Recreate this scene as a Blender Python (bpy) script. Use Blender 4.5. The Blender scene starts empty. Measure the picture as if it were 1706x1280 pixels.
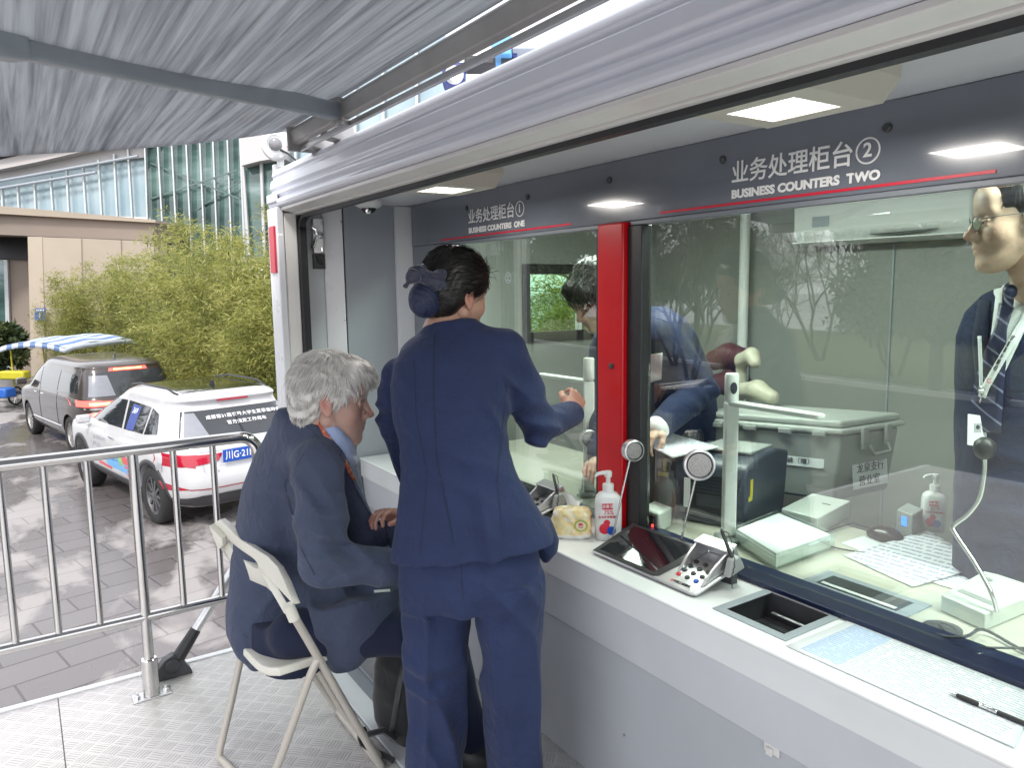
import bpy, bmesh, math, random
import numpy as np
from mathutils import Vector, Matrix
R = math.radians
random.seed(7); np.random.seed(7)
sc = bpy.context.scene
COL = sc.collection
# ------------------------------------------------------------------ camera, sky, sun, exposure
FPX, CX, CY, CAMH = 1250.0, 853.0, 640.0, 1.6
YAW, PITCH, ROLL = R(33.4), R(7.4), R(0.8)
f_ = np.array([math.sin(YAW)*math.cos(PITCH), math.cos(YAW)*math.cos(PITCH), -math.sin(PITCH)])
r0 = np.array([math.cos(YAW), -math.sin(YAW), 0.0]); u0 = np.cross(r0, f_)
r_ = r0*math.cos(ROLL) - u0*math.sin(ROLL); u_ = u0*math.cos(ROLL) + r0*math.sin(ROLL)
CAM = np.array([0.0, 0.0, CAMH])
cam = bpy.data.cameras.new('camera'); camo = bpy.data.objects.new('camera', cam); COL.objects.link(camo)
m = Matrix.Identity(4)
for i in range(3):
    m[i][0] = r_[i]; m[i][1] = u_[i]; m[i][2] = -f_[i]; m[i][3] = CAM[i]
camo.matrix_world = m
cam.sensor_width = 36; cam.lens = FPX/1706*36; cam.clip_start = 0.05; cam.clip_end = 600
sc.camera = camo
w = bpy.data.worlds.new('World'); sc.world = w; w.use_nodes = True
nt = w.node_tree; nt.nodes.clear()
out = nt.nodes.new('ShaderNodeOutputWorld'); bg = nt.nodes.new('ShaderNodeBackground')
sky = nt.nodes.new('ShaderNodeTexSky'); sky.sky_type = 'NISHITA'; sky.sun_disc = False
SUN_EL, SUN_HEAD = R(50), R(-135)          # heading measured from +Y towards +X
sky.sun_elevation = SUN_EL; sky.sun_rotation = SUN_HEAD
sky.air_density = 1.0; sky.dust_density = 1.5; sky.ozone_density = 1.0
hs = nt.nodes.new('ShaderNodeHueSaturation'); hs.inputs['Saturation'].default_value = 0.35
bg.inputs['Strength'].default_value = 0.15
tcw = nt.nodes.new('ShaderNodeTexCoord'); nzw = nt.nodes.new('ShaderNodeTexNoise'); nzw.inputs['Scale'].default_value = 2.2; nzw.inputs['Detail'].default_value = 5
nt.links.new(tcw.outputs['Generated'], nzw.inputs['Vector'])
crw = nt.nodes.new('ShaderNodeValToRGB'); crw.color_ramp.elements[0].position = .3; crw.color_ramp.elements[0].color = (5.2, 5.35, 5.8, 1); crw.color_ramp.elements[1].position = .7; crw.color_ramp.elements[1].color = (6.8, 6.8, 6.9, 1)
nt.links.new(nzw.outputs[0], crw.inputs[0])
mxw = nt.nodes.new('ShaderNodeMix'); mxw.data_type = 'RGBA'; mxw.inputs[0].default_value = .72        # thin overcast in front of the blue
nt.links.new(sky.outputs[0], hs.inputs['Color']); nt.links.new(hs.outputs[0], mxw.inputs[6]); nt.links.new(crw.outputs[0], mxw.inputs[7]); nt.links.new(mxw.outputs[2], bg.inputs['Color'])
nt.links.new(bg.outputs[0], out.inputs['Surface'])
sl = bpy.data.lights.new('sun', 'SUN'); sl.energy = 1.2; sl.angle = R(10); sl.color = (1.0, 0.96, 0.9)
so = bpy.data.objects.new('sun', sl); COL.objects.link(so)
sd = Vector((math.sin(SUN_HEAD)*math.cos(SUN_EL), math.cos(SUN_HEAD)*math.cos(SUN_EL), math.sin(SUN_EL)))
so.rotation_euler = sd.to_track_quat('Z', 'Y').to_euler()
sc.view_settings.view_transform = 'Standard'; sc.view_settings.look = 'None'
sc.view_settings.exposure = 1.2; sc.view_settings.gamma = 1.0; sc.view_settings.use_curve_mapping = False
sc.render.engine = 'CYCLES'
cy = sc.cycles
cy.max_bounces = 8; cy.diffuse_bounces = 4; cy.glossy_bounces = 4; cy.transparent_max_bounces = 12; cy.transmission_bounces = 4
cy.caustics_reflective = False; cy.caustics_refractive = False
cy.sample_clamp_indirect = 6.0
try: cy.use_denoising = True
except Exception: pass

# ------------------------------------------------------------------ helpers
def P(px, py, d):
    """point d metres in front of the lens seen at photo position px, py"""
    return CAM + d*(f_ + r_*(px-CX)/FPX - u_*(py-CY)/FPX)
def ray(px, py): return f_ + r_*(px-CX)/FPX - u_*(py-CY)/FPX
def onz(px, py, z): d = ray(px, py); return CAM + d*((z-CAMH)/d[2])
def onx(px, py, x): d = ray(px, py); return CAM + d*(x/d[0])
def ony(px, py, y): d = ray(px, py); return CAM + d*(y/d[1])

def tag(o, label=None, cat=None, group=None, kind=None):
    if label: o['label'] = label
    if cat: o['category'] = cat
    if group: o['group'] = group
    if kind: o['kind'] = kind
    return o
def empty(name, loc=(0, 0, 0), rz=0.0):
    o = bpy.data.objects.new(name, None); COL.objects.link(o)
    o.location = loc; o.rotation_euler = (0, 0, rz); o.empty_display_size = 0.1
    return o
def link(name, me, mat=None, parent=None, loc=None):
    o = bpy.data.objects.new(name, me); COL.objects.link(o)
    if mat:
        for mm in (mat if isinstance(mat, (list, tuple)) else [mat]): me.materials.append(mm)
    if parent is not None: o.parent = parent
    if loc is not None: o.location = loc
    return o
def children(o): return [c for c in bpy.data.objects if c.parent == o]
def copy_tree(o, parent=None):
    kids = children(o); c = o.copy(); COL.objects.link(c); c.parent = parent
    for k in kids: copy_tree(k, c)
    return c
def unit(v):
    v = np.array(v, float); n = np.linalg.norm(v); return v/n if n > 1e-9 else v
def frame_of(d):
    d = unit(d); a = np.array([0, 0, 1.0]) if abs(d[2]) < 0.9 else np.array([1.0, 0, 0])
    x = unit(np.cross(a, d)); y = np.cross(d, x); return x, y, d

class MB:
    def __init__(s): s.v = []; s.f = []; s.m = []
    def add(s, vs, fs, mi=0):
        b = len(s.v); s.v.extend([tuple(float(c) for c in p) for p in vs]); s.f.extend([tuple(b+i for i in f) for f in fs]); s.m.extend([mi]*len(fs)); return s
    def box(s, lo, hi, mi=0, M=None):
        (a, b, c), (d, e, f) = lo, hi
        vs = [(a,b,c),(d,b,c),(d,e,c),(a,e,c),(a,b,f),(d,b,f),(d,e,f),(a,e,f)]
        if M is not None: vs = [tuple(M @ Vector(p)) for p in vs]
        return s.add(vs, [(0,3,2,1),(4,5,6,7),(0,1,5,4),(1,2,6,5),(2,3,7,6),(3,0,4,7)], mi)
    def obox(s, c, ax, ay, az, mi=0):
        """box from centre and three half-axis vectors"""
        c = np.array(c, float); ax, ay, az = map(lambda q: np.array(q, float), (ax, ay, az))
        vs = [c-ax-ay-az, c+ax-ay-az, c+ax+ay-az, c-ax+ay-az, c-ax-ay+az, c+ax-ay+az, c+ax+ay+az, c-ax+ay+az]
        return s.add(vs, [(0,3,2,1),(4,5,6,7),(0,1,5,4),(1,2,6,5),(2,3,7,6),(3,0,4,7)], mi)
    def prism(s, poly, ext, mi=0):
        """closed polygon of 3-D points pushed along the vector ext"""
        n = len(poly); a = [np.array(p, float) for p in poly]; b = [p+np.array(ext, float) for p in a]
        fs = [tuple(range(n))[::-1], tuple(range(n, 2*n))] + [(i, (i+1) % n, n+(i+1) % n, n+i) for i in range(n)]
        return s.add(a+b, fs, mi)
    def tube(s, path, r, seg=10, mi=0, cap=True):
        pts = [np.array(p, float) for p in path]; n = len(pts)
        rr = r if isinstance(r, (list, tuple, np.ndarray)) else [r]*n
        X = None; vs = []
        for i in range(n):
            t = unit(pts[min(i+1, n-1)]-pts[max(i-1, 0)])
            if X is None: X, Y, _ = frame_of(t)
            else:
                X = unit(X - t*np.dot(X, t)); Y = np.cross(t, X)
            for k in range(seg):
                a = 2*math.pi*k/seg; vs.append(pts[i]+rr[i]*(X*math.cos(a)+Y*math.sin(a)))
        fs = [(i*seg+k, i*seg+(k+1) % seg, (i+1)*seg+(k+1) % seg, (i+1)*seg+k) for i in range(n-1) for k in range(seg)]
        if cap: fs += [tuple(range(seg))[::-1], tuple(range((n-1)*seg, n*seg))]
        return s.add(vs, fs, mi)
    def lathe(s, prof, c, axis=(0, 0, 1), seg=24, mi=0, sx=1.0, sy=1.0, xd=None):
        """profile of (radius, height) turned round axis at c"""
        X, Y, Z = frame_of(axis)
        if xd is not None: X = unit(np.array(xd, float)); Y = np.cross(Z, X)
        c = np.array(c, float); vs = []
        for (r, h) in prof:
            for k in range(seg):
                a = 2*math.pi*k/seg; vs.append(c+Z*h+X*(r*sx*math.cos(a))+Y*(r*sy*math.sin(a)))
        n = len(prof)
        fs = [(i*seg+k, i*seg+(k+1) % seg, (i+1)*seg+(k+1) % seg, (i+1)*seg+k) for i in range(n-1) for k in range(seg)]
        fs += [tuple(range(seg))[::-1], tuple(range((n-1)*seg, n*seg))]
        return s.add(vs, fs, mi)
    def grid(s, pts, mi=0, wrap=False):
        nu, nv = len(pts), len(pts[0]); vs = [p for row in pts for p in row]
        fs = [(i*nv+j, i*nv+j+1, (i+1)*nv+j+1, (i+1)*nv+j) for i in range(nu-1) for j in range(nv-1)]
        if wrap: fs += [((nu-1)*nv+j, (nu-1)*nv+j+1, j+1, j) for j in range(nv-1)]
        return s.add(vs, fs, mi)
    def build(s, name, mat=None, parent=None, bevel=0.0, seg=2, smooth=35, loc=None, subsurf=0, solid=0.0):
        me = bpy.data.meshes.new(name); me.from_pydata(s.v, [], s.f); me.update()
        bm = bmesh.new(); bm.from_mesh(me)
        bmesh.ops.recalc_face_normals(bm, faces=bm.faces)
        bm.to_mesh(me); bm.free()
        if len(s.m) == len(me.polygons) and any(s.m): me.polygons.foreach_set('material_index', s.m)
        if smooth:
            me.polygons.foreach_set('use_smooth', [True]*len(me.polygons))
            try: me.set_sharp_from_angle(angle=R(smooth))
            except Exception: pass
        o = link(name, me, mat, parent, loc)
        if solid:
            md = o.modifiers.new('solid', 'SOLIDIFY'); md.thickness = solid; md.offset = -1
        if bevel:
            md = o.modifiers.new('bevel', 'BEVEL'); md.width = bevel; md.segments = seg; md.limit_method = 'ANGLE'; md.angle_limit = R(40)
            md.harden_normals = False
        if subsurf:
            md = o.modifiers.new('sub', 'SUBSURF'); md.levels = subsurf; md.render_levels = subsurf
        return o

_texts = []
def text(name, body, size, mat, org, xd, up, parent=None, bold=0.0, ext=0.0006, align='CENTER', space=1.0, sx=1.0, width=None):
    """lettering standing at org, running along xd, upright along up"""
    cu = bpy.data.curves.new(name, 'FONT'); cu.body = body; cu.size = size; cu.align_x = align; cu.align_y = 'CENTER'
    cu.offset = bold*size; cu.extrude = ext; cu.space_character = space; cu.resolution_u = 3
    o = bpy.data.objects.new(name, cu); COL.objects.link(o)
    X = unit(xd); U = np.array(up, float); U = unit(U - X*np.dot(U, X)); N = np.cross(X, U)
    M = Matrix.Identity(4)
    for i in range(3): M[i][0] = X[i]*sx; M[i][1] = U[i]; M[i][2] = N[i]; M[i][3] = org[i]
    _texts.append((o, M, mat, parent, width)); return o
def bake_texts():
    dg = bpy.context.evaluated_depsgraph_get(); dg.update()
    for (o, M, mat, parent, width) in _texts:
        me = bpy.data.meshes.new_from_object(o.evaluated_get(dg)); nm = o.name
        if width:
            xs = [v.co.x for v in me.vertices]; me.transform(Matrix.Diagonal((width/(max(xs)-min(xs)), 1, 1, 1)))
        me.transform(M)
        bpy.data.objects.remove(o)
        me.materials.clear(); n = link(nm.split('.')[0], me, mat, parent)
        for p in me.polygons: p.material_index = 0

# ------------------------------------------------------------------ materials
class NT:
    """small node-graph builder"""
    def __init__(s, name):
        s.mat = bpy.data.materials.new(name); s.mat.use_nodes = True; s.t = s.mat.node_tree
        s.b = s.t.nodes['Principled BSDF']; s.o = s.t.nodes['Material Output']
    def n(s, kind, props=None, **ins):
        nd = s.t.nodes.new('ShaderNode'+kind)
        for k, v in (props or {}).items(): setattr(nd, k, v)
        for k, v in ins.items(): s.set(nd, k, v)
        return nd
    def set(s, nd, k, v):
        k = {'a': 0, 'b': 1, 'c': 2}.get(k, k)
        if isinstance(k, str): k = k.replace('_', ' ')
        sock = nd.inputs[k] if not isinstance(k, str) or k in nd.inputs else [i for i in nd.inputs if i.name.lower() == k.lower()][0]
        if hasattr(v, 'links') or hasattr(v, 'is_linked'): s.t.links.new(v, sock)
        elif hasattr(v, 'outputs'): s.t.links.new(v.outputs[0], sock)
        else:
            if isinstance(v, (tuple, list)) and len(v) == 3 and sock.type == 'RGBA': v = (*v, 1)
            sock.default_value = v
    def m(s, op, a, b=0.0, c=0.0, clamp=False):
        nd = s.t.nodes.new('ShaderNodeMath'); nd.operation = op; nd.use_clamp = clamp
        s.set(nd, 0, a); s.set(nd, 1, b)
        if op in ('MULTIPLY_ADD', 'COMPARE', 'SMOOTH_MIN', 'WRAP'): s.set(nd, 2, c)
        return nd.outputs[0]
    def mix(s, fac, a, b, blend='MIX'):
        nd = s.t.nodes.new('ShaderNodeMix'); nd.data_type = 'RGBA'; nd.blend_type = blend
        for i, v in ((0, fac), (6, a), (7, b)):
            sock = nd.inputs[i]
            if hasattr(v, 'is_linked'): s.t.links.new(v, sock)
            else: sock.default_value = (*v, 1) if isinstance(v, (tuple, list)) and len(v) == 3 else v
        return nd.outputs[2]
    def ramp(s, fac, stops, interp='LINEAR'):
        nd = s.t.nodes.new('ShaderNodeValToRGB'); cr = nd.color_ramp; cr.interpolation = interp
        while len(cr.elements) < len(stops): cr.elements.new(0.5)
        for e, (p, c) in zip(cr.elements, stops):
            e.position = p; e.color = (*c, 1) if isinstance(c, (tuple, list)) else (c, c, c, 1)
        s.t.links.new(fac, nd.inputs[0]); return nd.outputs[0]
    def co(s, which='Object'): return s.t.nodes.new('ShaderNodeTexCoord').outputs[which]
    def sep(s, v):
        nd = s.t.nodes.new('ShaderNodeSeparateXYZ'); s.t.links.new(v, nd.inputs[0]); return nd.outputs
    def comb(s, x, y, z):
        nd = s.t.nodes.new('ShaderNodeCombineXYZ')
        for i, v in enumerate((x, y, z)): s.set(nd, i, v)
        return nd.outputs[0]
    def noise(s, v, scale, detail=4, rough=0.55, dist=0.0, out=0):
        nd = s.t.nodes.new('ShaderNodeTexNoise'); s.t.links.new(v, nd.inputs['Vector'])
        nd.inputs['Scale'].default_value = scale; nd.inputs['Detail'].default_value = detail
        nd.inputs['Roughness'].default_value = rough; nd.inputs['Distortion'].default_value = dist
        return nd.outputs[out]
    def mapping(s, v, scale=(1, 1, 1), rot=(0, 0, 0), loc=(0, 0, 0)):
        nd = s.t.nodes.new('ShaderNodeMapping'); s.t.links.new(v, nd.inputs[0])
        nd.inputs['Scale'].default_value = scale; nd.inputs['Rotation'].default_value = rot; nd.inputs['Location'].default_value = loc
        return nd.outputs[0]
    def bump(s, h, strength=0.3, dist=0.01, normal=None):
        nd = s.t.nodes.new('ShaderNodeBump'); nd.inputs['Strength'].default_value = strength; nd.inputs['Distance'].default_value = dist
        s.t.links.new(h, nd.inputs['Height'])
        if normal is not None: s.t.links.new(normal, nd.inputs['Normal'])
        s.t.links.new(nd.outputs[0], s.b.inputs['Normal']); return nd.outputs[0]
    def p(s, **kw):
        for k, v in kw.items(): s.set(s.b, k, v)
        return s.mat
def hexlin(r, g, b):
    return tuple(((c/255+0.055)/1.055)**2.4 if c > 10 else c/255/12.92 for c in (r, g, b))

def simple(name, col, rough=0.5, metal=0.0, var=0.06, scale=6.0, coat=0.0, bump=0.0, bscale=80.0, spec=0.5, emit=None, es=1.0, sub=0.0):
    g = NT(name); c = g.co('Object')
    nz = g.noise(c, scale, 5)
    lo = tuple(max(0, x*(1-var)) for x in col); hi = tuple(min(1, x*(1+var)) for x in col)
    g.p(Base_Color=g.ramp(nz, [(0.3, lo), (0.7, hi)]), Metallic=metal, Coat_Weight=coat, Specular_IOR_Level=spec)
    rz = g.noise(c, scale*2.3, 3)
    g.p(Roughness=g.m('MULTIPLY_ADD', rz, rough*0.35, rough*0.83))
    if bump: g.bump(g.noise(c, bscale, 3), bump, 0.004)
    if emit: g.p(Emission_Color=emit, Emission_Strength=es)
    if sub: g.p(Subsurface_Weight=sub, Subsurface_Radius=(0.01, 0.004, 0.002))
    return g.mat
M = {}
M['white_paint'] = simple('white paint', (0.74, 0.74, 0.77), 0.28, coat=0.3, var=0.03, scale=3)
M['shell_paint'] = simple('white gelcoat with sky tint', (0.80, 0.81, 0.90), 0.3, coat=0.25, var=0.04, scale=2)  # white paint with the bluish sky light put into its colour
M['post_beige'] = simple('aluminium post', (0.78, 0.76, 0.74), 0.35, var=0.05, scale=4, metal=0.1)
M['panel_grey'] = simple('grey composite panel', (0.20, 0.22, 0.25), 0.42, var=0.05, scale=3)
M['panel_pale'] = simple('pale grey panel', (0.52, 0.54, 0.57), 0.42, var=0.04, scale=3)
M['panel_dark'] = simple('steel grey panel', (0.33, 0.355, 0.39), 0.42, var=0.04, scale=3)
M['ceiling'] = simple('vestibule ceiling', (0.70, 0.71, 0.74), 0.35, var=0.03)
M['rubber'] = simple('black rubber seal', (0.016, 0.017, 0.02), 0.45, var=0.2, scale=20)
M['black'] = simple('black plastic', (0.02, 0.02, 0.023), 0.4, var=0.15, scale=20)
M['dark_grey'] = simple('dark grey plastic', (0.05, 0.052, 0.058), 0.42, var=0.12, scale=20, bump=0.05, bscale=300)
M['red'] = simple('red lacquer', (0.56, 0.004, 0.010), 0.3, var=0.04, coat=0.12)
M['fascia'] = simple('fascia lacquer', (0.16, 0.178, 0.215), 0.16, var=0.04, coat=0.7)
M['steel'] = simple('polished stainless steel', (0.62, 0.61, 0.6), 0.14, metal=1.0, var=0.05)
M['alu'] = simple('brushed aluminium', (0.62, 0.62, 0.63), 0.34, metal=0.9, var=0.06, scale=12)
M['galv'] = simple('grey painted steel', (0.34, 0.375, 0.415), 0.42, metal=0.15, var=0.07, scale=7)
M['counter'] = simple('white solid surface', (0.80, 0.815, 0.82), 0.2, var=0.02, coat=0.15)
M['apron'] = simple('grey counter apron', (0.64, 0.655, 0.69), 0.33, var=0.06, scale=2)
M['apron_low'] = simple('grey counter base', (0.49, 0.51, 0.545), 0.36, var=0.08, scale=2)
M['navy_strip'] = simple('navy film', (0.008, 0.014, 0.045), 0.3, var=0.1)
M['letter'] = simple('white vinyl lettering', (0.85, 0.85, 0.86), 0.45, var=0.01)
M['red_vinyl'] = simple('red vinyl stripe', (0.62, 0.02, 0.05), 0.4, var=0.03)
M['reflector'] = simple('red reflector', (0.62, 0.015, 0.05), 0.3, var=0.05)
M['white_plastic'] = simple('white plastic', (0.78, 0.79, 0.78), 0.32, var=0.03, bump=0.03, bscale=250)
M['cream_plastic'] = simple('cream plastic', (0.74, 0.72, 0.64), 0.36, var=0.05, bump=0.04, bscale=250)
M['lamp_case'] = simple('cream lamp case', (0.62, 0.59, 0.52), 0.4, var=0.03)
M['lamp_lens'] = simple('lit lamp lens', (0.9, 0.9, 0.88), 0.4, emit=(1.0, 0.95, 0.86, 1), es=0.8)
M['interior_wall'] = simple('cabin wall laminate', (0.275, 0.28, 0.262), 0.45, var=0.04, scale=2)
M['interior_light'] = simple('cabin light diffuser', (0.9, 0.9, 0.9), 0.4, emit=(0.88, 1.0, 0.93, 1), es=3.0)
M['desk'] = simple('cream desk laminate', (0.55, 0.535, 0.46), 0.3, var=0.05)
M['grey_plastic'] = simple('grey plastic', (0.33, 0.35, 0.34), 0.36, var=0.05, bump=0.03, bscale=200)
M['chrome'] = simple('chrome', (0.75, 0.75, 0.75), 0.08, metal=1.0, var=0.03)
M['tape'] = simple('blue tape', (0.03, 0.06, 0.35), 0.5)
def glass_mat(name, tint, refl, rough=0.0, boost=0.0):
    g = NT(name); t = g.t
    tr = t.nodes.new('ShaderNodeBsdfTransparent'); tr.inputs[0].default_value = (*tint, 1)
    gl = t.nodes.new('ShaderNodeBsdfGlossy'); gl.inputs['Roughness'].default_value = rough; gl.inputs[0].default_value = (1, 1, 1, 1)
    fr = t.nodes.new('ShaderNodeFresnel'); ge = t.nodes.new('ShaderNodeNewGeometry')
    t.links.new(g.m('MULTIPLY_ADD', ge.outputs['Backfacing'], 1/1.5-1.5, 1.5), fr.inputs[0])     # same mirror strength from both sides of the sheet
    fac = g.m('MULTIPLY_ADD', fr.outputs[0], refl, boost, clamp=True)
    mx = t.nodes.new('ShaderNodeMixShader'); t.links.new(fac, mx.inputs[0])
    t.links.new(tr.outputs[0], mx.inputs[1]); t.links.new(gl.outputs[0], mx.inputs[2]); t.links.new(mx.outputs[0], g.o.inputs['Surface'])
    return g.mat
M['pane'] = glass_mat('laminated security glass', (0.86, 0.905, 0.865), 1.0, 0.0, 0.06)
M['acrylic'] = glass_mat('clear acrylic', (0.93, 0.97, 0.95), 1.2, 0.02, 0.05)
M['car_glass'] = simple('tinted car glass', (0.03, 0.034, 0.04), 0.04, var=0.1, coat=0.4)
M['curtain_glass'] = simple('green curtain wall glass', (0.13, 0.20, 0.185), 0.06, var=0.25, scale=0.25, coat=0.6)
M['paper'] = simple('paper', (0.80, 0.83, 0.86), 0.6, var=0.03)
def fabric(name, col, rough=0.85, scale=900, bump=0.12, var=0.10, sheen=0.3):
    g = NT(name); c = g.co('Object')
    n1 = g.noise(c, 7, 4); n2 = g.noise(c, scale*0.4, 2)
    wv = g.t.nodes.new('ShaderNodeTexWave'); wv.wave_type = 'BANDS'; wv.bands_direction = 'DIAGONAL'; wv.inputs['Scale'].default_value = scale/8
    g.t.links.new(c, wv.inputs[0])
    f = g.m('ADD', g.m('MULTIPLY', n1, 0.6), g.m('MULTIPLY', n2, 0.4))
    lo = tuple(x*(1-var*2) for x in col); hi = tuple(x*(1+var*2) for x in col)
    g.p(Base_Color=g.ramp(f, [(0.25, lo), (0.75, hi)]), Roughness=rough, Sheen_Weight=sheen, Sheen_Roughness=0.5, Specular_IOR_Level=0.25)
    h = g.m('ADD', g.m('MULTIPLY', wv.outputs[1], 0.25), g.m('ADD', g.m('MULTIPLY', n2, 0.3), g.m('MULTIPLY', g.noise(c, 13, 3, 0.5, 1.4), 7.0)))
    g.bump(h, bump, 0.004)
    return g.mat
M['navy_suit'] = fabric('navy suit cloth', (0.024, 0.036, 0.095), sheen=.08, bump=.4)
M['blue_suit'] = fabric('slate blue suit cloth', (0.060, 0.075, 0.125), sheen=.1, bump=.45)
M['clerk_suit'] = fabric('clerk navy cloth', (0.012, 0.019, 0.055), sheen=.05, bump=.35)
M['man_trouser'] = fabric('dark navy trouser cloth', (0.013, 0.018, 0.045), sheen=.08)
M['navy_seam'] = simple('navy seam', (0.015, 0.022, 0.058), .9)  # same navy cloth darkened: shading along the seams put into the colour
M['black_cloth'] = fabric('black nylon', (0.014, 0.015, 0.018), 0.6)
M['white_cloth'] = fabric('white shirt cotton', (0.72, 0.75, 0.76), var=0.03)
M['blue_cloth'] = fabric('pale blue shirt cotton', (0.36, 0.44, 0.66), var=0.04)
# ------------------------------------------------------------------ ground, paving, platform
GZ = -1.5
g = NT('sun-dappled stone paving'); c = g.co('Object')
cm = g.mapping(c, (1, 1, 1), (0, 0, R(-12)))
br = g.t.nodes.new('ShaderNodeTexBrick'); g.t.links.new(cm, br.inputs['Vector'])
br.inputs['Scale'].default_value = 1.0; br.inputs['Brick Width'].default_value = 0.8; br.inputs['Row Height'].default_value = 0.4
br.inputs['Mortar Size'].default_value = 0.011; br.inputs['Mortar Smooth'].default_value = 0.3
br.inputs['Color1'].default_value = (0.20, 0.188, 0.184, 1); br.inputs['Color2'].default_value = (0.28, 0.265, 0.26, 1); br.inputs['Mortar'].default_value = (0.045, 0.04, 0.04, 1)
fine = g.noise(c, 60, 4, 0.7); mid = g.noise(c, 3.0, 5, 0.6)
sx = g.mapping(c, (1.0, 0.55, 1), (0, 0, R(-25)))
sun_dapple = g.ramp(g.noise(sx, 1.15, 5, 0.55, 0.4), [(0.52, 0.0), (0.60, 1.0)])  # sun dapples painted into the colour: pale patches on darkened paving
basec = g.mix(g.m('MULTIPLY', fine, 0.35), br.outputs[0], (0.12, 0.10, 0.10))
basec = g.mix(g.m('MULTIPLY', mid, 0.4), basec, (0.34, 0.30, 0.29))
shaded = g.mix(1.0, basec, (0.52, 0.51, 0.52), 'MULTIPLY')
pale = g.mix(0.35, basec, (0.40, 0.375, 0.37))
g.p(Base_Color=g.mix(sun_dapple, shaded, pale), Specular_IOR_Level=0.5)
g.p(Roughness=g.m('MULTIPLY_ADD', sun_dapple, 0.42, g.m('MULTIPLY_ADD', mid, 0.25, 0.10)))
g.bump(g.m('ADD', g.m('MULTIPLY', br.outputs[1], -1.0), g.m('MULTIPLY', fine, 0.3)), 0.25, 0.01)
M['paving'] = g.mat
g = NT('lawn'); c = g.co('Object')
g.p(Base_Color=g.ramp(g.noise(c, 1.5, 6, 0.7), [(0.3, (0.06, 0.075, 0.03)), (0.7, (0.13, 0.13, 0.06))]), Roughness=0.9); g.bump(g.noise(c, 40, 3), 0.6, 0.05)
M['lawn'] = g.mat
g = NT('road asphalt'); c = g.co('Object')
g.p(Base_Color=g.ramp(g.noise(c, 0.6, 6, 0.6), [(0.3, (0.10, 0.10, 0.095)), (0.7, (0.15, 0.145, 0.14))]), Roughness=0.55); g.bump(g.noise(c, 90, 3), 0.2, 0.01)
M['road'] = g.mat
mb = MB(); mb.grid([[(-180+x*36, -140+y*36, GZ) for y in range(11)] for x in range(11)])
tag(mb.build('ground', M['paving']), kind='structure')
def ribbon(name, pts, wd, mat, z):
    mb = MB(); rows = []
    for i, p in enumerate(pts):
        t = unit(np.array(pts[min(i+1, len(pts)-1)])-np.array(pts[max(i-1, 0)])); n = np.array([-t[1], t[0]])
        rows.append([(p[0]+n[0]*wd*s, p[1]+n[1]*wd*s, z) for s in (-1, 1)])
    mb.grid(rows); return tag(mb.build(name, mat), kind='structure')
ribbon('road', [(-10.5, -30), (-11, -5), (-12.5, 14), (-16, 34), (-22, 60)], 4.6, M['road'], GZ+0.005)
ribbon('lawn', [(-26, -40), (-27, -8), (-28.5, 14), (-31, 36), (-36, 70)], 9.6, M['lawn'], GZ+0.006)
kb = MB()
kp = [(-15.4, -30), (-15.9, -5), (-17.3, 14), (-20.7, 34), (-26.6, 60)]
for a, b in zip(kp[:-1], kp[1:]):
    a = np.array([*a, 0.]); b = np.array([*b, 0.]); d = unit(b-a); n = np.array([-d[1], d[0], 0])
    kb.prism([a+[0, 0, GZ]-n*.08, a+[0, 0, GZ]+n*.08, a+n*.08+[0, 0, GZ+.14], a-n*.08+[0, 0, GZ+.14]], b-a)
tag(kb.build('kerb', M['post_beige']), kind='structure')
# chequer plate
def tread(name, col, metal, seams):
    g = NT(name); c = g.co('Object'); x, y, z = g.sep(c)[0], g.sep(c)[1], None
    K = 1/0.058
    rx = g.m('MULTIPLY', g.m('ADD', x, y), K*0.7071); ry = g.m('MULTIPLY', g.m('SUBTRACT', y, x), K*0.7071)
    par = g.m('MODULO', g.m('ADD', g.m('ADD', g.m('FLOOR', rx), g.m('FLOOR', ry)), 400.0), 2.0)
    fx = g.m('SUBTRACT', g.m('FRACT', rx), 0.5); fy = g.m('SUBTRACT', g.m('FRACT', ry), 0.5)
    def lerp(a, b): return g.m('ADD', g.m('MULTIPLY', a, g.m('SUBTRACT', 1.0, par)), g.m('MULTIPLY', b, par))
    al = lerp(fx, fy); ac = lerp(fy, fx)
    st = g.m('SINE', g.m('MULTIPLY', ac, 2*math.pi*5)); bar = g.m('MULTIPLY', g.m('MULTIPLY', g.m('ADD', st, -0.1), 2.2, clamp=True), g.m('LESS_THAN', g.m('ABSOLUTE', al), 0.40))
    bar = g.m('MULTIPLY', bar, g.m('LESS_THAN', g.m('ABSOLUTE', ac), 0.46))
    nz = g.noise(c, 2.2, 6, 0.65); n2 = g.noise(c, 25, 4)
    lo = tuple(v*0.78 for v in col)
    base = g.mix(g.ramp(g.m('ADD', g.m('MULTIPLY', nz, 0.7), g.m('MULTIPLY', n2, 0.3)), [(0.35, 0.0), (0.65, 1.0)]), lo, col)
    base = g.mix(g.m('MULTIPLY', bar, 0.5), base, tuple(v*.52 for v in col))
    for s0 in seams:
        ln = g.m('LESS_THAN', g.m('ABSOLUTE', g.m('SUBTRACT', x, s0)), 0.0022)
        base = g.mix(ln, base, (0.08, 0.075, 0.075))
    g.p(Base_Color=base, Metallic=metal, Roughness=g.m('MULTIPLY_ADD', nz, 0.28, 0.24))
    g.bump(g.m('ADD', bar, g.m('MULTIPLY', n2, 0.06)), 0.8, 0.0035)
    return g.mat
M['tread'] = tread('aluminium chequer plate', (0.64, 0.615, 0.61), 0.2, [0.02, -1.2])
mb = MB(); mb.box((-3.0, -4.0, -0.08), (0.955, 3.34, 0.0))
tag(mb.build('platform_floor', M['tread']), kind='structure')
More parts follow.
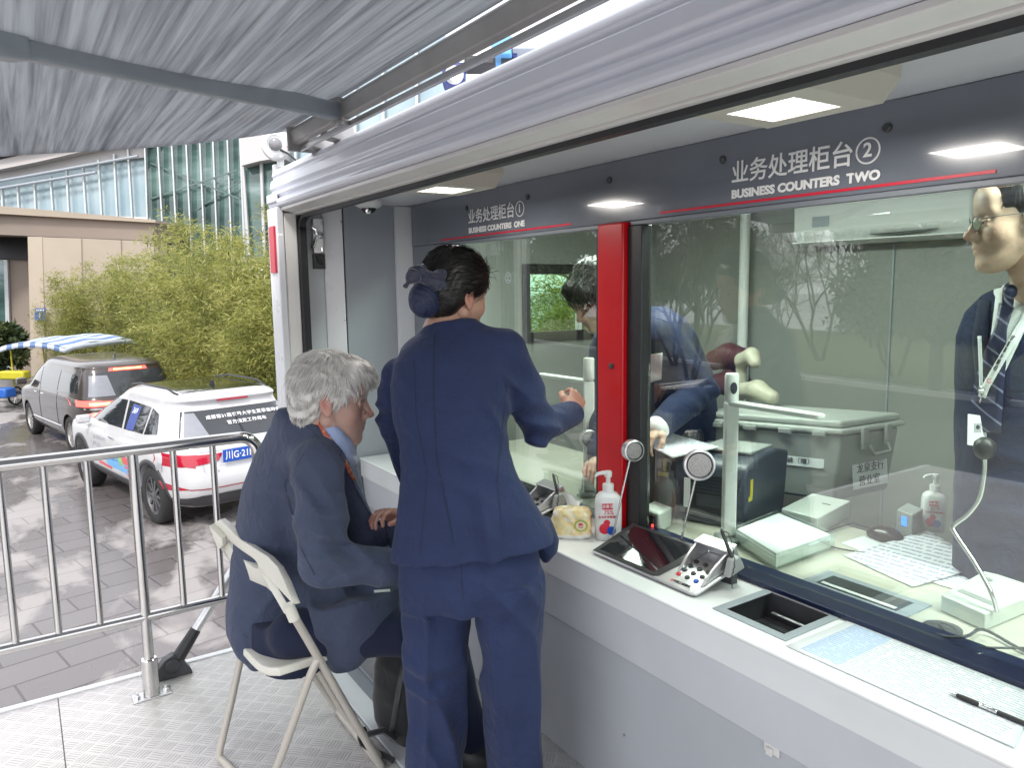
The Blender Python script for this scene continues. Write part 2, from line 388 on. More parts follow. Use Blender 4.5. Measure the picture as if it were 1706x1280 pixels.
mb = MB(); mb.box((-3.0, 3.342, -0.09), (0.955, 3.375, 0.006))
for (xx, yy) in ((-2.6, 3.2), (-0.9, 3.2), (0.85, 3.2), (-2.6, -1), (0.85, -1), (-2.6, -3.6), (0.85, -3.6)): mb.box((xx-.05, yy-.05, GZ), (xx+.05, yy+.05, -0.081))
tag(mb.build('platform_edge', M['white_paint'], bevel=.003), kind='structure')

# ------------------------------------------------------------------ the bank truck
truck = empty('bank_truck', (2.3, 1.0, GZ))
tag(truck, 'white mobile bank truck with open service counter, dark sign band and big windows', 'truck')
_tl = Vector((2.3, 1.0, GZ))
def tp(mb, name, mat, parent=None, **kw):
    """a part of the truck, modelled in world coordinates"""
    o = mb.build(name, mat, parent if parent is not None else truck, **kw)
    if parent is None: o.location = -_tl
    return o
Y0, Y1 = -2.2, 3.60          # the truck's length that is modelled: behind the photographer to its tail end
def yprism(poly, y0=Y0, y1=Y1):
    return [(x, y0, z) for x, z in poly], (0, y1-y0, 0)
# roof shell with pressed flutes
prof = [(1.088,1.988),(1.072,1.992),(1.068,2.006),(1.074,2.016),(1.074,2.024),(1.086,2.030),(1.086,2.036),(1.076,2.044),(1.077,2.055),(1.089,2.062),(1.089,2.070),(1.080,2.078),
        (1.087,2.118),(1.098,2.124),(1.099,2.134),(1.092,2.141),(1.098,2.160),(1.115,2.176),(1.20,2.192),(3.56,2.22),(3.56,2.13),(1.24,2.08),(1.19,2.045),(1.19,2.0),(1.14,1.988)]
mb = MB(); p, e = yprism(prof, Y0, 3.74); mb.prism(p, e)
shell = tp(mb, 'roof_shell', M['shell_paint'], bevel=.004, smooth=50)
mb = MB(); mb.box((1.06, 3.60, 2.01), (1.075, 3.735, 2.05)); tp(mb, 'shell_end_cap', M['white_paint'], bevel=.003)
# beam underside and gasket
mb = MB(); p, e = yprism([(1.089,1.972),(1.145,1.962),(1.15,1.987),(1.089,1.987)], Y0, 3.72); mb.prism(p, e); p, e = yprism([(1.146,1.955),(1.172,1.952),(1.172,1.986),(1.146,1.986)], Y0, 3.72); mb.prism(p, e)
tp(mb, 'beam', M['post_beige'], bevel=.003)
# ceiling of the vestibule
mb = MB(); mb.box((1.191, Y0, 2.022), (1.86, 3.66, 2.05)); tp(mb, 'ceiling', M['ceiling'])
# end post
mb = MB(); mb.box((1.062, 3.60, GZ+.35), (1.098, 3.745, 1.987)); tp(mb, 'tail_edge', M['white_paint'], bevel=.006)
mb = MB(); mb.box((1.0985, 3.606, GZ+.35), (1.162, 3.74, 1.962)); tp(mb, 'corner_post', M['post_beige'], bevel=.006)
mb = MB(); mb.box((1.052, 3.62, 1.68), (1.0615, 3.70, 1.90)); tp(mb, 'reflector', M['reflector'], bevel=.002)
# rubber gasket round the opening: post side with a rounded top corner, then along the beam
path = [(1.180, 3.600, -0.02), (1.180, 3.600, 1.86)] + [(1.180, 3.60-0.09*(1-math.cos(a)), 1.86+0.09*math.sin(a)) for a in (R(15), R(30), R(45), R(60), R(75), R(90))] + [(1.180, 2.5, 1.953), (1.180, Y0, 1.953)]
mb = MB()
rows = []
for q in path: rows.append([(q[0]-.018, q[1], q[2]), (q[0]+.018, q[1], q[2]), (q[0]+.016, q[1]-.02 if q[2] < 1.9 else q[1], q[2]-.004 if q[2] < 1.9 else q[2]-.013), (q[0]-.014, q[1]-.02 if q[2] < 1.9 else q[1], q[2]-.004 if q[2] < 1.9 else q[2]-.013), (q[0]-.018, q[1], q[2])])
mb.grid(rows)
mb.box((1.162, 3.6005, -0.02), (1.205, 3.66, 1.955))
tp(mb, 'gasket', M['rubber'], smooth=60)
# panels of the end wall
mb = MB(); mb.box((1.206, 3.655, 0.0), (1.302, 3.70, 2.02)); tp(mb, 'lock_strip', M['panel_pale'], bevel=.003)
mb = MB(); mb.prism([(1.303,3.652,0),(1.392,3.615,0),(1.400,3.70,0),(1.303,3.70,0)], (0,0,2.02)); tp(mb, 'angle_strip', M['white_paint'], bevel=.004)
mb = MB(); mb.box((1.402, 3.625, 0.0), (1.672, 3.70, 2.02)); tp(mb, 'end_panel', M['panel_dark'], bevel=.002)
mb = MB(); mb.prism([(1.673,3.622,0.),(1.70,3.60,0),(1.80,3.58,0),(1.80,3.70,0),(1.673,3.70,0)], (0,0,2.02)); tp(mb, 'corner_strip', M['panel_pale'], bevel=.006)
for zz in (0.9, 1.45, 1.93):
    mb = MB(); mb.lathe([(.006, 0), (.006, .004), (.003, .006)], (1.385, 3.612, zz), (0.35, -1, 0), 10); tp(mb, 'panel_screw', M['steel'])
# latch block on the strip
lk = MB(); lk.box((1.246, 3.628, 1.775), (1.298, 3.654, 1.945))
lko = tp(lk, 'latch', M['alu'], bevel=.004)
mb = MB(); mb.tube([(1.236, 3.618, 1.90), (1.255, 3.610, 1.89), (1.262, 3.612, 1.86), (1.25, 3.612, 1.83), (1.238, 3.62, 1.80)], .009, 8); mb.lathe([(.02,0),(.02,.012),(.012,.016)], (1.272, 3.628, 1.862), (0,-1,0), 16)
for zz in (1.79, 1.80, 1.92, 1.93): mb.lathe([(.005,0),(.005,.005)], (1.285, 3.628, zz), (0,-1,0), 8)
tp(mb, 'latch_hook', M['chrome'], lko)
mb = MB(); mb.box((1.246, 3.640, 1.700), (1.305, 3.6545, 1.772)); mb.tube([(1.262,3.636,1.765),(1.275,3.63,1.73),(1.295,3.636,1.72),(1.285,3.638,1.75)], .004, 6)
tp(mb, 'latch_recess', M['black'], lko)
mb = MB(); mb.box((1.26, 3.62, 2.0), (1.36, 3.65, 2.0215)); tp(mb, 'cable_tape', M['tape'], bevel=.003)
# fascia with the counter names
FX = 1.75
mb = MB(); mb.box((FX, Y0, 1.812), (1.80, 3.578, 2.0215)); fas = tp(mb, 'sign_fascia', M['fascia'], bevel=.004)
mb = MB(); mb.box((FX-.004, 2.075, 1.798), (1.775, 3.20, 1.8115)); mb.box((FX-.004, Y0, 1.798), (1.775, 1.915, 1.8115)); tp(mb, 'window_trim', M['panel_grey'], bevel=.002)
for (px, py) in ((1479,213),(1205,266),(1016,300),(880,328),(778,347)):
    q = onx(px, py, FX); mb = MB(); mb.lathe([(.011,0),(.011,.006),(.007,.009)], q, (-1,0,0), 12); tp(mb, 'sign_stud', M['dark_grey'], fas)
yd, up = (0, -1, 0), (0, 0, 1)
def sign(n, yc, y0, y1):
    yb = yc+.2235
    text('sign_text', '业务处理柜台', 0.066, M['letter'], (FX-.0025, yb-.187, 1.9095), yd, up, fas, bold=.012, width=.372)
    text('sign_number', n, 0.047, M['letter'], (FX-.0025, yb-.4115, 1.914), yd, up, fas, bold=.02)
    rg = MB(); rg.grid([[(FX-.0008, yb-.4115+r*math.cos(a), 1.9135+r*math.sin(a)) for r in (.0275, .0318)] for a in np.linspace(0, 2*math.pi, 33)])
    o = rg.build('sign_ring', M['letter'], fas, solid=.0008)
    text('sign_text', 'BUSINESS COUNTERS  ' + ('TWO' if n == '2' else 'ONE'), 0.0315, M['letter'], (FX-.0025, yc, 1.8525), yd, up, fas, bold=.05, width=.446)
    rl = MB(); rl.box((FX-.0022, y1, 1.824), (FX-.0002, y0, 1.831)); rl.build('red_line', M['red_vinyl'], fas)
sign('2', 1.268, 1.78, .79); sign('1', 2.765, 3.26, 2.24)
# left jamb between the end wall and the first window, and the red pillar
mb = MB(); mb.box((FX+.002, 3.20, 0.745), (1.80, 3.577, 1.811)); tp(mb, 'window_jamb', M['panel_grey'], bevel=.003)
mb = MB(); mb.box((FX-.006, 3.225, 1.66), (FX+.001, 3.30, 1.785)); tp(mb, 'jamb_recess', M['black'], bevel=.003)
mb = MB(); mb.box((1.722, 1.925, 0.737), (1.79, 2.058, 1.8105)); tp(mb, 'red_pillar', M['red'], bevel=.007, seg=3)
mb = MB(); mb.lathe([(.011,0),(.011,.004),(.004,.006)], onx(1019, 610, 1.722), (-1,0,0), 12); tp(mb, 'pillar_lock', M['dark_grey'])
mb = MB(); mb.box((1.742, 2.059, 0.737), (1.79, 2.088, 1.797)); mb.box((1.742, 1.855, 0.737), (1.79, 1.924, 1.797)); tp(mb, 'pillar_seal', M['rubber'], bevel=.003)
# windows
for (a, b) in ((Y0+.02, 1.853), (2.090, 3.198)):
    mb = MB(); mb.box((1.775, a, 0.752), (1.787, b, 1.797)); wn = tp(mb, 'window', M['pane'])
mb = MB(); mb.box((1.716, Y0, 0.7375), (1.832, 1.924, 0.7515)); tp(mb, 'window_sill', M['navy_strip'], bevel=.002)
mb = MB(); mb.box((1.742, 2.089, 0.7375), (1.80, 3.575, 0.7515)); tp(mb, 'window_sill', M['panel_grey'], bevel=.002)
# faint mark on the first window
mk = MB(); cz = onx(846, 463, 1.7735)
for r0_, r1_ in ((.020, .024),): mk.grid([[(1.7735, cz[1]+r*math.cos(a), cz[2]+r*math.sin(a)) for r in (r0_, r1_)] for a in np.linspace(0, 2*math.pi, 25)])
for (a, b, c_, d) in ((-.012,.012,.009,.012),(-.002,.002,-.009,.009),(-.012,.012,-.012,-.009)): mk.box((1.7732, cz[1]+a, cz[2]+c_), (1.7738, cz[1]+b, cz[2]+d))
tp(mk, 'window_emblem', M['galv'])
# counter: a slab with a cut-out for the money tray
TX0, TX1, TY0, TY1 = 1.500, 1.7155, 1.083, 1.305
mb = MB(); zt, zb = 0.735, 0.640
mb.box((1.43, Y0, zb), (TX0, 3.60, zt)); mb.box((TX0, Y0, zb), (1.79, TY0, zt)); mb.box((TX0, TY1, zb), (1.79, 3.60, zt)); mb.box((TX1, TY0, zb), (1.79, TY1, zt))
bm = bmesh.new(); me = bpy.data.meshes.new('tmp'); me.from_pydata(mb.v, [], mb.f); bm.from_mesh(me); bmesh.ops.remove_doubles(bm, verts=bm.verts, dist=1e-5); bm.to_mesh(me); bm.free()
co = tp(mb, 'counter_top', M['counter'], smooth=0)
lip = MB()
lip.tube([(1.4315, Y0, zt-.006), (1.4315, 3.6, zt-.006)], .0062, 10); lip.build('counter_lip', M['counter'], co)
fr = MB()
for (a, b, c_, d) in ((TX0-.004,TX0+.022,TY0-.004,TY1+.004),(TX0+.022,TX1-.002,TY1-.022,TY1+.004),(TX0+.022,TX1-.002,TY0-.004,TY0+.02)): fr.box((a, c_, .7352), (b, d, .7385))
fr.build('tray_rim', M['galv'], co, bevel=.001)
fr = MB(); fr.box((TX0+.001, TY0+.001, .655), (TX1, TY1-.001, .66)); fr.box((TX0+.0005, TY0, .66), (TX0+.004, TY1, .735)); fr.box((TX0, TY1-.004, .66), (TX1, TY1-.0005, .735)); fr.box((TX0, TY0+.0005, .66), (TX1, TY0+.004, .735))
fr.box((TX1-.0045, TY0+.0045, .6605), (TX1-.0006, TY1-.0045, .7345)); fr.build('tray_well', M['dark_grey'], co)
fr = MB(); fr.box((TX1-.045, TY0+.03, .695), (TX1-.035, TY1-.05, .70)); fr.build('tray_roller', M['alu'], co, bevel=.002)
mb = MB(); p, e = yprism([(1.437,.639),(1.79,.639),(1.79,.48),(1.452,.48)], Y0, 3.599); mb.prism(p, e); tp(mb, 'counter_apron', M['apron'], bevel=.002)
mb = MB(); p, e = yprism([(1.466,.479),(1.79,.479),(1.79,-.02),(1.466,-.02)], Y0, 3.598); mb.prism(p, e); bs = tp(mb, 'counter_base', M['apron_low'], bevel=.002)
q = onx(1288, 1248, 1.466)
mb = MB(); mb.box((1.458, q[1]-.022, q[2]-.012), (1.4655, q[1]+.022, q[2]+.012)); mb.box((1.452, q[1]-.006, q[2]-.016), (1.458, q[1]+.012, q[2]+.004)); mb.build('cupboard_catch', M['post_beige'], bs, bevel=.002)
for (yy, zz) in ((1.62, .22), (1.05, .3)):
    mb = MB(); mb.lathe([(.004,0),(.004,.002)], (1.466, yy, zz), (-1,0,0), 8); mb.build('base_screw', M['alu'], bs)
# floor inside the opening: sill rail, hinge strip with a dark reflection put into its grey, chequer plate
mb = MB(); mb.box((0.958, Y0, -.08), (1.040, 3.60, .008)); tp(mb, 'floor_sill', M['panel_pale'], bevel=.004)
mb = MB(); mb.box((1.041, Y0, -.08), (1.094, 3.60, .004)); mb.box((1.0945, Y0, -.08), (1.108, 3.60, .012)); tp(mb, 'hinge_strip', M['panel_grey'], bevel=.002)
M['tread2'] = tread('worn chequer plate', (0.36, 0.37, 0.385), 0.5, [])
mb = MB(); mb.box((1.1085, Y0, -.08), (1.47, 3.60, .0)); tp(mb, 'vestibule_floor', M['tread2'])
# hull below and behind, cabin interior
mb = MB(); mb.box((1.12, Y0, GZ+.45), (3.52, 3.72, -.081)); tp(mb, 'chassis_skirt', M['white_paint'])
mb = MB(); mb.box((3.46, Y0, -.08), (3.555, 3.735, 2.13)); tp(mb, 'back_wall', M['interior_wall'])
bw = MB()
for yy in (2.86, 1.98, 1.1): bw.box((3.452, yy-.004, .2), (3.4595, yy+.004, 2.1))
tp(bw, 'wall_seam', M['galv'])
bw = MB(); bw.tube([(3.40, 2.80, .2), (3.40, 2.80, 2.1)], .028, 12); tp(bw, 'drain_pipe', M['white_plastic'])
# end wall of the cabin with a window
WX0, WX1, WZ0, WZ1 = 2.52, 3.05, 1.30, 1.70
mb = MB()
mb.box((1.80, 3.66, -.08), (WX0, 3.72, 2.13)); mb.box((WX1, 3.66, -.08), (3.459, 3.72, 2.13)); mb.box((WX0, 3.66, -.08), (WX1, 3.72, WZ0)); mb.box((WX0, 3.66, WZ1), (WX1, 3.72, 2.13))
tp(mb, 'end_wall', M['interior_wall'])
mb = MB()
mb.box((WX0-.03, 3.64, WZ0-.03), (WX1+.03, 3.659, WZ0+.03)); mb.box((WX0-.03, 3.64, WZ1-.03), (WX1+.03, 3.659, WZ1+.03)); mb.box((WX0-.03, 3.64, WZ0+.03), (WX0+.02, 3.659, WZ1-.03)); mb.box((WX1-.02, 3.64, WZ0+.03), (WX1+.03, 3.659, WZ1-.03))
wf = tp(mb, 'cabin_window', M['black'], bevel=.004)
mb = MB(); mb.box((WX0+.02, 3.68, WZ0+.03), (WX1-.02, 3.684, WZ1-.03)); mb.build('pane', glass_mat('cabin pane', (0.78, 0.97, 0.82), 0.4), wf)
mb = MB(); mb.box((2.90, 3.645, WZ0+.03), (2.93, 3.676, WZ1-.03)); mb.build('mullion', M['white_plastic'], wf)
mb = MB(); mb.box((1.833, Y0, .12), (3.459, 3.659, .15)); tp(mb, 'cabin_floor', M['dark_grey'])
mb = MB(); mb.box((1.862, Y0, 2.085), (3.459, 3.659, 2.10)); tp(mb, 'cabin_ceiling', M['white_plastic'])
for (a, b) in ((-.6, .9), (1.5, 3.0)):
    mb = MB(); mb.box((1.99, a, 2.066), (2.21, b, 2.0845)); lf = tp(mb, 'cabin_light', M['white_plastic'], bevel=.003)
    mb = MB(); mb.box((2.005, a+.015, 2.062), (2.195, b-.015, 2.0655)); mb.build('diffuser', M['interior_light'], lf)
    l = bpy.data.lights.new('cabin_glow', 'AREA'); l.shape = 'RECTANGLE'; l.size = .18; l.size_y = b-a-.03; l.energy = 19; l.color = (.90, 1, .93)
    lo = bpy.data.objects.new('cabin_glow', l); COL.objects.link(lo); lo.parent = lf; lo.location = (2.10, (a+b)/2, 2.058)
mb = MB(); mb.box((1.833, Y0, .705), (2.43, 3.50, .733)); mb.box((1.833, Y0, .15), (1.85, 3.50, .704)); dk = tp(mb, 'cabin_desk', M['desk'], bevel=.003)
# inner money tray and cable grommet
fr = MB()
for (a, b, c_, d) in ((1.85,1.875,.985,1.295),(1.965,1.99,.985,1.295),(1.8755,1.9645,.985,1.02),(1.8755,1.9645,1.26,1.295)): fr.box((a, c_, .7335), (b, d, .7365))
fr.build('tray_rim', M['galv'], dk, bevel=.001)
fr = MB(); fr.box((1.8752, 1.0202, .7335), (1.9648, 1.2598, .7345)); fr.build('tray_well', M['dark_grey'], dk)
fr = MB(); fr.box((1.885, 1.03, .735), (1.90, 1.25, .7375)); fr.build('tray_roller', M['counter'], dk, bevel=.001)
q = onz(1570, 1048, .735)
fr = MB(); fr.lathe([(.045,0),(.045,.004),(.03,.005),(.028,.001),(.0,.001)], (q[0], q[1], .7335), (0,0,1), 24); fr.build('grommet', M['dark_grey'], dk)

# ------------------------------------------------------------------ ceiling lights, cameras, air conditioner
def ceiling_light(cx, cy, label):
    e = empty('ceiling_light', (cx, cy, 2.021)); tag(e, label, 'ceiling light', 'square ceiling lights above the counter')
    hw, hl = .150, .160
    mb = MB(); r = []
    for (k, z) in ((1.0, 0), (1.0, -.022), (.86, -.070), (.52, -.072)):
        r.append([(hw*k*sx_, hl*k*sy_, z) for sx_, sy_ in ((-1,-1),(1,-1),(1,1),(-1,1),(-1,-1))])
    mb.grid(r); mb.f.append((12+3, 12+4-1, 12+1, 12+0)) if False else None
    mb.build('lamp_case', M['lamp_case'], e, smooth=25)
    mb = MB(); mb.box((-hw*.52, -hl*.52, -.0705), (hw*.52, hl*.52, -.066)); mb.build('lamp_lens', M['lamp_lens'], e, smooth=0)
    mb = MB()
    for k in range(-3, 4):
        mb.box((hw*.15*k-.0012, -hl*.5, -.0718), (hw*.15*k+.0012, hl*.5, -.0707)); 
    mb.build('lens_rib', M['letter'], e)
    l = bpy.data.lights.new('lamp_glow', 'AREA'); l.shape = 'RECTANGLE'; l.size = hw*1.1; l.size_y = hl*1.1; l.energy = 2.2; l.color = (1, .95, .88)
    lo = bpy.data.objects.new('lamp_glow', l); COL.objects.link(lo); lo.parent = e; lo.location = (0, 0, -.082)
    return e
q = onz(1304, 187, 1.946); ceiling_light(q[0], q[1], 'large lit square ceiling light above the counter two sign')
q = onz(742, 319, 1.946); ceiling_light(q[0], q[1], 'small lit square ceiling light above the first counter, near the dome camera')
e = empty('dome_camera', (1.46, 3.44, 2.0215)); tag(e, 'white dome security camera under the vestibule ceiling by the end wall', 'camera')
mb = MB(); mb.lathe([(.070,0),(.072,-.012),(.066,-.026),(.05,-.036),(.036,-.04)], (0,0,0), (0,0,1), 32); mb.build('housing', M['white_plastic'], e)
mb = MB(); mb.lathe([(.036,-.034),(.035,-.046),(.026,-.058),(.012,-.064),(.001,-.065)], (0,0,0), (0,0,1), 24); mb.build('dome', simple('smoked dome', (.01,.01,.012), .05, coat=.5), e)
mb = MB(); mb.lathe([(.010,0),(.012,.012),(.009,.013)], (-.012,-.02,-.052), (-.4,-.7,-.5), 12); mb.build('lens', M['chrome'], e)
# round outdoor camera at the tail corner of the roof
q = P(459, 240, 4.15)
e = empty('outdoor_camera', tuple(q)); tag(e, 'large round white camera pod at the tail corner of the truck roof', 'camera')
ax = unit((-.42, -.90, -.16))
mb = MB(); mb.lathe([(.04,-.07),(.072,-.05),(.082,-.02),(.080,.0),(.070,.012),(.045,.018),(.044,.012),(.0,.010)], (0,0,0), ax, 32, sy=1.12); mb.build('housing', M['white_plastic'], e)
mb = MB(); mb.lathe([(.036,.012),(.034,.024),(.024,.034),(.010,.039),(.001,.04)], (0,0,0), ax, 24); mb.build('dome', simple('grey dome', (.25,.25,.26), .12), e)
mb = MB(); mb.box((.02,.02,-.12),(.05,.06,.02)); mb.box((.0,.05,-.16),(.05,.09,-.10)); mb.build('bracket', M['white_plastic'], e, bevel=.004)
lb = P(482, 236, 4.10)-q
mb = MB(); mb.obox(lb, r_*.013, u_*.034, f_*.003); lo = mb.build('sticker', M['reflector'], e)
mb = MB(); mb.obox(lb-f_*.004-u_*.010, r_*.0125, u_*.014, f_*.0006); mb.build('sticker_band', M['letter'], lo)
mb = MB(); mb.tube([P(468,250,4.15)-q, P(480,256,4.12)-q, P(492,266,4.08)-q, P(496,285,4.05)-q], .006, 8); mb.build('cable', M['black'], e)
# air conditioner on the back wall
e = empty('air_conditioner', (3.46, 1.98, 1.78)); tag(e, 'white wall mounted air conditioner high on the cabin back wall', 'air conditioner')
mb = MB(); mb.prism([(0,-.42,0),(-.14,-.42,.0),(-.185,-.42,.05),(-.19,-.42,.20),(-.15,-.42,.225),(0,-.42,.225)], (0,.84,0)); mb.build('case', M['white_plastic'], e, bevel=.012, seg=3)
mb = MB(); mb.box((-.1915, .22, .085), (-.1895, .31, .135)); mb.build('display', M['galv'], e)
mb = MB(); mb.prism([(-.193,.02,.034),(-.193,-.29,.040),(-.193,-.24,.030),(-.193,-.13,.022)], (.02,0,0)); mb.build('grille_slot', M['dark_grey'], e)
mb = MB(); mb.box((-.196,-.415,.012),(-.150,.415,.018)); mb.build('louvre', M['white_plastic'], e)
mb = MB(); mb.box((-.1925,-.08,.118),(-.1905,0,.126)); mb.build('badge', M['alu'], e)

# ------------------------------------------------------------------ awning
AX, AZ, AK = 1.04, 2.275, math.tan(R(9))
aw = empty('awning', (AX, 1.0, AZ)); tag(aw, 'grey streaked fabric awning with folding arms stretched out from the truck roof', 'awning')
g = NT('streaked awning fabric'); c = g.co('Object')
s1 = g.noise(g.mapping(c, (55, 1.1, 1)), 1.0, 6, 0.62, 0.5); s2 = g.noise(g.mapping(c, (16, 0.5, 1)), 1.0, 5, 0.6, 0.8); s3 = g.noise(g.mapping(c, (180, 3.0, 1)), 1.0, 3)
blot = g.noise(g.mapping(c, (3.0, .8, 1)), 1.0, 4)
f = g.m('ADD', g.m('MULTIPLY', s1, .5), g.m('ADD', g.m('MULTIPLY', s2, .36), g.m('MULTIPLY', s3, .14)))
colr = g.ramp(f, [(.28, (.18,.185,.20)), (.42, (.33,.34,.355)), (.55, (.50,.515,.535)), (.75, (.64,.655,.67))])
brn = g.ramp(g.noise(g.mapping(c, (9, .6, 1), (0,0,0), (4,2,0)), 1.0, 4), [(.58, 0.0), (.72, 1.0)])
colr = g.mix(g.m('MULTIPLY', brn, .35), colr, (.22,.17,.14)); colr = g.mix(g.m('MULTIPLY', blot, .25), colr, (.28,.30,.34))
t = g.t; df = t.nodes.new('ShaderNodeBsdfDiffuse'); tl = t.nodes.new('ShaderNodeBsdfTranslucent'); mx = t.nodes.new('ShaderNodeMixShader'); mx.inputs[0].default_value = .6
t.links.new(colr, df.inputs[0]); t.links.new(colr, tl.inputs[0]); t.links.new(df.outputs[0], mx.inputs[1]); t.links.new(tl.outputs[0], mx.inputs[2]); t.links.new(mx.outputs[0], g.o.inputs['Surface'])
M['awning'] = g.mat
rows = []
for i in range(25):
    u = i/24; x = -1.78*u; row = []
    for j in range(41):
        v = j/40; y = -2.2+v*4.52
        sag = -.03*math.sin(math.pi*u) + .006*math.sin(u*9+v*3)
        row.append((x, y, x*AK+sag))
    rows.append(row)
mb = MB(); mb.grid(rows); mb.build('fabric', M['awning'], aw, solid=.002)
M['rail_grey'] = simple('weathered aluminium rail', (.40,.39,.38), .4, metal=.25, var=.1, scale=9)
mb = MB(); mb.prism([(.0,-2.3,.0),(.03,-2.3,.012),(.035,-2.3,-.045),(.015,-2.3,-.075),(-.012,-2.3,-.070),(-.02,-2.3,-.02)], (0,4.5,0)); mb.build('cassette_bar', M['rail_grey'], aw, bevel=.004)
mb = MB(); mb.box((.018,-2.3,-.098),(.03,2.2,-.076)); mb.build('lower_rail', M['alu'], aw, bevel=.003)
fz = AX+(-1.78)
mb = MB(); mb.obox((-1.80,.06,-1.80*AK-.02),(.03,0,0),(0,2.27,0),(0,0,.04)); mb.build('front_bar', M['rail_grey'], aw, bevel=.01)
# folding arm: shoulder at the cassette, elbow over the platform, forearm out to the front bar
def P2(px, py, d): return P(px, py, d)-np.array([AX, 1.0, AZ])
sh = onx(563, 186, 1.02)-np.array([AX, 1.0, AZ]); el = onz(14, 68, 2.085)-np.array([AX, 1.0, AZ])
def bar(mb, a, b, w_, h_):
    a = np.array(a); b = np.array(b); d = unit(b-a); sd_ = unit(np.cross(d, (0,0,1))); up_ = np.cross(sd_, d); mb.obox((a+b)/2, (b-a)/2, sd_*w_, up_*h_)
mb = MB(); bar(mb, sh, el, .017, .030); mb.build('upper_arm', M['galv'], aw, bevel=.008, seg=3)
fe = np.array([-1.79, el[1]+1.15, -1.79*AK-.03])
mb = MB(); bar(mb, el, fe, .014, .026); mb.build('forearm', M['galv'], aw, bevel=.008, seg=3)
mb = MB(); d = unit(sh-el); sd_ = unit(np.cross(d, (0,0,1))); up_ = np.cross(sd_, d)
mb.obox(el-d*.02, d*.045, sd_*.030, up_*.036); mb.build('elbow', M['galv'], aw, bevel=.012, seg=3)
mb = MB(); mb.obox(sh+d*.01, d*.022, sd_*.03, up_*.045); mb.lathe([(.016,-.05),(.016,.05)], sh, (0,0,1), 12); mb.build('shoulder', M['rail_grey'], aw, bevel=.006)
for yy in (2.10, 1.88, -1.2):
    mb = MB(); mb.prism([(.02,yy,-.02),(.12,yy,-.02),(.16,yy,-.12),(.14,yy,-.125),(.08,yy,-.10),(.02,yy,-.09)], (0,.07,0)); mb.lathe([(.01,0),(.01,.012)], (.06,yy-.001,-.06), (0,-1,0), 8); mb.build('roof_bracket', M['rail_grey'], aw, bevel=.004)
mb = MB(); mb.box((-.03,2.201,-.1),(.10,2.215,.03)); mb.build('end_plate', M['rail_grey'], aw, bevel=.003)

# ------------------------------------------------------------------ railing
rl = empty('railing', (0.336, 3.15, 0)); tag(rl, 'stainless steel guard railing with upright bars along the platform edge', 'railing')
ro = np.array([.336, 3.15, 0])
mb = MB()
XE = .80
arc = [(XE-.07+.07*math.sin(a), 3.15, 1.0-.07+.07*math.cos(a)) for a in np.linspace(0, R(90), 8)]
mb.tube([np.array(q)-ro for q in [(-.62, 3.15, .335), (-.62, 3.15, .93)] + [(-.55-.07*math.cos(a), 3.15, .93+.07*math.sin(a)) for a in np.linspace(R(10), R(90), 7)] + arc + [(XE, 3.15, .93), (XE, 3.15, .335)]], .024, 16); mb.build('handrail', M['steel'], rl, smooth=60)
mb = MB(); mb.tube([np.array(q)-ro for q in [(-.62, 3.15, .33), (XE, 3.15, .33)]], .019, 14); mb.build('lower_bar', M['steel'], rl, smooth=60)
for xx in (.042, .178, .476, .624, -.092, -.23, -.36):
    mb = MB(); mb.tube([np.array(q)-ro for q in [(xx, 3.15, .33), (xx, 3.15, .985)]], .0125, 12); mb.build('upright_bar', M['steel'], rl, smooth=60)
for xx in (.334, -.50):
    mb = MB(); mb.tube([np.array(q)-ro for q in [(xx, 3.15, .06), (xx, 3.15, .985)]], .0195, 14); mb.build('post', M['steel'], rl, smooth=60)
    mb = MB(); mb.lathe([(.031,.006),(.031,.155),(.027,.16)], np.array([xx,3.15,0])-ro, (0,0,1), 20); bs_ = mb.build('post_socket', M['steel'], rl, bevel=.002)
    mb = MB(); mb.box((xx-.07-ro[0], -.035, .0005), (xx+.07-ro[0], .035, .006))
    mb.build('base_plate', M['alu'], bs_, bevel=.003)
    for sx_ in (-1, 1): mb = MB(); mb.lathe([(.012,.006),(.012,.014),(.006,.015),(.006,.026)], (xx+sx_*.052-ro[0], 0, 0), (0,0,1), 6); mb.build('anchor_bolt', M['alu'], bs_)
# grey strut with a black foot
q0 = np.array([.43, 3.262, .04]); q1 = ony(385, 955, 3.30); qd = unit(q1-q0); q2 = q0+qd*1.0
st = empty('support_strut', (.43, 3.262, 0)); tag(st, 'slanting grey tube on a black plastic foot beside the railing post', 'strut')
so_ = np.array([.43, 3.262, 0])
mb = MB(); mb.tube([q0+qd*.13-so_, q2-so_], .019, 14); mb.build('tube', M['alu'], st, smooth=60)
mb = MB(); mb.tube([q0+qd*.04-so_, q0+qd*.10-so_, q0+qd*.17-so_], [.028,.026,.023], 14)
mb.build('sleeve', M['black'], st, bevel=.003)
mb = MB(); mb.prism([(-.075,-.022,.002),(.075,-.022,.002),(.07,-.022,.02),(.03,-.022,.085),(.005,-.022,.10),(-.03,-.022,.085),(-.07,-.022,.04)], (0,.044,0)); mb.lathe([(.03,0),(.03,.006),(.02,.008)], (0,-.022,.055), (0,-1,0), 18); mb.build('foot', M['dark_grey'], st, bevel=.006)
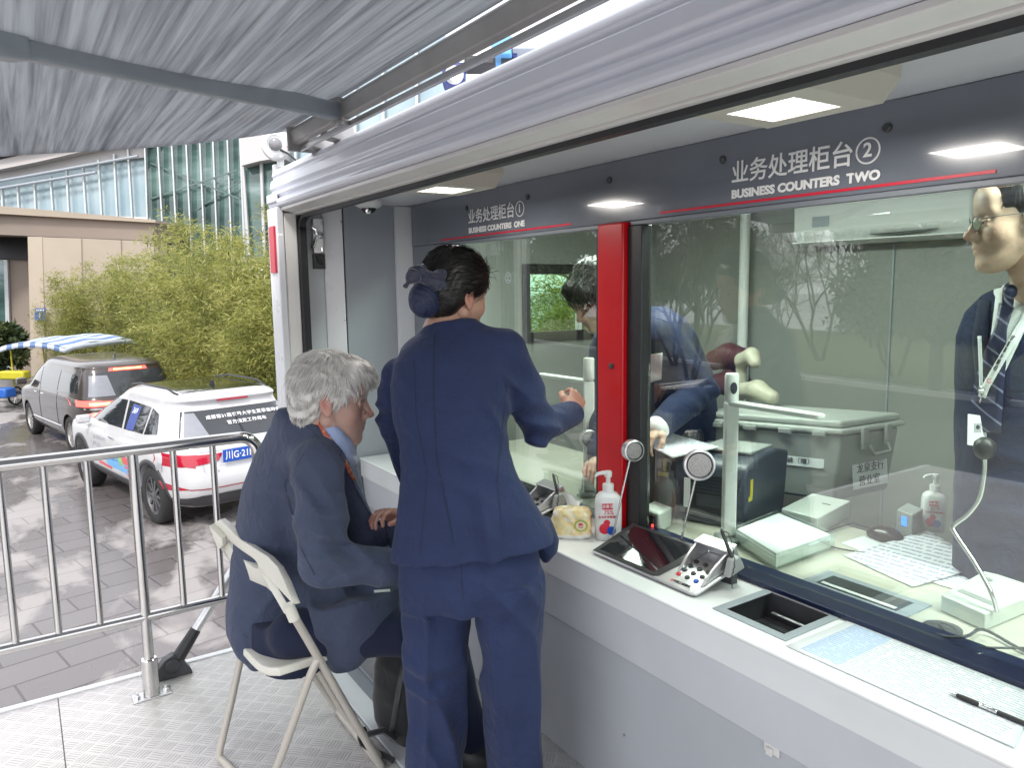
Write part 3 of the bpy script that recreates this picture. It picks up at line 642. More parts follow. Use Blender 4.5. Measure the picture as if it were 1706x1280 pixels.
# ------------------------------------------------------------------ hotel building beyond the bamboo
FH = unit((f_[0], f_[1], 0))
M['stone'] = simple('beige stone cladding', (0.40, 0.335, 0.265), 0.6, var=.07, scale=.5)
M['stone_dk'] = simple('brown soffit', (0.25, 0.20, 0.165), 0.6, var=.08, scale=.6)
M['pale_clad'] = simple('pale cladding', (0.46, 0.43, 0.42), 0.5, var=.05, scale=.4)
M['white_clad'] = simple('white cladding', (0.47, 0.455, 0.455), 0.5, var=.04, scale=.4)
M['frame_grey'] = simple('aluminium window frame', (0.50, 0.53, 0.53), .4, metal=.3)
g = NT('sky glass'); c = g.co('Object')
g.p(Base_Color=g.ramp(g.noise(c, .35, 4), [(.35, (.26,.37,.42)), (.65, (.40,.50,.54))]), Roughness=.05, Coat_Weight=.5); M['sky_glass'] = g.mat  # sky reflection put into the pane colour
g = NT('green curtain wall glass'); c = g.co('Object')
st = g.noise(g.mapping(c, (.16, .16, .75), (R(18), R(-24), 0)), 1.0, 5, .55, .25)  # streaks are reflections painted into the glass colour
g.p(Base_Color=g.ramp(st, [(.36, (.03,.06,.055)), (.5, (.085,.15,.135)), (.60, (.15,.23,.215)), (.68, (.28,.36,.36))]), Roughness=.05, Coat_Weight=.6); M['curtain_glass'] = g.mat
M['brace'] = simple('muted steel behind glass', (.10,.15,.14), .4)
hb = empty('hotel_building', tuple(P(200, 640, 33)*np.array([1,1,0])+np.array([0,0,GZ])))
tag(hb, 'beige hotel with green glass curtain wall, curved roof edge and a flat entrance canopy', 'building')
ho = np.array(hb.location)
def slab(pts, d, t, mb=None, d2=None):
    """plate with the given outline seen from the platform, d metres away (d2 at its right end), t metres deep"""
    mb = mb or MB(); xs = [p[0] for p in pts]; x0, x1 = min(xs), max(xs)
    q = [P(px, py, d + ((d2 or d)-d)*(px-x0)/max(1, x1-x0))-ho for px, py in pts]
    mb.prism(q, FH*t); return mb
D1, D2 = 27.0, 31.0
slab([(-140,332),(0,343),(259,366),(259,371),(0,356),(-140,345)], D1, 4.0, d2=D2).build('canopy_cap', M['stone'], hb)
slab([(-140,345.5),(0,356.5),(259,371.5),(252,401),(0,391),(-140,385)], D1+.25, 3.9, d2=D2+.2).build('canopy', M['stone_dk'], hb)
slab([(46,394),(70,394.5),(78,700),(54,700)], D1+1.3, .5).build('pier', M['stone'], hb)
slab([(70.2,395),(135,397),(142,700),(78.2,700)], D1+1.32, 1.2, d2=D1+1.9).build('wall_panel', M['stone'], hb)
slab([(135.6,397),(201,400),(208,700),(142.6,700)], D1+1.9, 1.2, d2=D1+2.6).build('wall_panel', M['stone'], hb)
slab([(201.6,400),(256,402),(260,700),(208.6,700)], D1+2.6, 1.2, d2=D1+3.2).build('wall_panel', M['stone'], hb)
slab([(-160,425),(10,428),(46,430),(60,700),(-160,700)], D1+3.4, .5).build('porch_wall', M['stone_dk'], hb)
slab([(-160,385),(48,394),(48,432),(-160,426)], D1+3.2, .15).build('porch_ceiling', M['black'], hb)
mb = MB(); slab([(-60,430),(6,433),(12,640),(-60,640)], D1+3.3, .05, mb); mb.build('porch_door', M['curtain_glass'], hb)
mb = MB(); slab([(6,433),(12,433),(19,640),(12,640)], D1+3.25, .1, mb); mb.build('door_frame', M['frame_grey'], hb)
# curtain wall
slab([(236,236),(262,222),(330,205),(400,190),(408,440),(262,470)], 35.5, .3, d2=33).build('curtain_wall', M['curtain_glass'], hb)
for (a, b, c_, d) in ((240,230,248,420),(261,226,275,430),(284,215,297,430),(308,213,320,420),(331,210,342,420),(353,208,363,420),(377,206,387,420),(398,203,408,425)):
    mb = MB(); slab([(a-1.1,b-8),(a+1.1,b-8),(c_+1.1,d+30),(c_-1.1,d+30)], 35.3-(a-236)/172*2.5-.25, .2, mb); mb.build('mullion', M['frame_grey'], hb)
mb = MB()
for (a, b, c_, d) in ((250,270,400,330),(250,330,395,282),(280,380,400,300)):
    slab([(a,b),(c_,d),(c_,d+2.5),(a,b+2.5)], 35.15, .05, mb, d2=32.65)
mb.build('glass_brace', M['brace'], hb)
# low clerestory to the left, its mullions and handrails
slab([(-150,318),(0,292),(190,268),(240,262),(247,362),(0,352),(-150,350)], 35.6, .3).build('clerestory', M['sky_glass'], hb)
slab([(-150,300),(0,272),(150,246),(240,230),(240,262),(190,268),(0,298),(-150,322)], 35.4, .5).build('band_wall', M['white_clad'], hb)
for (a, b, c_, d) in ((2,318,4,348),(28,312,31,350),(56,306,59,352),(83,300,88,354),(110,290,114,356),(137,282,143,358),(163,272,169,359),(189,262,195,361),(212,250,220,363)):
    mb = MB(); slab([(a-1.3,b-6),(a+1.3,b-6),(c_+1.3,d+6),(c_-1.3,d+6)], 35.2, .15, mb); mb.build('mullion', M['frame_grey'], hb)
for (a, b) in (((-150,327),(230,260)), ((-150,337),(160,287))):
    mb = MB(); mb.tube([P(*a, 35.0)-ho, P((a[0]+b[0])/2, (a[1]+b[1])/2+1, 35.0)-ho, P(*b, 35.0)-ho], .07, 8); mb.build('roof_handrail', M['galv'], hb)
roof = [(-150,305),(-80,292),(0,282),(60,270),(120,256),(180,243),(240,231),(262,224),(262,219),(225,222),(180,226),(120,238),(60,252),(0,266),(-80,277),(-150,288)]
slab(roof, 34.8, 2.5).build('roof_band', M['pale_clad'], hb)
slab([(-150,276),(0,255),(90,240),(170,228),(230,219),(170,222),(60,234),(0,246),(-150,266)], 34.4, 2.5).build('roof_edge', M['pale_clad'], hb)
# white block and glazing to the right of the curtain wall, running on behind the truck roof
slab([(398,200),(460,180),(470,262),(432,268),(402,276)], 31.5, 2).build('white_block', M['white_clad'], hb)
slab([(404,270),(462,258),(466,440),(412,440)], 32.2, .3).build('side_glazing', M['curtain_glass'], hb)
for (a, b, c_, d) in ((404,275,414,425),(434,262,440,425)):
    mb = MB(); slab([(a-2,b),(a+2,b),(c_+2,d),(c_-2,d)], 31.9, .15, mb); mb.build('mullion', M['white_clad'], hb)
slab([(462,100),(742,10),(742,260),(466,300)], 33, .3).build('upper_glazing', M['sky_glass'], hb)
for px in (490, 545, 590, 637, 693):
    mb = MB(); slab([(px-2,88-(px-462)*.32),(px+2,86-(px-462)*.32),(px+4,280),(px,280)], 32.6, .2, mb); mb.build('mullion', M['frame_grey'], hb)
# blue notice on the stone wall
bsn = empty('notice_board', tuple(P(67, 524, D1+1.2))); tag(bsn, 'small blue notice with a white figure fixed to the beige hotel wall', 'sign')
mb = MB(); mb.obox((0,0,0), r_*.20, u_*.235, f_*.015); mb.build('board', simple('blue enamel', (.03,.10,.42), .4), bsn)
text('figure', '1', .26, M['letter'], -f_*.02-u_*.03, r_, u_, bsn, bold=.03)
mb = MB(); 
for k in range(4): mb.obox(-f_*.017+u_*.16+r_*(-.12+.08*k), r_*.024, u_*.03, f_*.001)
mb.build('caption', M['letter'], bsn)

# ------------------------------------------------------------------ foliage helpers
def leaf_mat(name, stops, trans=.35, rough=.5):
    g = NT(name); at = g.t.nodes.new('ShaderNodeAttribute'); at.attribute_name = 'tone'
    colr = g.ramp(at.outputs['Fac'], stops)
    g.p(Base_Color=colr, Roughness=rough, Specular_IOR_Level=.35)
    t = g.t; tl = t.nodes.new('ShaderNodeBsdfTranslucent'); mx = t.nodes.new('ShaderNodeMixShader'); mx.inputs[0].default_value = trans
    t.links.new(colr, tl.inputs[0]); t.links.new(g.b.outputs[0], mx.inputs[1]); t.links.new(tl.outputs[0], mx.inputs[2]); t.links.new(mx.outputs[0], g.o.inputs['Surface'])
    return g.mat
M['bamboo_leaf'] = leaf_mat('bamboo leaves', [(0, (.045,.065,.02)), (.3, (.19,.22,.06)), (.65, (.37,.375,.10)), (1, (.58,.54,.22))], .45)
M['tree_leaf'] = leaf_mat('evergreen leaves', [(0, (.018,.032,.014)), (.5, (.05,.075,.028)), (1, (.12,.14,.05))], .25)
M['bark'] = simple('bark', (.10,.085,.07), .85, var=.3, scale=12, bump=.4, bscale=40)
M['culm'] = simple('bamboo culm', (.17,.18,.06), .5, var=.2)
def leaves(name, C_, D_, L_, W_, tone, mat, parent=None):
    """many single leaves: centres, directions, lengths, widths (numpy) as folded diamonds"""
    n = len(C_); D_ = D_/np.linalg.norm(D_, axis=1, keepdims=True)
    rnd = np.random.normal(size=(n, 3)); S = np.cross(D_, rnd); S /= np.linalg.norm(S, axis=1, keepdims=True); N = np.cross(D_, S)
    L = L_[:, None]; Wd = W_[:, None]
    v = np.empty((n, 4, 3)); v[:, 0] = C_; v[:, 1] = C_+D_*L*.4+S*Wd*.5+N*Wd*.12; v[:, 2] = C_+D_*L; v[:, 3] = C_+D_*L*.4-S*Wd*.5+N*Wd*.12
    idx = np.arange(n)[:, None]*4
    F = np.concatenate([idx+np.array([[0, 1, 2]]), idx+np.array([[0, 2, 3]])], 1).reshape(-1, 3)
    me = bpy.data.meshes.new(name); me.vertices.add(n*4); me.vertices.foreach_set('co', v.ravel())
    me.loops.add(F.size); me.loops.foreach_set('vertex_index', F.ravel().astype(np.int32)); me.polygons.add(len(F))
    me.polygons.foreach_set('loop_start', np.arange(0, F.size, 3, dtype=np.int32)); me.update(calc_edges=True)
    a = me.attributes.new('tone', 'FLOAT', 'POINT'); a.data.foreach_set('value', np.repeat(tone, 4).astype(np.float32))
    return link(name, me, mat, parent)
def bamboo(seed, H, rad, nspray=560, per=18):
    rs = np.random.RandomState(seed); e = empty('bamboo'); mb = MB(); tips = []
    for k in range(9):
        a = rs.rand()*6.28; r = rad*.35*math.sqrt(rs.rand()); b = np.array([r*math.cos(a), r*math.sin(a), 0]); h = H*(.66+.40*rs.rand())
        o = np.array([math.cos(a), math.sin(a), 0])*rad*(.3+.5*rs.rand())
        pth = [b+o*(t**2.2)*1.0+np.array([0, 0, h*t-.22*h*max(0, t-.75)*t]) for t in np.linspace(0, 1, 9)]; tips.append(pth)
        mb.tube(pth, [.016*(1-.75*t) for t in np.linspace(0, 1, 9)], 6)
    mb.build('culms', M['culm'], e)
    C_, D_, L_, W_, T_ = [], [], [], [], []
    for s in range(nspray):
        pth = tips[rs.randint(9)]; t = rs.beta(1.5, 1.0); i = min(int(t*8), 7); q = pth[i]+(pth[i+1]-pth[i])*(t*8-i)
        a = rs.rand()*6.28; out = np.array([math.cos(a), math.sin(a), .25+.5*rs.rand()]); ln = rad*(.25+.75*rs.rand())*(1-.60*t**2.2)
        c0 = q+out*ln*.8; tone0 = np.clip(.5+.18*rs.randn()+.22*(t-.5), .02, .98)
        n = per; f1 = rs.rand(n)[:, None]
        c = q+(c0-q)*(.35+.75*f1)+rs.normal(size=(n, 3))*.10*np.array([1, 1, .8])
        d = out*.7+rs.normal(size=(n, 3))*.55+np.array([0, 0, -.55])
        C_.append(c); D_.append(d); L_.append(.09+.09*rs.rand(n)); W_.append(.014+.012*rs.rand(n)); T_.append(np.clip(tone0+.12*rs.randn(n), 0, 1))
    leaves('foliage', np.concatenate(C_), np.concatenate(D_), np.concatenate(L_), np.concatenate(W_), np.concatenate(T_), M['bamboo_leaf'], e)
    return e
protos = [bamboo(s, 4.7, 1.0) for s in (1, 2, 3)]
spots = [(112,478,28,.9),(140,425,27,.95),(172,432,26.5,1.0),(206,402,25.5,1.05),(240,410,26,1),(150,500,27,.9),(280,402,22.5,1.05),(305,366,20,1.05),(268,470,23,.95),(332,352,18,1.05),(362,346,16.8,1.0),(395,372,15.8,.95),(330,440,15.9,1.0),(425,362,14.8,.95),(455,342,14.2,.95),(395,455,14.6,.9),(445,470,13.4,.85),(482,380,13.6,.9),(925,395,13,1.0),(985,400,12.6,1.0)]
used = [0, 0, 0]
for i, (px, ty, d, rs_) in enumerate(spots):
    k = i % 3
    o = protos[k] if not used[k] else copy_tree(protos[k]); used[k] = 1
    b = P(px, 640, d); h = P(px, ty, d)[2]-GZ
    o.location = (b[0], b[1], GZ); o.scale = (rs_*1.05, rs_*1.05, h/4.75); o.rotation_euler = (0, 0, i*1.7)
    tag(o, 'yellow green bamboo clump in the hedge behind the parked cars', 'bamboo', 'bamboo clumps behind the parked cars')

# trees and hedge across the road: seen mirrored in the windows
def bare_tree(seed, H, vase=.5, depth=7):
    rs = np.random.RandomState(seed); e = empty('bare_tree'); tr, cr = MB(), MB()
    def grow(p, d, ln, r, lv):
        n = 3; pts = [p]; dd = d.copy()
        for k in range(n):
            dd = unit(dd+rs.normal(size=3)*.13+np.array([0, 0, .06])); pts.append(pts[-1]+dd*ln/n)
        (tr if lv < 2 else cr).tube(pts, list(np.linspace(r, r*.62, n+1)), 6 if lv < 2 else 4 if lv < 4 else 3, cap=False)
        if lv >= depth: return
        for k in range(3 if lv in (0, 1) else 2+(rs.rand() < .55)):
            a = rs.rand()*6.28; x, y, _ = frame_of(dd); sp = (.30+.35*rs.rand())*(vase/.5)
            nd = unit(dd+(x*math.cos(a)+y*math.sin(a))*sp); grow(pts[-1 if k == 0 else rs.randint(2, 4)], nd, ln*(.66+.2*rs.rand()), r*.60, lv+1)
    for k in range(3):
        a = k*2.1+rs.rand(); grow(np.array([.12*math.cos(a), .12*math.sin(a), 0]), unit((math.cos(a)*.28, math.sin(a)*.28, 1)), H*.26, .075, 0)
    tr.build('trunk', M['bark'], e, smooth=60); cr.build('crown', M['bark'], e, smooth=60)
    return e
bt = [bare_tree(11, 7.5), bare_tree(12, 8.5, .42), bare_tree(13, 7, .55)]
bpos = [(-14.6,17.0),(-17.5,20.5),(-20.3,19.2),(-16.9,24.0),(-23.0,18.0),(-25.5,24.0),(-21,27),(-20.5,13.5),(-26,13),(-30,20),(-24.5,9.0),(-34,28)]
for i, (x, y) in enumerate(bpos):
    o = bt[i % 3] if i < 3 else copy_tree(bt[i % 3]); o.location = (x, y, GZ); o.rotation_euler = (0, 0, i*2.3); s_ = 1+.12*math.sin(i*5); o.scale = (s_, s_, s_)
    tag(o, 'leafless many stemmed tree across the road, mirrored in the truck windows', 'tree', 'bare trees across the road')
# bare crown above the truck roof at the top of the picture
o = copy_tree(bt[0]); b = P(1090, 300, 19); o.location = (b[0], b[1], GZ); o.scale = (1.25, 1.25, 1.25); tag(o, 'bare twiggy tree standing behind the truck, above its roof line', 'tree')
def leafy(seed, H, rad, n=9000, nm='evergreen_tree'):
    rs = np.random.RandomState(seed); e = empty(nm); mb = MB()
    mb.tube([(0,0,0),(.05,0,H*.2),(0,.05,H*.45),(.05,0,H*.8)], [.16,.13,.10,.03], 8)
    cl = []
    for k in range(46):
        a = rs.rand()*6.28; z = H*(.28+.68*rs.rand()); rr = rad*math.sqrt(max(.05, 1-((z/H-.55)/.5)**2))*(.3+.7*math.sqrt(rs.rand())); q = np.array([rr*math.cos(a), rr*math.sin(a), z]); cl.append(q)
        mb.tube([(0, 0, max(.15*H, z-rr*.7)), q*.6+np.array([0,0,z*.36]), q], [.045,.03,.01], 5)
    mb.build('trunk', M['bark'], e, smooth=60)
    ci = rs.randint(46, size=n); sz = rad*(.22+.14*rs.rand(46)); v = rs.normal(size=(n, 3)); v /= np.linalg.norm(v, axis=1, keepdims=True)
    C_ = np.array(cl)[ci]+v*(sz[ci]*rs.rand(n)**.4)[:, None]*np.array([1, 1, .7]); tn = np.clip(rs.normal(.5, .17, 46)[ci]+rs.normal(0, .12, n), 0, 1)
    leaves('crown', C_, v+rs.normal(size=(n, 3))*.6, .16+.14*rs.rand(n), .10+.06*rs.rand(n), tn, M['tree_leaf'], e)
    return e
et = leafy(5, 6.5, 2.3)
for i, (x, y, s_) in enumerate([(-16.6,8.6,1.05),(-18.5,11.2,1.2),(-13.5,25.5,1.0),(-17,29.5,1.15),(-10.5,31,1.1),(-22,32,1.3),(-30,31,1.35)]):
    o = et if i == 0 else copy_tree(et); o.location = (x, y, GZ); o.scale = (s_,)*3; o.rotation_euler = (0, 0, i*1.9)
    tag(o, 'round evergreen tree across the road, mirrored in the truck windows', 'tree', 'evergreen trees across the road')
def hedge():
    rs = np.random.RandomState(9); e = empty('hedge', (-36, 14, GZ)); n = 26000; C_ = np.empty((n, 3)); C_[:, 0] = rs.normal(0, .9, n); C_[:, 1] = rs.uniform(-16, 14, n); C_[:, 2] = rs.beta(1.3, 1.2, n)*(3.6+.5*np.sin(C_[:, 1]*.9)+.35*np.sin(C_[:, 1]*2.3))
    tone = np.clip(.35+.15*np.sin(C_[:, 1]*1.7)*np.cos(C_[:, 2]*2)+rs.normal(0, .15, n), 0, 1)
    leaves('foliage', C_, rs.normal(size=(n, 3)), .25+.2*rs.rand(n), .16+.1*rs.rand(n), tone, M['tree_leaf'], e)
    mb = MB()
    for y in np.arange(-15, 14, 1.4): mb.tube([(0, y, 0), (.1, y+.1, 1.5), (0, y, 2.8)], [.06, .05, .02], 6)
    mb.build('stems', M['bark'], e)
    e.rotation_euler = (0, 0, R(18)); tag(e, 'tall dark evergreen hedge far across the road, mirrored in the big window', 'hedge')
hedge()
sh_ = leafy(21, 1.9, .75, 3500, 'shrub'); b = onz(4, 655, GZ); b = P(2, 640, 25.0); sh_.location = (b[0], b[1], GZ+.25); tag(sh_, 'dark shrub at the hotel porch, at the left edge of the view', 'shrub')
mb = MB(); mb.lathe([(.42,-.25),(.5,.25),(.46,.3),(.38,.24),(0,.22)], (0,0,0), (0,0,1), 20); mb.build('planter', M['white_clad'], sh_)

# ------------------------------------------------------------------ vehicles
def catmull(tab, n):
    tab = np.array(tab, float); k = len(tab); out = []
    for s in np.linspace(0, k-1, n):
        i = min(int(s), k-2); t = s-i; p0, p1, p2, p3 = tab[max(i-1,0)], tab[i], tab[i+1], tab[min(i+2,k-1)]
        out.append(.5*((2*p1)+(-p0+p2)*t+(2*p0-5*p1+4*p2-p3)*t*t+(-p0+3*p1-3*p2+p3)*t**3))
    return np.array(out)
class Car:
    def __init__(s, tab, n=6.0, arch=.02):
        s.tab = catmull(tab, 60); s.tab[:, 0] = np.maximum.accumulate(s.tab[:, 0]+np.arange(60)*1e-6); s.n = n; s.arch = arch
    def row(s, z): return [np.interp(z, s.tab[:, 0], s.tab[:, k]) for k in range(1, 4)]
    def side(s, x, z, off=0.0):
        xr, xf, w_ = s.row(z); xc, A = (xr+xf)/2, (xf-xr)/2; q = min(.9999, abs((x-xc)/A)); return w_*(1-q**s.n)**(1/s.n)+off
    def rear(s, y, z, off=0.0):
        xr, xf, w_ = s.row(z); xc, A = (xr+xf)/2, (xf-xr)/2; q = min(.9999, abs(y/w_)); return xc-A*(1-q**s.n)**(1/s.n)-off
    def top(s, x, y, zlo):
        lo, hi = zlo, s.tab[-1, 0]
        for _ in range(24):
            z = (lo+hi)/2; xr, xf, w_ = s.row(z); xc, A = (xr+xf)/2, (xf-xr)/2
            if abs((x-xc)/A)**s.n+abs(y/w_)**s.n < 1: lo = z
            else: hi = z
        return (lo+hi)/2
    def body(s, name, mat, parent, wheels, rw, cut=.27):
        mb = MB(); rows = []; N = 96
        for (z, xr, xf, w_) in s.tab:
            xc, A = (xr+xf)/2, (xf-xr)/2; row = []
            for k in range(N):
                a = 2*math.pi*k/N; c_, s_ = math.cos(a), math.sin(a)
                row.append((xc+A*np.sign(c_)*abs(c_)**(2/s.n), w_*np.sign(s_)*abs(s_)**(2/s.n), z))
            rows.append(row+[row[0]])
        for i in range(len(rows)-1):
            pass
        V = [p for r in rows for p in r[:-1]]; F = [(i*N+k, i*N+(k+1) % N, (i+1)*N+(k+1) % N, (i+1)*N+k) for i in range(len(rows)-1) for k in range(N)]
        F += [tuple(range(N))[::-1], tuple(range((len(rows)-1)*N, len(rows)*N))]
        mb.add(V, F); o = mb.build(name, mat, parent, smooth=40)
        cb = MB()
        for (wx, wz) in wheels:
            for sg in (-1, 1): cb.lathe([(rw+.05, 0), (rw+.05, .6)], (wx, sg*1.25-(.6-.0 if sg > 0 else 0), wz), (0, 1, 0), 32)
        co_ = cb.build('cutter', None, None, smooth=0)
        md = o.modifiers.new('arch', 'BOOLEAN'); md.object = co_; md.operation = 'DIFFERENCE'; md.solver = 'EXACT'
        dg = bpy.context.evaluated_depsgraph_get(); me = bpy.data.meshes.new_from_object(o.evaluated_get(dg)); o.modifiers.clear(); o.data = me
        bpy.data.objects.remove(co_); me.polygons.foreach_set('use_smooth', [True]*len(me.polygons)); me.set_sharp_from_angle(angle=R(40)); return o
    def patch_side(s, c4, sg=1, off=.004, nu=14, nv=8):
        """bilinear patch on the flank: corners (x,z) bottom-rear, bottom-front, top-front, top-rear"""
        rows = []
        for j in range(nv+1):
            v = j/nv; row = []
            for i in range(nu+1):
                u = i/nu; x = (1-v)*((1-u)*c4[0][0]+u*c4[1][0])+v*((1-u)*c4[3][0]+u*c4[2][0]); z = (1-v)*((1-u)*c4[0][1]+u*c4[1][1])+v*((1-u)*c4[3][1]+u*c4[2][1])
                row.append((x, sg*s.side(x, z, off), z))
            rows.append(row)
        return rows
    def patch_rear(s, c4, off=.004, nu=20, nv=8):
        rows = []
        for j in range(nv+1):
            v = j/nv; row = []
            for i in range(nu+1):
                u = i/nu; y = (1-v)*((1-u)*c4[0][0]+u*c4[1][0])+v*((1-u)*c4[3][0]+u*c4[2][0]); z = (1-v)*((1-u)*c4[0][1]+u*c4[1][1])+v*((1-u)*c4[3][1]+u*c4[2][1])
                row.append((s.rear(y, z, off), y, z))
            rows.append(row)
        return rows
    def arch(s, *a): pass
def wheel(parent, x, y, r, sg, mats):
    w_ = empty('wheel', (x, y, r)); w_.parent = parent
    mb = MB(); mb.lathe([(r*.62,-.10),(r*.92,-.11),(r,-.085),(r,.085),(r*.92,.11),(r*.66,.10),(r*.64,.0)], (0,0,0), (0,sg,0), 36); mb.build('tyre', mats[0], w_, smooth=50)
    mb = MB(); mb.lathe([(r*.66,.0),(r*.67,.095),(r*.62,.092),(r*.58,.04),(.02,.03),(.0,.03)], (0,0,0), (0,sg,0), 36)
    for k in range(10):
        a = 2*math.pi*k/10; d = np.array([math.cos(a), 0, math.sin(a)]); t_ = np.array([-math.sin(a), 0, math.cos(a)])
        mb.obox(d*r*.36+np.array([0, sg*.065, 0]), d*r*.29, t_*r*.045, np.array([0, .018, 0]))
    mb.lathe([(r*.13,.03),(r*.13,.085),(r*.08,.095),(0,.095)], (0,0,0), (0,sg,0), 16); mb.build('rim', mats[1], w_, smooth=40)
    return w_
M['blind'] = simple('pale sun blind', (.25,.26,.29), .2)
M['tyre'] = simple('tyre rubber', (.022,.022,.022), .8, var=.2, bump=.2, bscale=60)
M['rim'] = simple('grey alloy', (.22,.22,.23), .35, metal=.8)
M['rim_bright'] = simple('bright alloy', (.5,.48,.46), .3, metal=.8)
M['car_white'] = simple('white car paint', (.58,.58,.595), .22, coat=.8, var=.02)
M['car_brown'] = simple('brown grey car paint', (.052,.040,.036), .3, metal=.25, coat=.8, var=.08)
M['tail_red'] = simple('red lamp plastic', (.42,.008,.03), .12, coat=.6)
M['tail_lit'] = simple('lit brake lamp', (.9,.1,.08), .3, emit=(1,.06,.05,1), es=1.6)
M['lamp_hot'] = simple('lit lamp core', (1,.7,.2), .3, emit=(1,.58,.12,1), es=2.2)
M['plate_blue'] = simple('blue number plate', (.01,.085,.45), .35)
M['decal_blue'] = simple('blue decal', (.15,.42,.75), .35); M['decal_red'] = simple('red decal', (.72,.10,.12), .35); M['decal_green'] = simple('green decal', (.3,.55,.2), .35); M['decal_grey'] = simple('grey decal', (.45,.45,.5), .4); M['seat_blue'] = simple('blue sticker on glass', (.05,.08,.30), .25)
def place_car(e, heading, wheel_world, wheel_local, sc_=1.0):
    wheel_local = (wheel_local[0]*sc_, wheel_local[1]*sc_); e.scale = (sc_,)*3
    a = -heading; c_, s_ = math.cos(a+math.pi/2), math.sin(a+math.pi/2)     # local +x points along the heading
    lx, ly = wheel_local; e.rotation_euler = (0, 0, a+math.pi/2)
    e.location = (wheel_world[0]-(c_*lx-s_*ly), wheel_world[1]-(s_*lx+c_*ly), GZ)
# white SUV
suv = empty('parked_suv'); tag(suv, 'white sport utility car with black glass roof and blue number plate, nearest the railing', 'car')
T = [(.27,.24,4.3,.80),(.40,.07,4.5,.895),(.60,.0,4.58,.925),(.86,.05,4.56,.93),(.98,.09,4.35,.905),(1.06,.15,3.62,.875),(1.28,.36,3.12,.79),(1.47,.52,2.62,.715),(1.555,.48,2.42,.69),(1.61,.60,2.25,.63),(1.645,.85,2.1,.50),(1.655,1.1,1.95,.33)]
cr = Car(T, 6.0); WR, X1, X2 = .36, .92, 3.60
cr.body('body', M['car_white'], suv, [(X1, WR), (X2, WR)], WR)
mb = MB(); mb.grid(cr.patch_side([(3.55,1.075),(1.95,1.085),(2.05,1.44),(2.72,1.43)])); mb.build('side_window', M['car_glass'], suv)
mb = MB(); mb.grid(cr.patch_side([(1.88,1.085),(1.22,1.10),(1.20,1.43),(1.98,1.445)])); mb.build('side_window', M['car_glass'], suv)
mb = MB(); mb.grid(cr.patch_side([(1.17,1.10),(.80,1.14),(.92,1.37),(1.15,1.425)])); mb.build('side_window', M['car_glass'], suv)
mb = MB(); mb.grid(cr.patch_side([(1.80,1.095),(1.55,1.10),(1.50,1.40),(1.80,1.42)], off=.0055)); mb.build('window_sticker', M['seat_blue'], suv)
q = cr.side(1.7, 1.32, .008)
text('window_number', '369', .11, M['letter'], (1.64, q+.002, 1.34), (-1,0,0), (0,-.55,1), suv)
rw_ = MB(); rw_.grid(cr.patch_rear([(.76,1.09),(-.76,1.09),(-.63,1.42),(.63,1.42)])); rwo = rw_.build('rear_window', M['car_glass'], suv)
rw_ = MB(); rw_.grid(cr.patch_rear([(.72,1.10),(.42,1.095),(.50,1.40),(.60,1.40)], off=.006)); rw_.build('sun_blind', M['blind'], rwo)
q0_ = np.array([cr.rear(0, 1.12), 0, 1.12]); q1_ = np.array([cr.rear(0, 1.40), 0, 1.40]); upv = unit(q1_-q0_); nrm = np.cross((0,-1,0), upv)
def rear_text(s_, z, size, y=0.0, sx=1.0):
    x = cr.rear(y, z, .0)
    text('rear_lettering', s_, size, M['letter'], np.array([x, y, z])+nrm*.012, (0,-1,0), upv, rwo, bold=.012, sx=sx, space=1.06)
rear_text('成都第31届世界大学生夏季运动会', 1.325, .064, -.10); rear_text('官方指定工作用车', 1.245, .064, -.10)
wp = MB(); wp.tube([(cr.rear(0,1.10,.012),.0,1.12),(cr.rear(.02,1.35,.012),.02,1.35)], .006, 6); wp.build('rear_wiper', M['black'], rwo)
rows = [[(x, y, cr.top(x, y, 1.45)+.004) for x in np.linspace(.70, 2.35, 14)] for y in np.linspace(-.53, .53, 10)]
mb = MB(); mb.grid(rows); mb.build('glass_roof', simple('black glass roof', (.012,.014,.014), .05, coat=.6), suv)
for sg in (-1, 1):
    pts = [(x, sg*(.585+.03*math.sin((x-.75)/1.6*math.pi)), cr.top(x, sg*.55, 1.40)+(.035 if .8 < x < 2.3 else .0)) for x in (.72,.80,1.0,1.4,1.9,2.25,2.40)]
    mb = MB(); mb.tube(pts, .014, 8); mb.build('roof_rail', M['black'], suv, smooth=60)
mb = MB(); mb.prism([(1.0,-.01,1.653),(1.13,-.006,1.658),(1.05,-.004,1.72),(1.0,-.004,1.725)], (0,.02,0)); mb.build('roof_fin', M['black'], suv, bevel=.004)
mb = MB(); mb.box((.47,-.2,1.515),(.51,.2,1.535)); mb.build('brake_light', M['tail_red'], suv, bevel=.004)
for sg in (-1, 1):
    mb = MB(); mb.grid(cr.patch_rear([(sg*.918,.80),(sg*.42,.86),(sg*.36,.945),(sg*.905,.955)], off=.010)); mb.grid(cr.patch_side([(.09,.80),(.30,.86),(.36,.95),(.12,.955)], sg, .012)); mb.build('tail_light', M['tail_red'], suv)
    mb = MB(); mb.grid(cr.patch_rear([(sg*.90,.50),(sg*.80,.535),(sg*.74,.545),(sg*.905,.60)], off=.008)); mb.build('reflector', M['tail_red'], suv)
mb = MB(); mb.grid(cr.patch_rear([(.82,.535),(-.82,.535),(-.82,.548),(.82,.548)], off=.007)); mb.build('bumper_strip', simple('dark red strip', (.30,.02,.03), .4), suv)
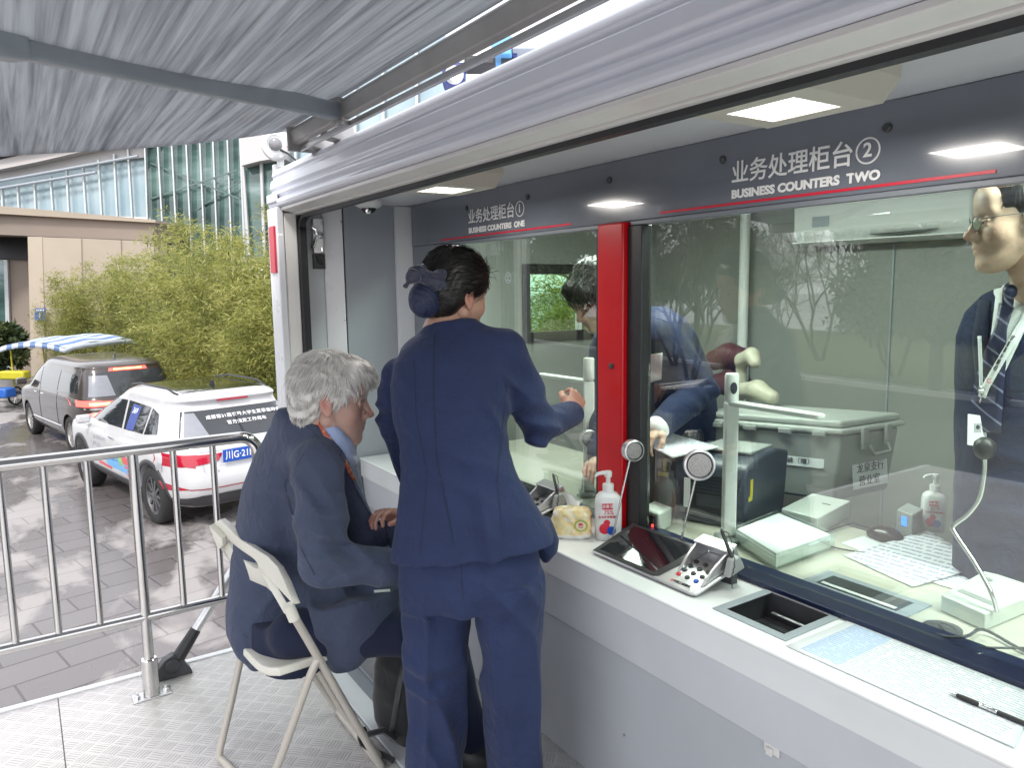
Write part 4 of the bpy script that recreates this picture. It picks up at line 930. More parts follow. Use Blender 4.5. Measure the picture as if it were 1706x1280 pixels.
mb = MB(); mb.grid(cr.patch_rear([(.80,.285),(-.80,.285),(-.62,.46),(.62,.46)], off=.008)); mb.grid(cr.patch_rear([(.86,.30),(.62,.30),(.62,.46),(.90,.40)], off=.007)); mb.grid(cr.patch_rear([(-.62,.30),(-.86,.30),(-.90,.40),(-.62,.46)], off=.007)); mb.build('bumper_guard', M['dark_grey'], suv)
mb = MB(); mb.grid(cr.patch_side([(1.34,.285),(3.18,.285),(3.18,.44),(1.34,.42)], 1, .008)); mb.build('sill_guard', M['dark_grey'], suv)
for wx in (X1, X2):
    mb = MB(); rows = [[(wx+r*math.cos(a), cr.side(min(4.3, max(.1, wx+r*math.cos(a))), max(.3, WR+r*math.sin(a)), .008), WR+r*math.sin(a)) for r in (WR+.045, WR+.105)] for a in np.linspace(R(-8), R(188), 26)]
    mb.grid(rows); mb.build('wheel_arch', M['dark_grey'], suv, solid=.01)
pl = MB(); px_ = cr.rear(0,.80,.0)-.03; pl.box((px_-.012,-.045,.835),(px_,.385,.985)); plo = pl.build('number_plate', M['plate_blue'], suv, bevel=.003)
text('plate_text', '川G·21H', .118, M['letter'], (px_-.0135, .17, .91), (0,-1,0), (0,0,1), plo, bold=.014, width=.37)
mb = MB(); mb.grid(cr.patch_rear([(.43,.80),(-.10,.80),(-.08,1.0),(.41,1.0)], off=.004)); mb.build('plate_recess', M['car_white'], suv)
text('tailgate_badge', 'X · 70', .045, M['dark_grey'], (cr.rear(.46,.73,.008), .46, .73), (.25,-1,0), (0,0,1), suv)
mb = MB(); mb.tube([(cr.rear(y, .975, .006), y, .975) for y in np.linspace(-.8, .8, 18)], .004, 5); mb.tube([(cr.rear(.60, z, .004), .60-.25*(0.9-z if z < .72 else .0), z) for z in np.linspace(.60, .97, 8)], .003, 5); mb.build('tailgate_seam', M['frame_grey'], suv)
mb = MB()
for xx in (1.98, 3.05): mb.tube([(xx, cr.side(xx, z, .002), z) for z in np.linspace(.45, 1.06, 8)], .003, 5)
mb.build('door_seam', M['frame_grey'], suv)
for xx in (2.12, 1.25):
    mb = MB(); mb.tube([(xx, cr.side(xx,.93,.012), .93), (xx+.18, cr.side(xx+.18,.93,.012), .93)], .011, 6); mb.build('door_handle', M['chrome'], suv)
mb = MB(); mb.box((3.10,.90,1.03),(3.20,1.08,1.15)); mb.build('mirror', M['car_white'], suv, bevel=.03, seg=3)
for (c4, mt) in (([(1.55,.50),(2.45,.52),(2.55,.66),(1.5,.62)], 'decal_blue'), ([(2.35,.47),(2.85,.49),(2.80,.53),(2.3,.51)], 'decal_red'), ([(1.5,.55),(1.75,.52),(1.85,.75),(1.55,.72)], 'decal_red'), ([(1.80,.60),(1.95,.58),(2.0,.68),(1.85,.72)], 'decal_green'), ([(2.0,.60),(2.3,.60),(2.2,.72),(2.05,.72)], 'decal_blue'), ([(1.38,.46),(1.72,.47),(1.72,.50),(1.40,.50)], 'decal_red')):
    mb = MB(); mb.grid(cr.patch_side(c4, 1, .004)); mb.build('door_decal', M[mt], suv)
text('side_lettering', '第31届世界大学生', .075, M['decal_grey'], (2.72, cr.side(2.72,.86,.006), .86), (-1,0,0), (0,0,1), suv, sx=.9)
text('side_lettering', '夏季运动会', .075, M['decal_grey'], (2.85, cr.side(2.85,.76,.006), .76), (-1,0,0), (0,0,1), suv, sx=.9)
text('side_number', '03', .15, M['decal_grey'], (.60, cr.side(.72,.79,.008), .78), (-1,-.10,0), (0,0,1), suv, bold=.01)
for wx in (X1, X2):
    for sg in (-1, 1): wheel(suv, wx, sg*.80, WR, sg, (M['tyre'], M['rim']))
place_car(suv, R(-12), onz(258, 873, GZ), (X1, .90), 1.075)
# brown people carrier
mpv = empty('parked_van'); tag(mpv, 'brown grey people carrier with brake lights lit, ahead of the white car', 'van')
T = [(.27,.25,4.9,.84),(.42,.06,5.1,.92),(.65,.0,5.15,.945),(.95,.04,5.1,.95),(1.10,.08,4.7,.93),(1.18,.12,4.3,.91),(1.45,.22,3.9,.84),(1.66,.33,3.45,.77),(1.73,.36,3.3,.745),(1.79,.50,3.1,.68),(1.825,.75,2.9,.54),(1.835,1.0,2.7,.36)]
cr = Car(T, 6.5); WR2, X1, X2 = .37, 1.02, 4.05
cr.body('body', M['car_brown'], mpv, [(X1, WR2), (X2, WR2)], WR2)
for c4 in ([(4.25,1.19),(3.0,1.19),(3.05,1.60),(3.55,1.60)], [(2.92,1.19),(1.75,1.20),(1.75,1.60),(2.95,1.60)], [(1.66,1.20),(.55,1.24),(.70,1.56),(1.66,1.60)]):
    mb = MB(); mb.grid(cr.patch_side(c4)); mb.build('side_window', M['car_glass'], mpv)
rw_ = MB(); rw_.grid(cr.patch_rear([(.80,1.17),(-.80,1.17),(-.70,1.62),(.70,1.62)])); rwo = rw_.build('rear_window', M['car_glass'], mpv)
rw_ = MB(); rw_.grid(cr.patch_rear([(.77,1.18),(.32,1.18),(.40,1.57),(.69,1.57)], off=.006)); rw_.build('sun_blind', M['blind'], rwo)
mb = MB(); mb.grid(cr.patch_rear([(.36,1.64),(-.36,1.64),(-.34,1.70),(.34,1.70)], off=.012)); bl = mb.build('brake_light', M['tail_lit'], mpv)
mb = MB(); mb.grid(cr.patch_rear([(.26,1.66),(-.26,1.66),(-.26,1.685),(.26,1.685)], off=.018)); mb.build('lamp_core', M['lamp_hot'], bl)
for sg in (-1, 1):
    mb = MB(); mb.grid(cr.patch_rear([(sg*.935,.99),(sg*.36,1.0),(sg*.36,1.09),(sg*.925,1.11)], off=.010)); mb.grid(cr.patch_side([(.06,.99),(.26,1.0),(.34,1.10),(.1,1.11)], sg, .010)); tl_ = mb.build('tail_light', M['tail_lit'] , mpv)
    mb = MB(); mb.grid(cr.patch_rear([(sg*.78,1.025),(sg*.45,1.03),(sg*.45,1.065),(sg*.78,1.065)], off=.016)); mb.build('lamp_core', M['lamp_hot'], tl_)
mb = MB(); mb.tube([(cr.rear(y, .95, .004), y, .95) for y in np.linspace(-.85, .85, 18)], .008, 5); mb.build('chrome_strip', M['chrome'], mpv)
mb = MB(); mb.tube([(x, cr.side(x, .50, .004), .50) for x in np.linspace(1.5, 3.6, 14)], .010, 5); mb.build('sill_strip', M['chrome'], mpv)
mb = MB(); mb.prism([(1.0,-.01,1.83),(1.14,-.006,1.84),(1.06,-.004,1.90),(1.0,-.004,1.905)], (0,.02,0)); mb.build('roof_fin', M['car_brown'], mpv, bevel=.004)
mb = MB()
for xx in (1.70, 2.96): mb.tube([(xx, cr.side(xx, z, .002), z) for z in np.linspace(.4, 1.17, 8)], .004, 5)
mb.build('door_seam', M['black'], mpv)
for xx in (3.1, 2.6):
    mb = MB(); mb.tube([(xx, cr.side(xx,1.06,.014), 1.06), (xx+.2, cr.side(xx+.2,1.06,.014), 1.06)], .012, 6); mb.build('door_handle', M['chrome'], mpv)
mb = MB(); mb.box((3.95,.93,1.16),(4.08,1.12,1.30)); mb.build('mirror', M['car_brown'], mpv, bevel=.03, seg=3)
for wx in (X1, X2):
    for sg in (-1, 1): wheel(mpv, wx, sg*.82, WR2, sg, (M['tyre'], M['rim_bright']))
b = P(138, 700, 13.9); place_car(mpv, R(-12), (b[0], b[1]), (.15, .92), .98)
# pedal surrey with a striped canopy
sy_ = empty('pedal_surrey'); tag(sy_, 'pedal surrey with blue and white striped canopy parked in front of the brown van', 'bicycle')
g = NT('striped canvas'); c = g.co('Object'); sv = g.sep(c)
stp = g.m('GREATER_THAN', g.m('SINE', g.m('MULTIPLY', sv[1], 18.0)), .15)
g.p(Base_Color=g.mix(stp, (.55,.60,.66), (.14,.22,.40)), Roughness=.8); M['stripe'] = g.mat
rows = []
for i in range(13):
    u = -1+2*i/12; row = []
    for j in range(25):
        v = -1+2*j/24; row.append((1.75*u*(1-.02*abs(v)), 1.0*v, 2.02+.20*(1-abs(v)**2.2)+.10*(1-u**4)+.03*math.sin(u*7)))
    rows.append(row)
mb = MB(); mb.grid(rows); mb.build('canopy', M['stripe'], sy_, solid=.01)
rows = [[], []]
for (a, b_) in [(-1,-1),(1,-1),(1,1),(-1,1),(-1,-1)]: pass
per = [(1.72*math.cos(0)*u, v) for u, v in ()]
mb = MB(); lo, hi = [], []
for k in range(97):
    s_ = k/96*4; e_ = int(min(s_, 3.999)); t_ = s_-e_; cs = [(-1,-1),(1,-1),(1,1),(-1,1),(-1,-1)]
    u = cs[e_][0]+(cs[e_+1][0]-cs[e_][0])*t_; v = cs[e_][1]+(cs[e_+1][1]-cs[e_][1])*t_
    zt_ = 2.02+.20*(1-abs(v)**2.2)+.10*(1-u**4); hi.append((1.75*u, 1.0*v, zt_)); lo.append((1.78*u, 1.02*v, zt_-.15-.03*abs(math.sin(k*.8))))
mb.grid([hi, lo]); mb.build('valance', M['stripe'], sy_, solid=.008)
M['yellow'] = simple('yellow plastic', (.55,.48,.03), .4); M['bright_blue'] = simple('bright blue plastic', (.03,.13,.5), .4)
for (x, y) in ((-1.5,-.85),(-1.5,.85),(0,-.85),(0,.85),(1.4,-.85),(1.4,.85)):
    mb = MB(); mb.tube([(x,y,.5),(x,y,2.08)], .022, 8); mb.build('canopy_post', M['yellow'], sy_)
mb = MB(); mb.box((-1.5,-.85,.42),(1.5,.85,.52)); mb.build('chassis', M['black'], sy_, bevel=.02)
for x in (-1.0,.3):
    mb = MB(); mb.box((x,-.8,.62),(x+.5,.8,.78)); mb.box((x-.06,-.8,.78),(x+.02,.8,1.2)); mb.build('bench', M['bright_blue'], sy_, bevel=.03)
mb = MB(); mb.box((1.45,-1.0,.95),(1.80,-.25,1.25)); mb.build('front_box', M['yellow'], sy_, bevel=.06)
mb = MB(); mb.box((1.85,-1.2,.40),(2.3,-.45,.72)); mb.build('front_basket', M['bright_blue'], sy_, bevel=.05)
mb = MB(); mb.tube([(1.7,-1.0,.6),(1.9,-1.15,1.0),(2.0,-1.2,1.35)], .05, 8); mb.lathe([(.0,0),(.10,.02),(.12,.1),(.08,.16),(0,.18)], (2.0,-1.2,1.3), (0,0,1), 14); mb.build('steering_post', M['yellow'], sy_)
for (x, y) in ((-1.1,-.9),(-1.1,.9),(1.3,-.9),(1.3,.9)): 
    w_ = empty('wheel', (x, y, .33)); w_.parent = sy_
    mb = MB(); mb.tube([(.30*math.cos(a), 0, .30*math.sin(a)) for a in np.linspace(0, 2*math.pi, 29)], .03, 8, cap=False); mb.build('tyre', M['tyre'], w_, smooth=60)
    mb = MB()
    for k in range(8): a = k*math.pi/8; mb.tube([(-.29*math.cos(a),0,-.29*math.sin(a)),(.29*math.cos(a),0,.29*math.sin(a))], .006, 4)
    mb.build('spokes', M['chrome'], w_)
b = P(122, 640, 22.0); sy_.location = (b[0], b[1], GZ); sy_.rotation_euler = (0, 0, R(230)); sy_.scale = (.88, 1, .80)
# pan and tilt unit and box on the truck roof
q = P(770, 130, 3.6); q[2] = 2.2
rb = empty('roof_camera_unit', (q[0], q[1], q[2])); tag(rb, 'dark blue pan and tilt camera unit standing on the truck roof behind the awning rail', 'camera')
def Lq(px, py, d): return P(px, py, d)-q
M['unit_blue'] = simple('deep blue casing', (.03,.05,.20), .35)
mb = MB(); mb.obox(Lq(757,128,3.6), r_*.055, u_*.05, f_*.06); mb.build('head', M['unit_blue'], rb, bevel=.015, seg=3)
mb = MB(); mb.lathe([(.042,0),(.045,.012),(.03,.02),(.028,.012),(0,.01)], Lq(757,126,3.535), -f_, 20); mb.build('lens_ring', M['alu'], rb)
mb = MB(); mb.obox(Lq(800,108,3.65), r_*.075, u_*.025, f_*.06); mb.build('camera_case', M['black'], rb, bevel=.012)
mb = MB(); mb.tube([Lq(757,160,3.6), Lq(740,190,3.62)], .03, 10); mb.build('stem', M['dark_grey'], rb)
q = P(850, 85, 3.75); q[2] = 2.2
rb = empty('roof_box', (q[0], q[1], q[2])); tag(rb, 'blue and pale equipment box on the truck roof beside the camera unit', 'box')
mb = MB(); mb.obox(Lq(836,86,3.75), r_*.05, u_*.045, f_*.08); mb.build('case', M['decal_blue'], rb, bevel=.006)
mb = MB(); mb.obox(Lq(855,83,3.72), r_*.02, u_*.035, f_*.02); mb.build('panel', M['unit_blue'], rb, bevel=.004)
mb = MB(); mb.obox(Lq(872,92,3.75), r_*.055, u_*.012, f_*.1); mb.build('tray', M['galv'], rb, bevel=.003)
mb = MB(); mb.obox(Lq(845,115,3.75), r_*.03, u_*.05, f_*.03); mb.build('foot', M['dark_grey'], rb)
# ------------------------------------------------------------------ implicit bodies: smooth unions of tapered shapes, meshed with surface nets
class SDF:
    def __init__(s): s.ops = []
    def cone(s, a, b, ra, rb, k=.02, op=1):
        a, b = np.array(a, float), np.array(b, float); r = max(ra, rb); lo, hi = np.minimum(a, b)-r, np.maximum(a, b)+r; L = np.linalg.norm(b-a)+1e-9
        def f(p):
            t = np.clip(((p-a)@(b-a))/(L*L), 0, 1); return np.linalg.norm(p-a-t[..., None]*(b-a), axis=-1)-(ra+(rb-ra)*t)
        s.ops.append((f, lo, hi, k, op)); return s
    def chain(s, pts, rs, k=.02, op=1):
        for i in range(len(pts)-1): s.cone(pts[i], pts[i+1], rs[i], rs[i+1], k, op)
        return s
    def ell(s, c, rad, k=.02, Rm=None, op=1):
        c = np.array(c, float); rad = np.array(rad, float); Rm = np.eye(3) if Rm is None else np.array(Rm, float); e = max(rad)
        def f(p):
            q = ((p-c)@Rm)/rad; n = np.linalg.norm(q, axis=-1)+1e-9; g_ = np.linalg.norm(q/rad, axis=-1)+1e-9; return n*(n-1)/g_
        s.ops.append((f, c-e, c+e, k, op)); return s
    def loft(s, lv, ax, ay, n=2.3, k=.02, op=1):
        """stack of ovals: rows (z, cx, cy, half-width along ax, half-depth along ay)"""
        lv = np.array(sorted(lv), float); ax, ay = np.array(ax, float), np.array(ay, float); m_ = max(lv[:, 3].max(), lv[:, 4].max())
        lo = np.array([lv[:, 1].min()-m_, lv[:, 2].min()-m_, lv[0, 0]]); hi = np.array([lv[:, 1].max()+m_, lv[:, 2].max()+m_, lv[-1, 0]])
        def f(p):
            z = np.clip(p[..., 2], lv[0, 0], lv[-1, 0]); cx, cy_, a, b = [np.interp(z, lv[:, 0], lv[:, j]) for j in (1, 2, 3, 4)]
            dx, dy = p[..., 0]-cx, p[..., 1]-cy_; u = np.abs(dx*ax[0]+dy*ax[1]); v = np.abs(dx*ay[0]+dy*ay[1])
            d = ((u/a)**n+(v/b)**n+1e-12)**(1/n); rr = np.sqrt(u*u+v*v)+1e-9
            d = rr*(1-1/np.maximum(d, .05)); dz = np.maximum(lv[0, 0]-p[..., 2], p[..., 2]-lv[-1, 0])
            return np.maximum(d, dz)
        s.ops.append((f, lo, hi, k, op)); return s
    def cut(s, pt, nrm):
        """remove everything on the side the normal points to"""
        pt, nrm = np.array(pt, float), unit(nrm); s.ops.append((lambda p: -((p-pt)@nrm), None, None, .004, -1)); return s
    def mesh(s, res, disp=None, pad=.02):
        add = [o for o in s.ops if o[4] == 1]
        lo = np.min([o[1] for o in add], 0)-pad; hi = np.max([o[2] for o in add], 0)+pad; n = np.ceil((hi-lo)/res).astype(int)+1
        gx, gy, gz = [lo[i]+res*np.arange(n[i]) for i in range(3)]; D = np.full(n, .5)
        for f, a, b, k, op in s.ops:
            if a is None: sl_ = (slice(0, n[0]), slice(0, n[1]), slice(0, n[2]))
            else:
                w_ = k+3*res; i0 = np.maximum(0, np.floor((a-w_-lo)/res).astype(int)); i1 = np.minimum(n, np.ceil((b+w_-lo)/res).astype(int)+1)
                if np.any(i1 <= i0): continue
                sl_ = tuple(slice(i0[j], i1[j]) for j in range(3))
            p = np.stack(np.meshgrid(gx[sl_[0]], gy[sl_[1]], gz[sl_[2]], indexing='ij'), -1); d = f(p); c = D[sl_]
            if op == 1: h = np.maximum(k-np.abs(c-d), 0)/k; D[sl_] = np.minimum(c, d)-h*h*k*.25
            else: d = -d; h = np.maximum(k-np.abs(c-d), 0)/k; D[sl_] = np.maximum(c, d)+h*h*k*.25
        if disp is not None:
            mk = np.abs(D) < .04; ii = np.argwhere(mk); p = lo+ii*res; D[mk] += disp(p)
        S = D < 0; c8 = np.zeros(n-1, int)
        for dx in (0, 1):
            for dy in (0, 1):
                for dz in (0, 1): c8 += S[dx:n[0]-1+dx, dy:n[1]-1+dy, dz:n[2]-1+dz]
        act = (c8 > 0) & (c8 < 8); ci = np.argwhere(act); vid = -np.ones(n-1, int); vid[act] = np.arange(len(ci)); acc = np.zeros((len(ci), 3)); cnt = np.zeros(len(ci))
        for ax in range(3):
            e = np.eye(3, dtype=int)[ax]
            for o1 in (0, 1):
                for o2 in (0, 1):
                    off = np.zeros(3, int); oa = [j for j in range(3) if j != ax]; off[oa[0]] = o1; off[oa[1]] = o2
                    A = ci+off; B = A+e; da = D[A[:, 0], A[:, 1], A[:, 2]]; db = D[B[:, 0], B[:, 1], B[:, 2]]; x = (da < 0) != (db < 0)
                    t = da[x]/(da[x]-db[x]); q = A[x]+t[:, None]*e; acc[x] += q; cnt[x] += 1
        V = lo+acc/cnt[:, None]*res; F = []
        for ax in range(3):
            e = np.eye(3, dtype=int)[ax]; oa = [j for j in range(3) if j != ax]; u, v = np.eye(3, dtype=int)[oa[0]], np.eye(3, dtype=int)[oa[1]]
            sl_a = [slice(0, n[j]) for j in range(3)]; sl_b = list(sl_a); sl_a[ax] = slice(0, n[ax]-1); sl_b[ax] = slice(1, n[ax])
            x = np.argwhere(S[tuple(sl_a)] != S[tuple(sl_b)]); x = x[(x[:, oa[0]] > 0) & (x[:, oa[1]] > 0) & (x[:, oa[0]] < n[oa[0]]-1) & (x[:, oa[1]] < n[oa[1]]-1)]
            g_ = lambda q: vid[q[:, 0], q[:, 1], q[:, 2]]
            quad = np.stack([g_(x), g_(x-u), g_(x-u-v), g_(x-v)], 1); flip = S[x[:, 0], x[:, 1], x[:, 2]]
            if ax == 1: flip = ~flip
            quad[flip] = quad[flip][:, ::-1]; F.append(quad)
        F = np.concatenate(F); F = F[(F >= 0).all(1)]
        return V, F
def np_mesh(name, V, F, mat, parent, attr=None, smooth_it=1):
    F = np.asarray(F)
    for _ in range(smooth_it):
        acc = np.zeros_like(V); cnt = np.zeros(len(V))
        for a, b in ((0, 1), (1, 2), (2, 3), (3, 0)):
            np.add.at(acc, F[:, a], V[F[:, b]]); np.add.at(acc, F[:, b], V[F[:, a]]); np.add.at(cnt, F[:, a], 1); np.add.at(cnt, F[:, b], 1)
        V = V*.5+.5*acc/np.maximum(cnt, 1)[:, None]
    me = bpy.data.meshes.new(name); me.vertices.add(len(V)); me.vertices.foreach_set('co', V.ravel()); me.loops.add(F.size); me.loops.foreach_set('vertex_index', F.ravel().astype(np.int32))
    me.polygons.add(len(F)); me.polygons.foreach_set('loop_start', np.arange(0, F.size, 4, dtype=np.int32)); me.update(calc_edges=True)
    bm = bmesh.new(); bm.from_mesh(me); bmesh.ops.recalc_face_normals(bm, faces=bm.faces); bm.to_mesh(me); bm.free()
    me.polygons.foreach_set('use_smooth', [True]*len(me.polygons))
    if attr is not None:
        a = me.attributes.new('tone', 'FLOAT', 'POINT'); a.data.foreach_set('value', np.asarray(attr(V), np.float32))
    return link(name, me, mat, parent)
def join_np(*vf):
    Vs, Fs, b = [], [], 0
    for V, F in vf: Vs.append(V); Fs.append(F+b); b += len(V)
    return np.concatenate(Vs), np.concatenate(Fs)
def rotm(fwd, tilt=0.0, roll=0.0):
    """columns: forward, left, up; fwd is a heading (radians from +Y towards +X), tilt nods the face down"""
    f = np.array([math.sin(fwd)*math.cos(tilt), math.cos(fwd)*math.cos(tilt), -math.sin(tilt)]); l = np.array([-math.cos(fwd), math.sin(fwd), 0]); u = np.cross(f, l)
    l2 = l*math.cos(roll)+u*math.sin(roll); u2 = u*math.cos(roll)-l*math.sin(roll); return np.stack([f, l2, u2], 1)
def skin(name, col, red):
    g = NT(name); c = g.co('Object'); at = g.t.nodes.new('ShaderNodeAttribute'); at.attribute_name = 'tone'
    nz = g.noise(c, 45, 5, .65); base = g.mix(g.m('MULTIPLY', nz, .5), col, tuple(x*.78 for x in col)); base = g.mix(at.outputs['Fac'], base, red)
    g.p(Base_Color=base, Roughness=.46, Subsurface_Weight=.12, Subsurface_Radius=(.012, .004, .002), Subsurface_Scale=.6, Specular_IOR_Level=.4)
    g.bump(g.noise(c, 420, 3, .7), .12, .002); return g.mat
M['skin_red'] = skin('ruddy skin', (.56, .37, .305), (.50, .21, .17))
M['skin_pale'] = skin('light skin', (.60, .385, .285), (.52, .19, .16))
M['skin_tan'] = skin('warm skin', (.60, .43, .33), (.52, .26, .20))
M['eye_white'] = simple('eye', (.7, .67, .64), .15); M['iris'] = simple('iris', (.02, .014, .01), .1)
def head_sdf(male=True, wide=1.0, jaw=1.0):
    """head in its own axes: x forward, y left, z up, origin between the ears"""
    h = SDF()
    h.ell((-.012, 0, .045), (.098, .076*wide, .088), .03).ell((-.05, 0, .02), (.062, .068, .07), .03).ell((.035, 0, -.015), (.058, .060*wide, .085), .03)
    for s in (-1, 1):
        h.cone((-.005, s*.056*jaw, -.055), (.070, s*.020, -.108), .020, .016, .03); h.ell((.058, s*.040, -.030), (.028, .026, .030), .025); h.cone((.086, s*.012, .030), (.072, s*.048, .026), .011, .009, .016)
    h.ell((.080, 0, -.108), (.021, .022, .017), .02).ell((.045, 0, -.090), (.045, .042, .035), .03).ell((.075, 0, .062), (.026, .052, .036), .03)
    for s in (-1, 1): h.ell((.096, s*.032, .004), (.020, .020, .013), .012, op=-1); h.ell((.078, s*.031, .003), (.0145, .0155, .0135), .003)
    for s in (-1, 1): h.cone((.092, s*.018, .0075), (.084, s*.046, .006), .0045, .004, .004); h.cone((.091, s*.020, -.008), (.084, s*.044, -.006), .0035, .0035, .004)
    h.chain([(.089, 0, .022), (.104, 0, -.008), (.119, 0, -.030)], [.0085, .0090, .0115], .010)
    for s in (-1, 1): h.ell((.104, s*.0125, -.034), (.0125, .0085, .0095), .006); h.ell((.110, s*.008, -.043), (.006, .0035, .004), .004, op=-1)
    h.ell((.082, 0, -.060), (.024, .030, .026), .02)
    h.chain([(.088, -.023, -.066), (.1005, -.007, -.0605), (.1005, .007, -.0605), (.088, .023, -.066)], [.003, .006, .006, .003], .006)
    h.chain([(.087, -.021, -.070), (.098, 0, -.0755), (.087, .021, -.070)], [.0035, .0075, .0035], .006)
    h.chain([(.090, -.026, -.0675), (.108, 0, -.0675), (.090, .026, -.0675)], [.0010, .0016, .0010], .003, op=-1)
    for s in (-1, 1):
        Rm = rotm(R(90)-s*R(16)); e = np.array([[math.cos(.32), 0, math.sin(.32)], [0, 1, 0], [-math.sin(.32), 0, math.cos(.32)]]).T
        c = np.array([-.012, s*.079*wide, -.004]); h.ell(c, (.019, .0075, .033), .006, e); h.ell(c+np.array([-.002, s*.0075, .006]), (.0105, .006, .019), .004, e, op=-1); h.cone(c+np.array([.008, s*.003, -.004]), c+np.array([.010, s*.003, -.014]), .0045, .004, .004); h.ell(c+np.array([.009, -s*.001, -.026]), (.009, .006, .010), .006)
    return h
def head_tone(V):
    t = np.zeros(len(V))
    for s in (-1, 1): t += .55*np.exp(-(((V-np.array([.07, s*.045, -.03]))/.026)**2).sum(1)); t += .9*np.exp(-(((V-np.array([-.012, s*.085, 0]))/np.array([.02, .012, .03]))**2).sum(1))
    t += .7*np.exp(-(((V-np.array([.119, 0, -.03]))/.016)**2).sum(1)); t += 1.0*np.exp(-(((V-np.array([.098, 0, -.068]))/np.array([.014, .020, .008]))**2).sum(1))
    return np.clip(t+.1, 0, 1)
def hand_vf(wrist, d_hand, d_palm, side=1, curl=.5, scale=1.0, res=.0022):
    """open or half-closed hand: wrist point, direction to the knuckles, palm normal; side +1 puts the thumb on d_hand x d_palm"""
    X = unit(d_hand); N = unit(np.array(d_palm)-X*np.dot(d_palm, X)); Y = np.cross(X, N)*side; h = SDF(); T = lambda x, y, z: np.array(wrist)+scale*(X*x+Y*y+N*z)
    h.cone(T(-.03, 0, 0), T(.02, 0, 0), .025*scale, .026*scale, .015)
    for y in (-.027, -.009, .009, .027): h.cone(T(.012, y*.65, 0), T(.082-abs(y-.006)*.25, y, -.002), .0155*scale, .0115*scale, .012)
    for y, L, r in ((.028, .070, .0090), (.010, .080, .0092), (-.009, .074, .0088), (-.026, .058, .0078)):
        p = T(.084-abs(y-.006)*.28, y, -.002); a = .25+curl*.6; pts = [p]; rs_ = [r*1.08*scale]
        for seg, da in ((.45, curl*1.05), (.31, curl*1.2), (.24, curl*.7)):
            d = X*math.cos(a)+N*math.sin(a)+Y*y*1.2; pts.append(pts[-1]+unit(d)*L*seg*scale); rs_.append(r*scale*(1-.10*len(pts))); a += da
        h.chain(pts, rs_, .004)
    h.chain([T(.012, .022, .006), T(.040, .045, .014), T(.066, .052, .026+.01*curl), T(.090, .050-.012*curl, .036+.012*curl)], [.017*scale, .0135*scale, .0105*scale, .0085*scale], .008)
    return h.mesh(res, pad=.01)
def strands(name, roots, dirs, fn, lens, mat, parent, tone, rad=.0011, seg=7):
    """thin hair ribbons: each strand follows fn(point, direction) step by step"""
    n = len(roots); P_ = [roots]; p = roots.copy(); d = dirs.copy(); st_ = lens/seg
    for k in range(seg): d = fn(p, d, k/seg); d /= np.linalg.norm(d, axis=1, keepdims=True)+1e-9; p = p+d*st_[:, None]; P_.append(p.copy())
    Pn = np.array(P_); rows = []
    out = Pn-Pn.mean(1, keepdims=True)
    V = np.zeros((seg+1, n, 3, 3))
    for k in range(seg+1):
        t = Pn[min(k+1, seg)]-Pn[max(k-1, 0)]; t /= np.linalg.norm(t, axis=1, keepdims=True)+1e-9; a = np.cross(t, out[k]); a /= np.linalg.norm(a, axis=1, keepdims=True)+1e-9; b = np.cross(t, a); w_ = rad*(1-.75*(k/seg)**2)
        for j in range(3): an = j*2.094; V[k, :, j] = Pn[k]+(a*math.cos(an)*1.6+b*math.sin(an))*w_
    Vf = V.reshape(-1, 3); idx = lambda k, j: (k*n+np.arange(n))*3+j
    F = np.concatenate([np.stack([idx(k, j), idx(k, (j+1) % 3), idx(k+1, (j+1) % 3), idx(k+1, j)], 1) for k in range(seg) for j in range(3)])
    tn = np.tile(np.repeat(tone, 3), seg+1); return Vf, F, tn
def hair_mat(name, stops, rough=.42):
    g = NT(name); at = g.t.nodes.new('ShaderNodeAttribute'); at.attribute_name = 'tone'
    g.p(Base_Color=g.ramp(at.outputs['Fac'], stops), Roughness=rough, Specular_IOR_Level=.45); return g.mat
M['hair_grey'] = hair_mat('silver hair', [(0, (.30, .28, .26)), (.35, (.54, .52, .49)), (.7, (.74, .72, .69)), (1, (.84, .83, .81))], .5)
M['hair_black'] = hair_mat('black hair', [(0, (.006, .005, .005)), (.8, (.014, .012, .011)), (1, (.03, .024, .02))], .34)
def folds(p, dirs):
    """cloth creases: sum of warped sine ridges, dirs = list of (direction, wavelength, depth, centre, reach)"""
    o = np.zeros(len(p)); wv = np.sin(p@np.array([9., 5., 7.]))*.6+np.sin(p@np.array([-6., 11., 8.])+1.3)*.5+.35*np.sin(p@np.array([23., -17., 13.]))
    for d, wl, dep, c, rc in dirs:
        m_ = np.exp(-(((p-np.array(c))/rc)**2).sum(1)); ph = (p@unit(d))/wl*2*math.pi+wv*1.5; o += dep*m_*(1-2*np.abs(np.sin(ph/2)))*-1
    return o+.0022*np.sin(p@np.array([31., 12., 18.])+2*np.sin(p@np.array([8., 14., -10.])))
RH = np.array([math.cos(YAW), -math.sin(YAW), 0.0]); FHh = np.array([math.sin(YAW), math.cos(YAW), 0.0])
def lv(py, xl, xr, d, b):
    """one oval of a loft: photo row, left and right outline, distance, half depth"""
    a, c = P(xl, py, d), P(xr, py, d); m_ = (a+c)/2; return (m_[2], m_[0], m_[1], abs((c-a)@RH)/2, b)
def build_head(parent, pos, Rm, sdf, mat, s=1.0, neck=None, res=.0028, iris=True):
    V, F = sdf.mesh(res, pad=.008); tone = head_tone(V); V2 = V@Rm.T*s+np.array(pos)
    return V2, F, tone
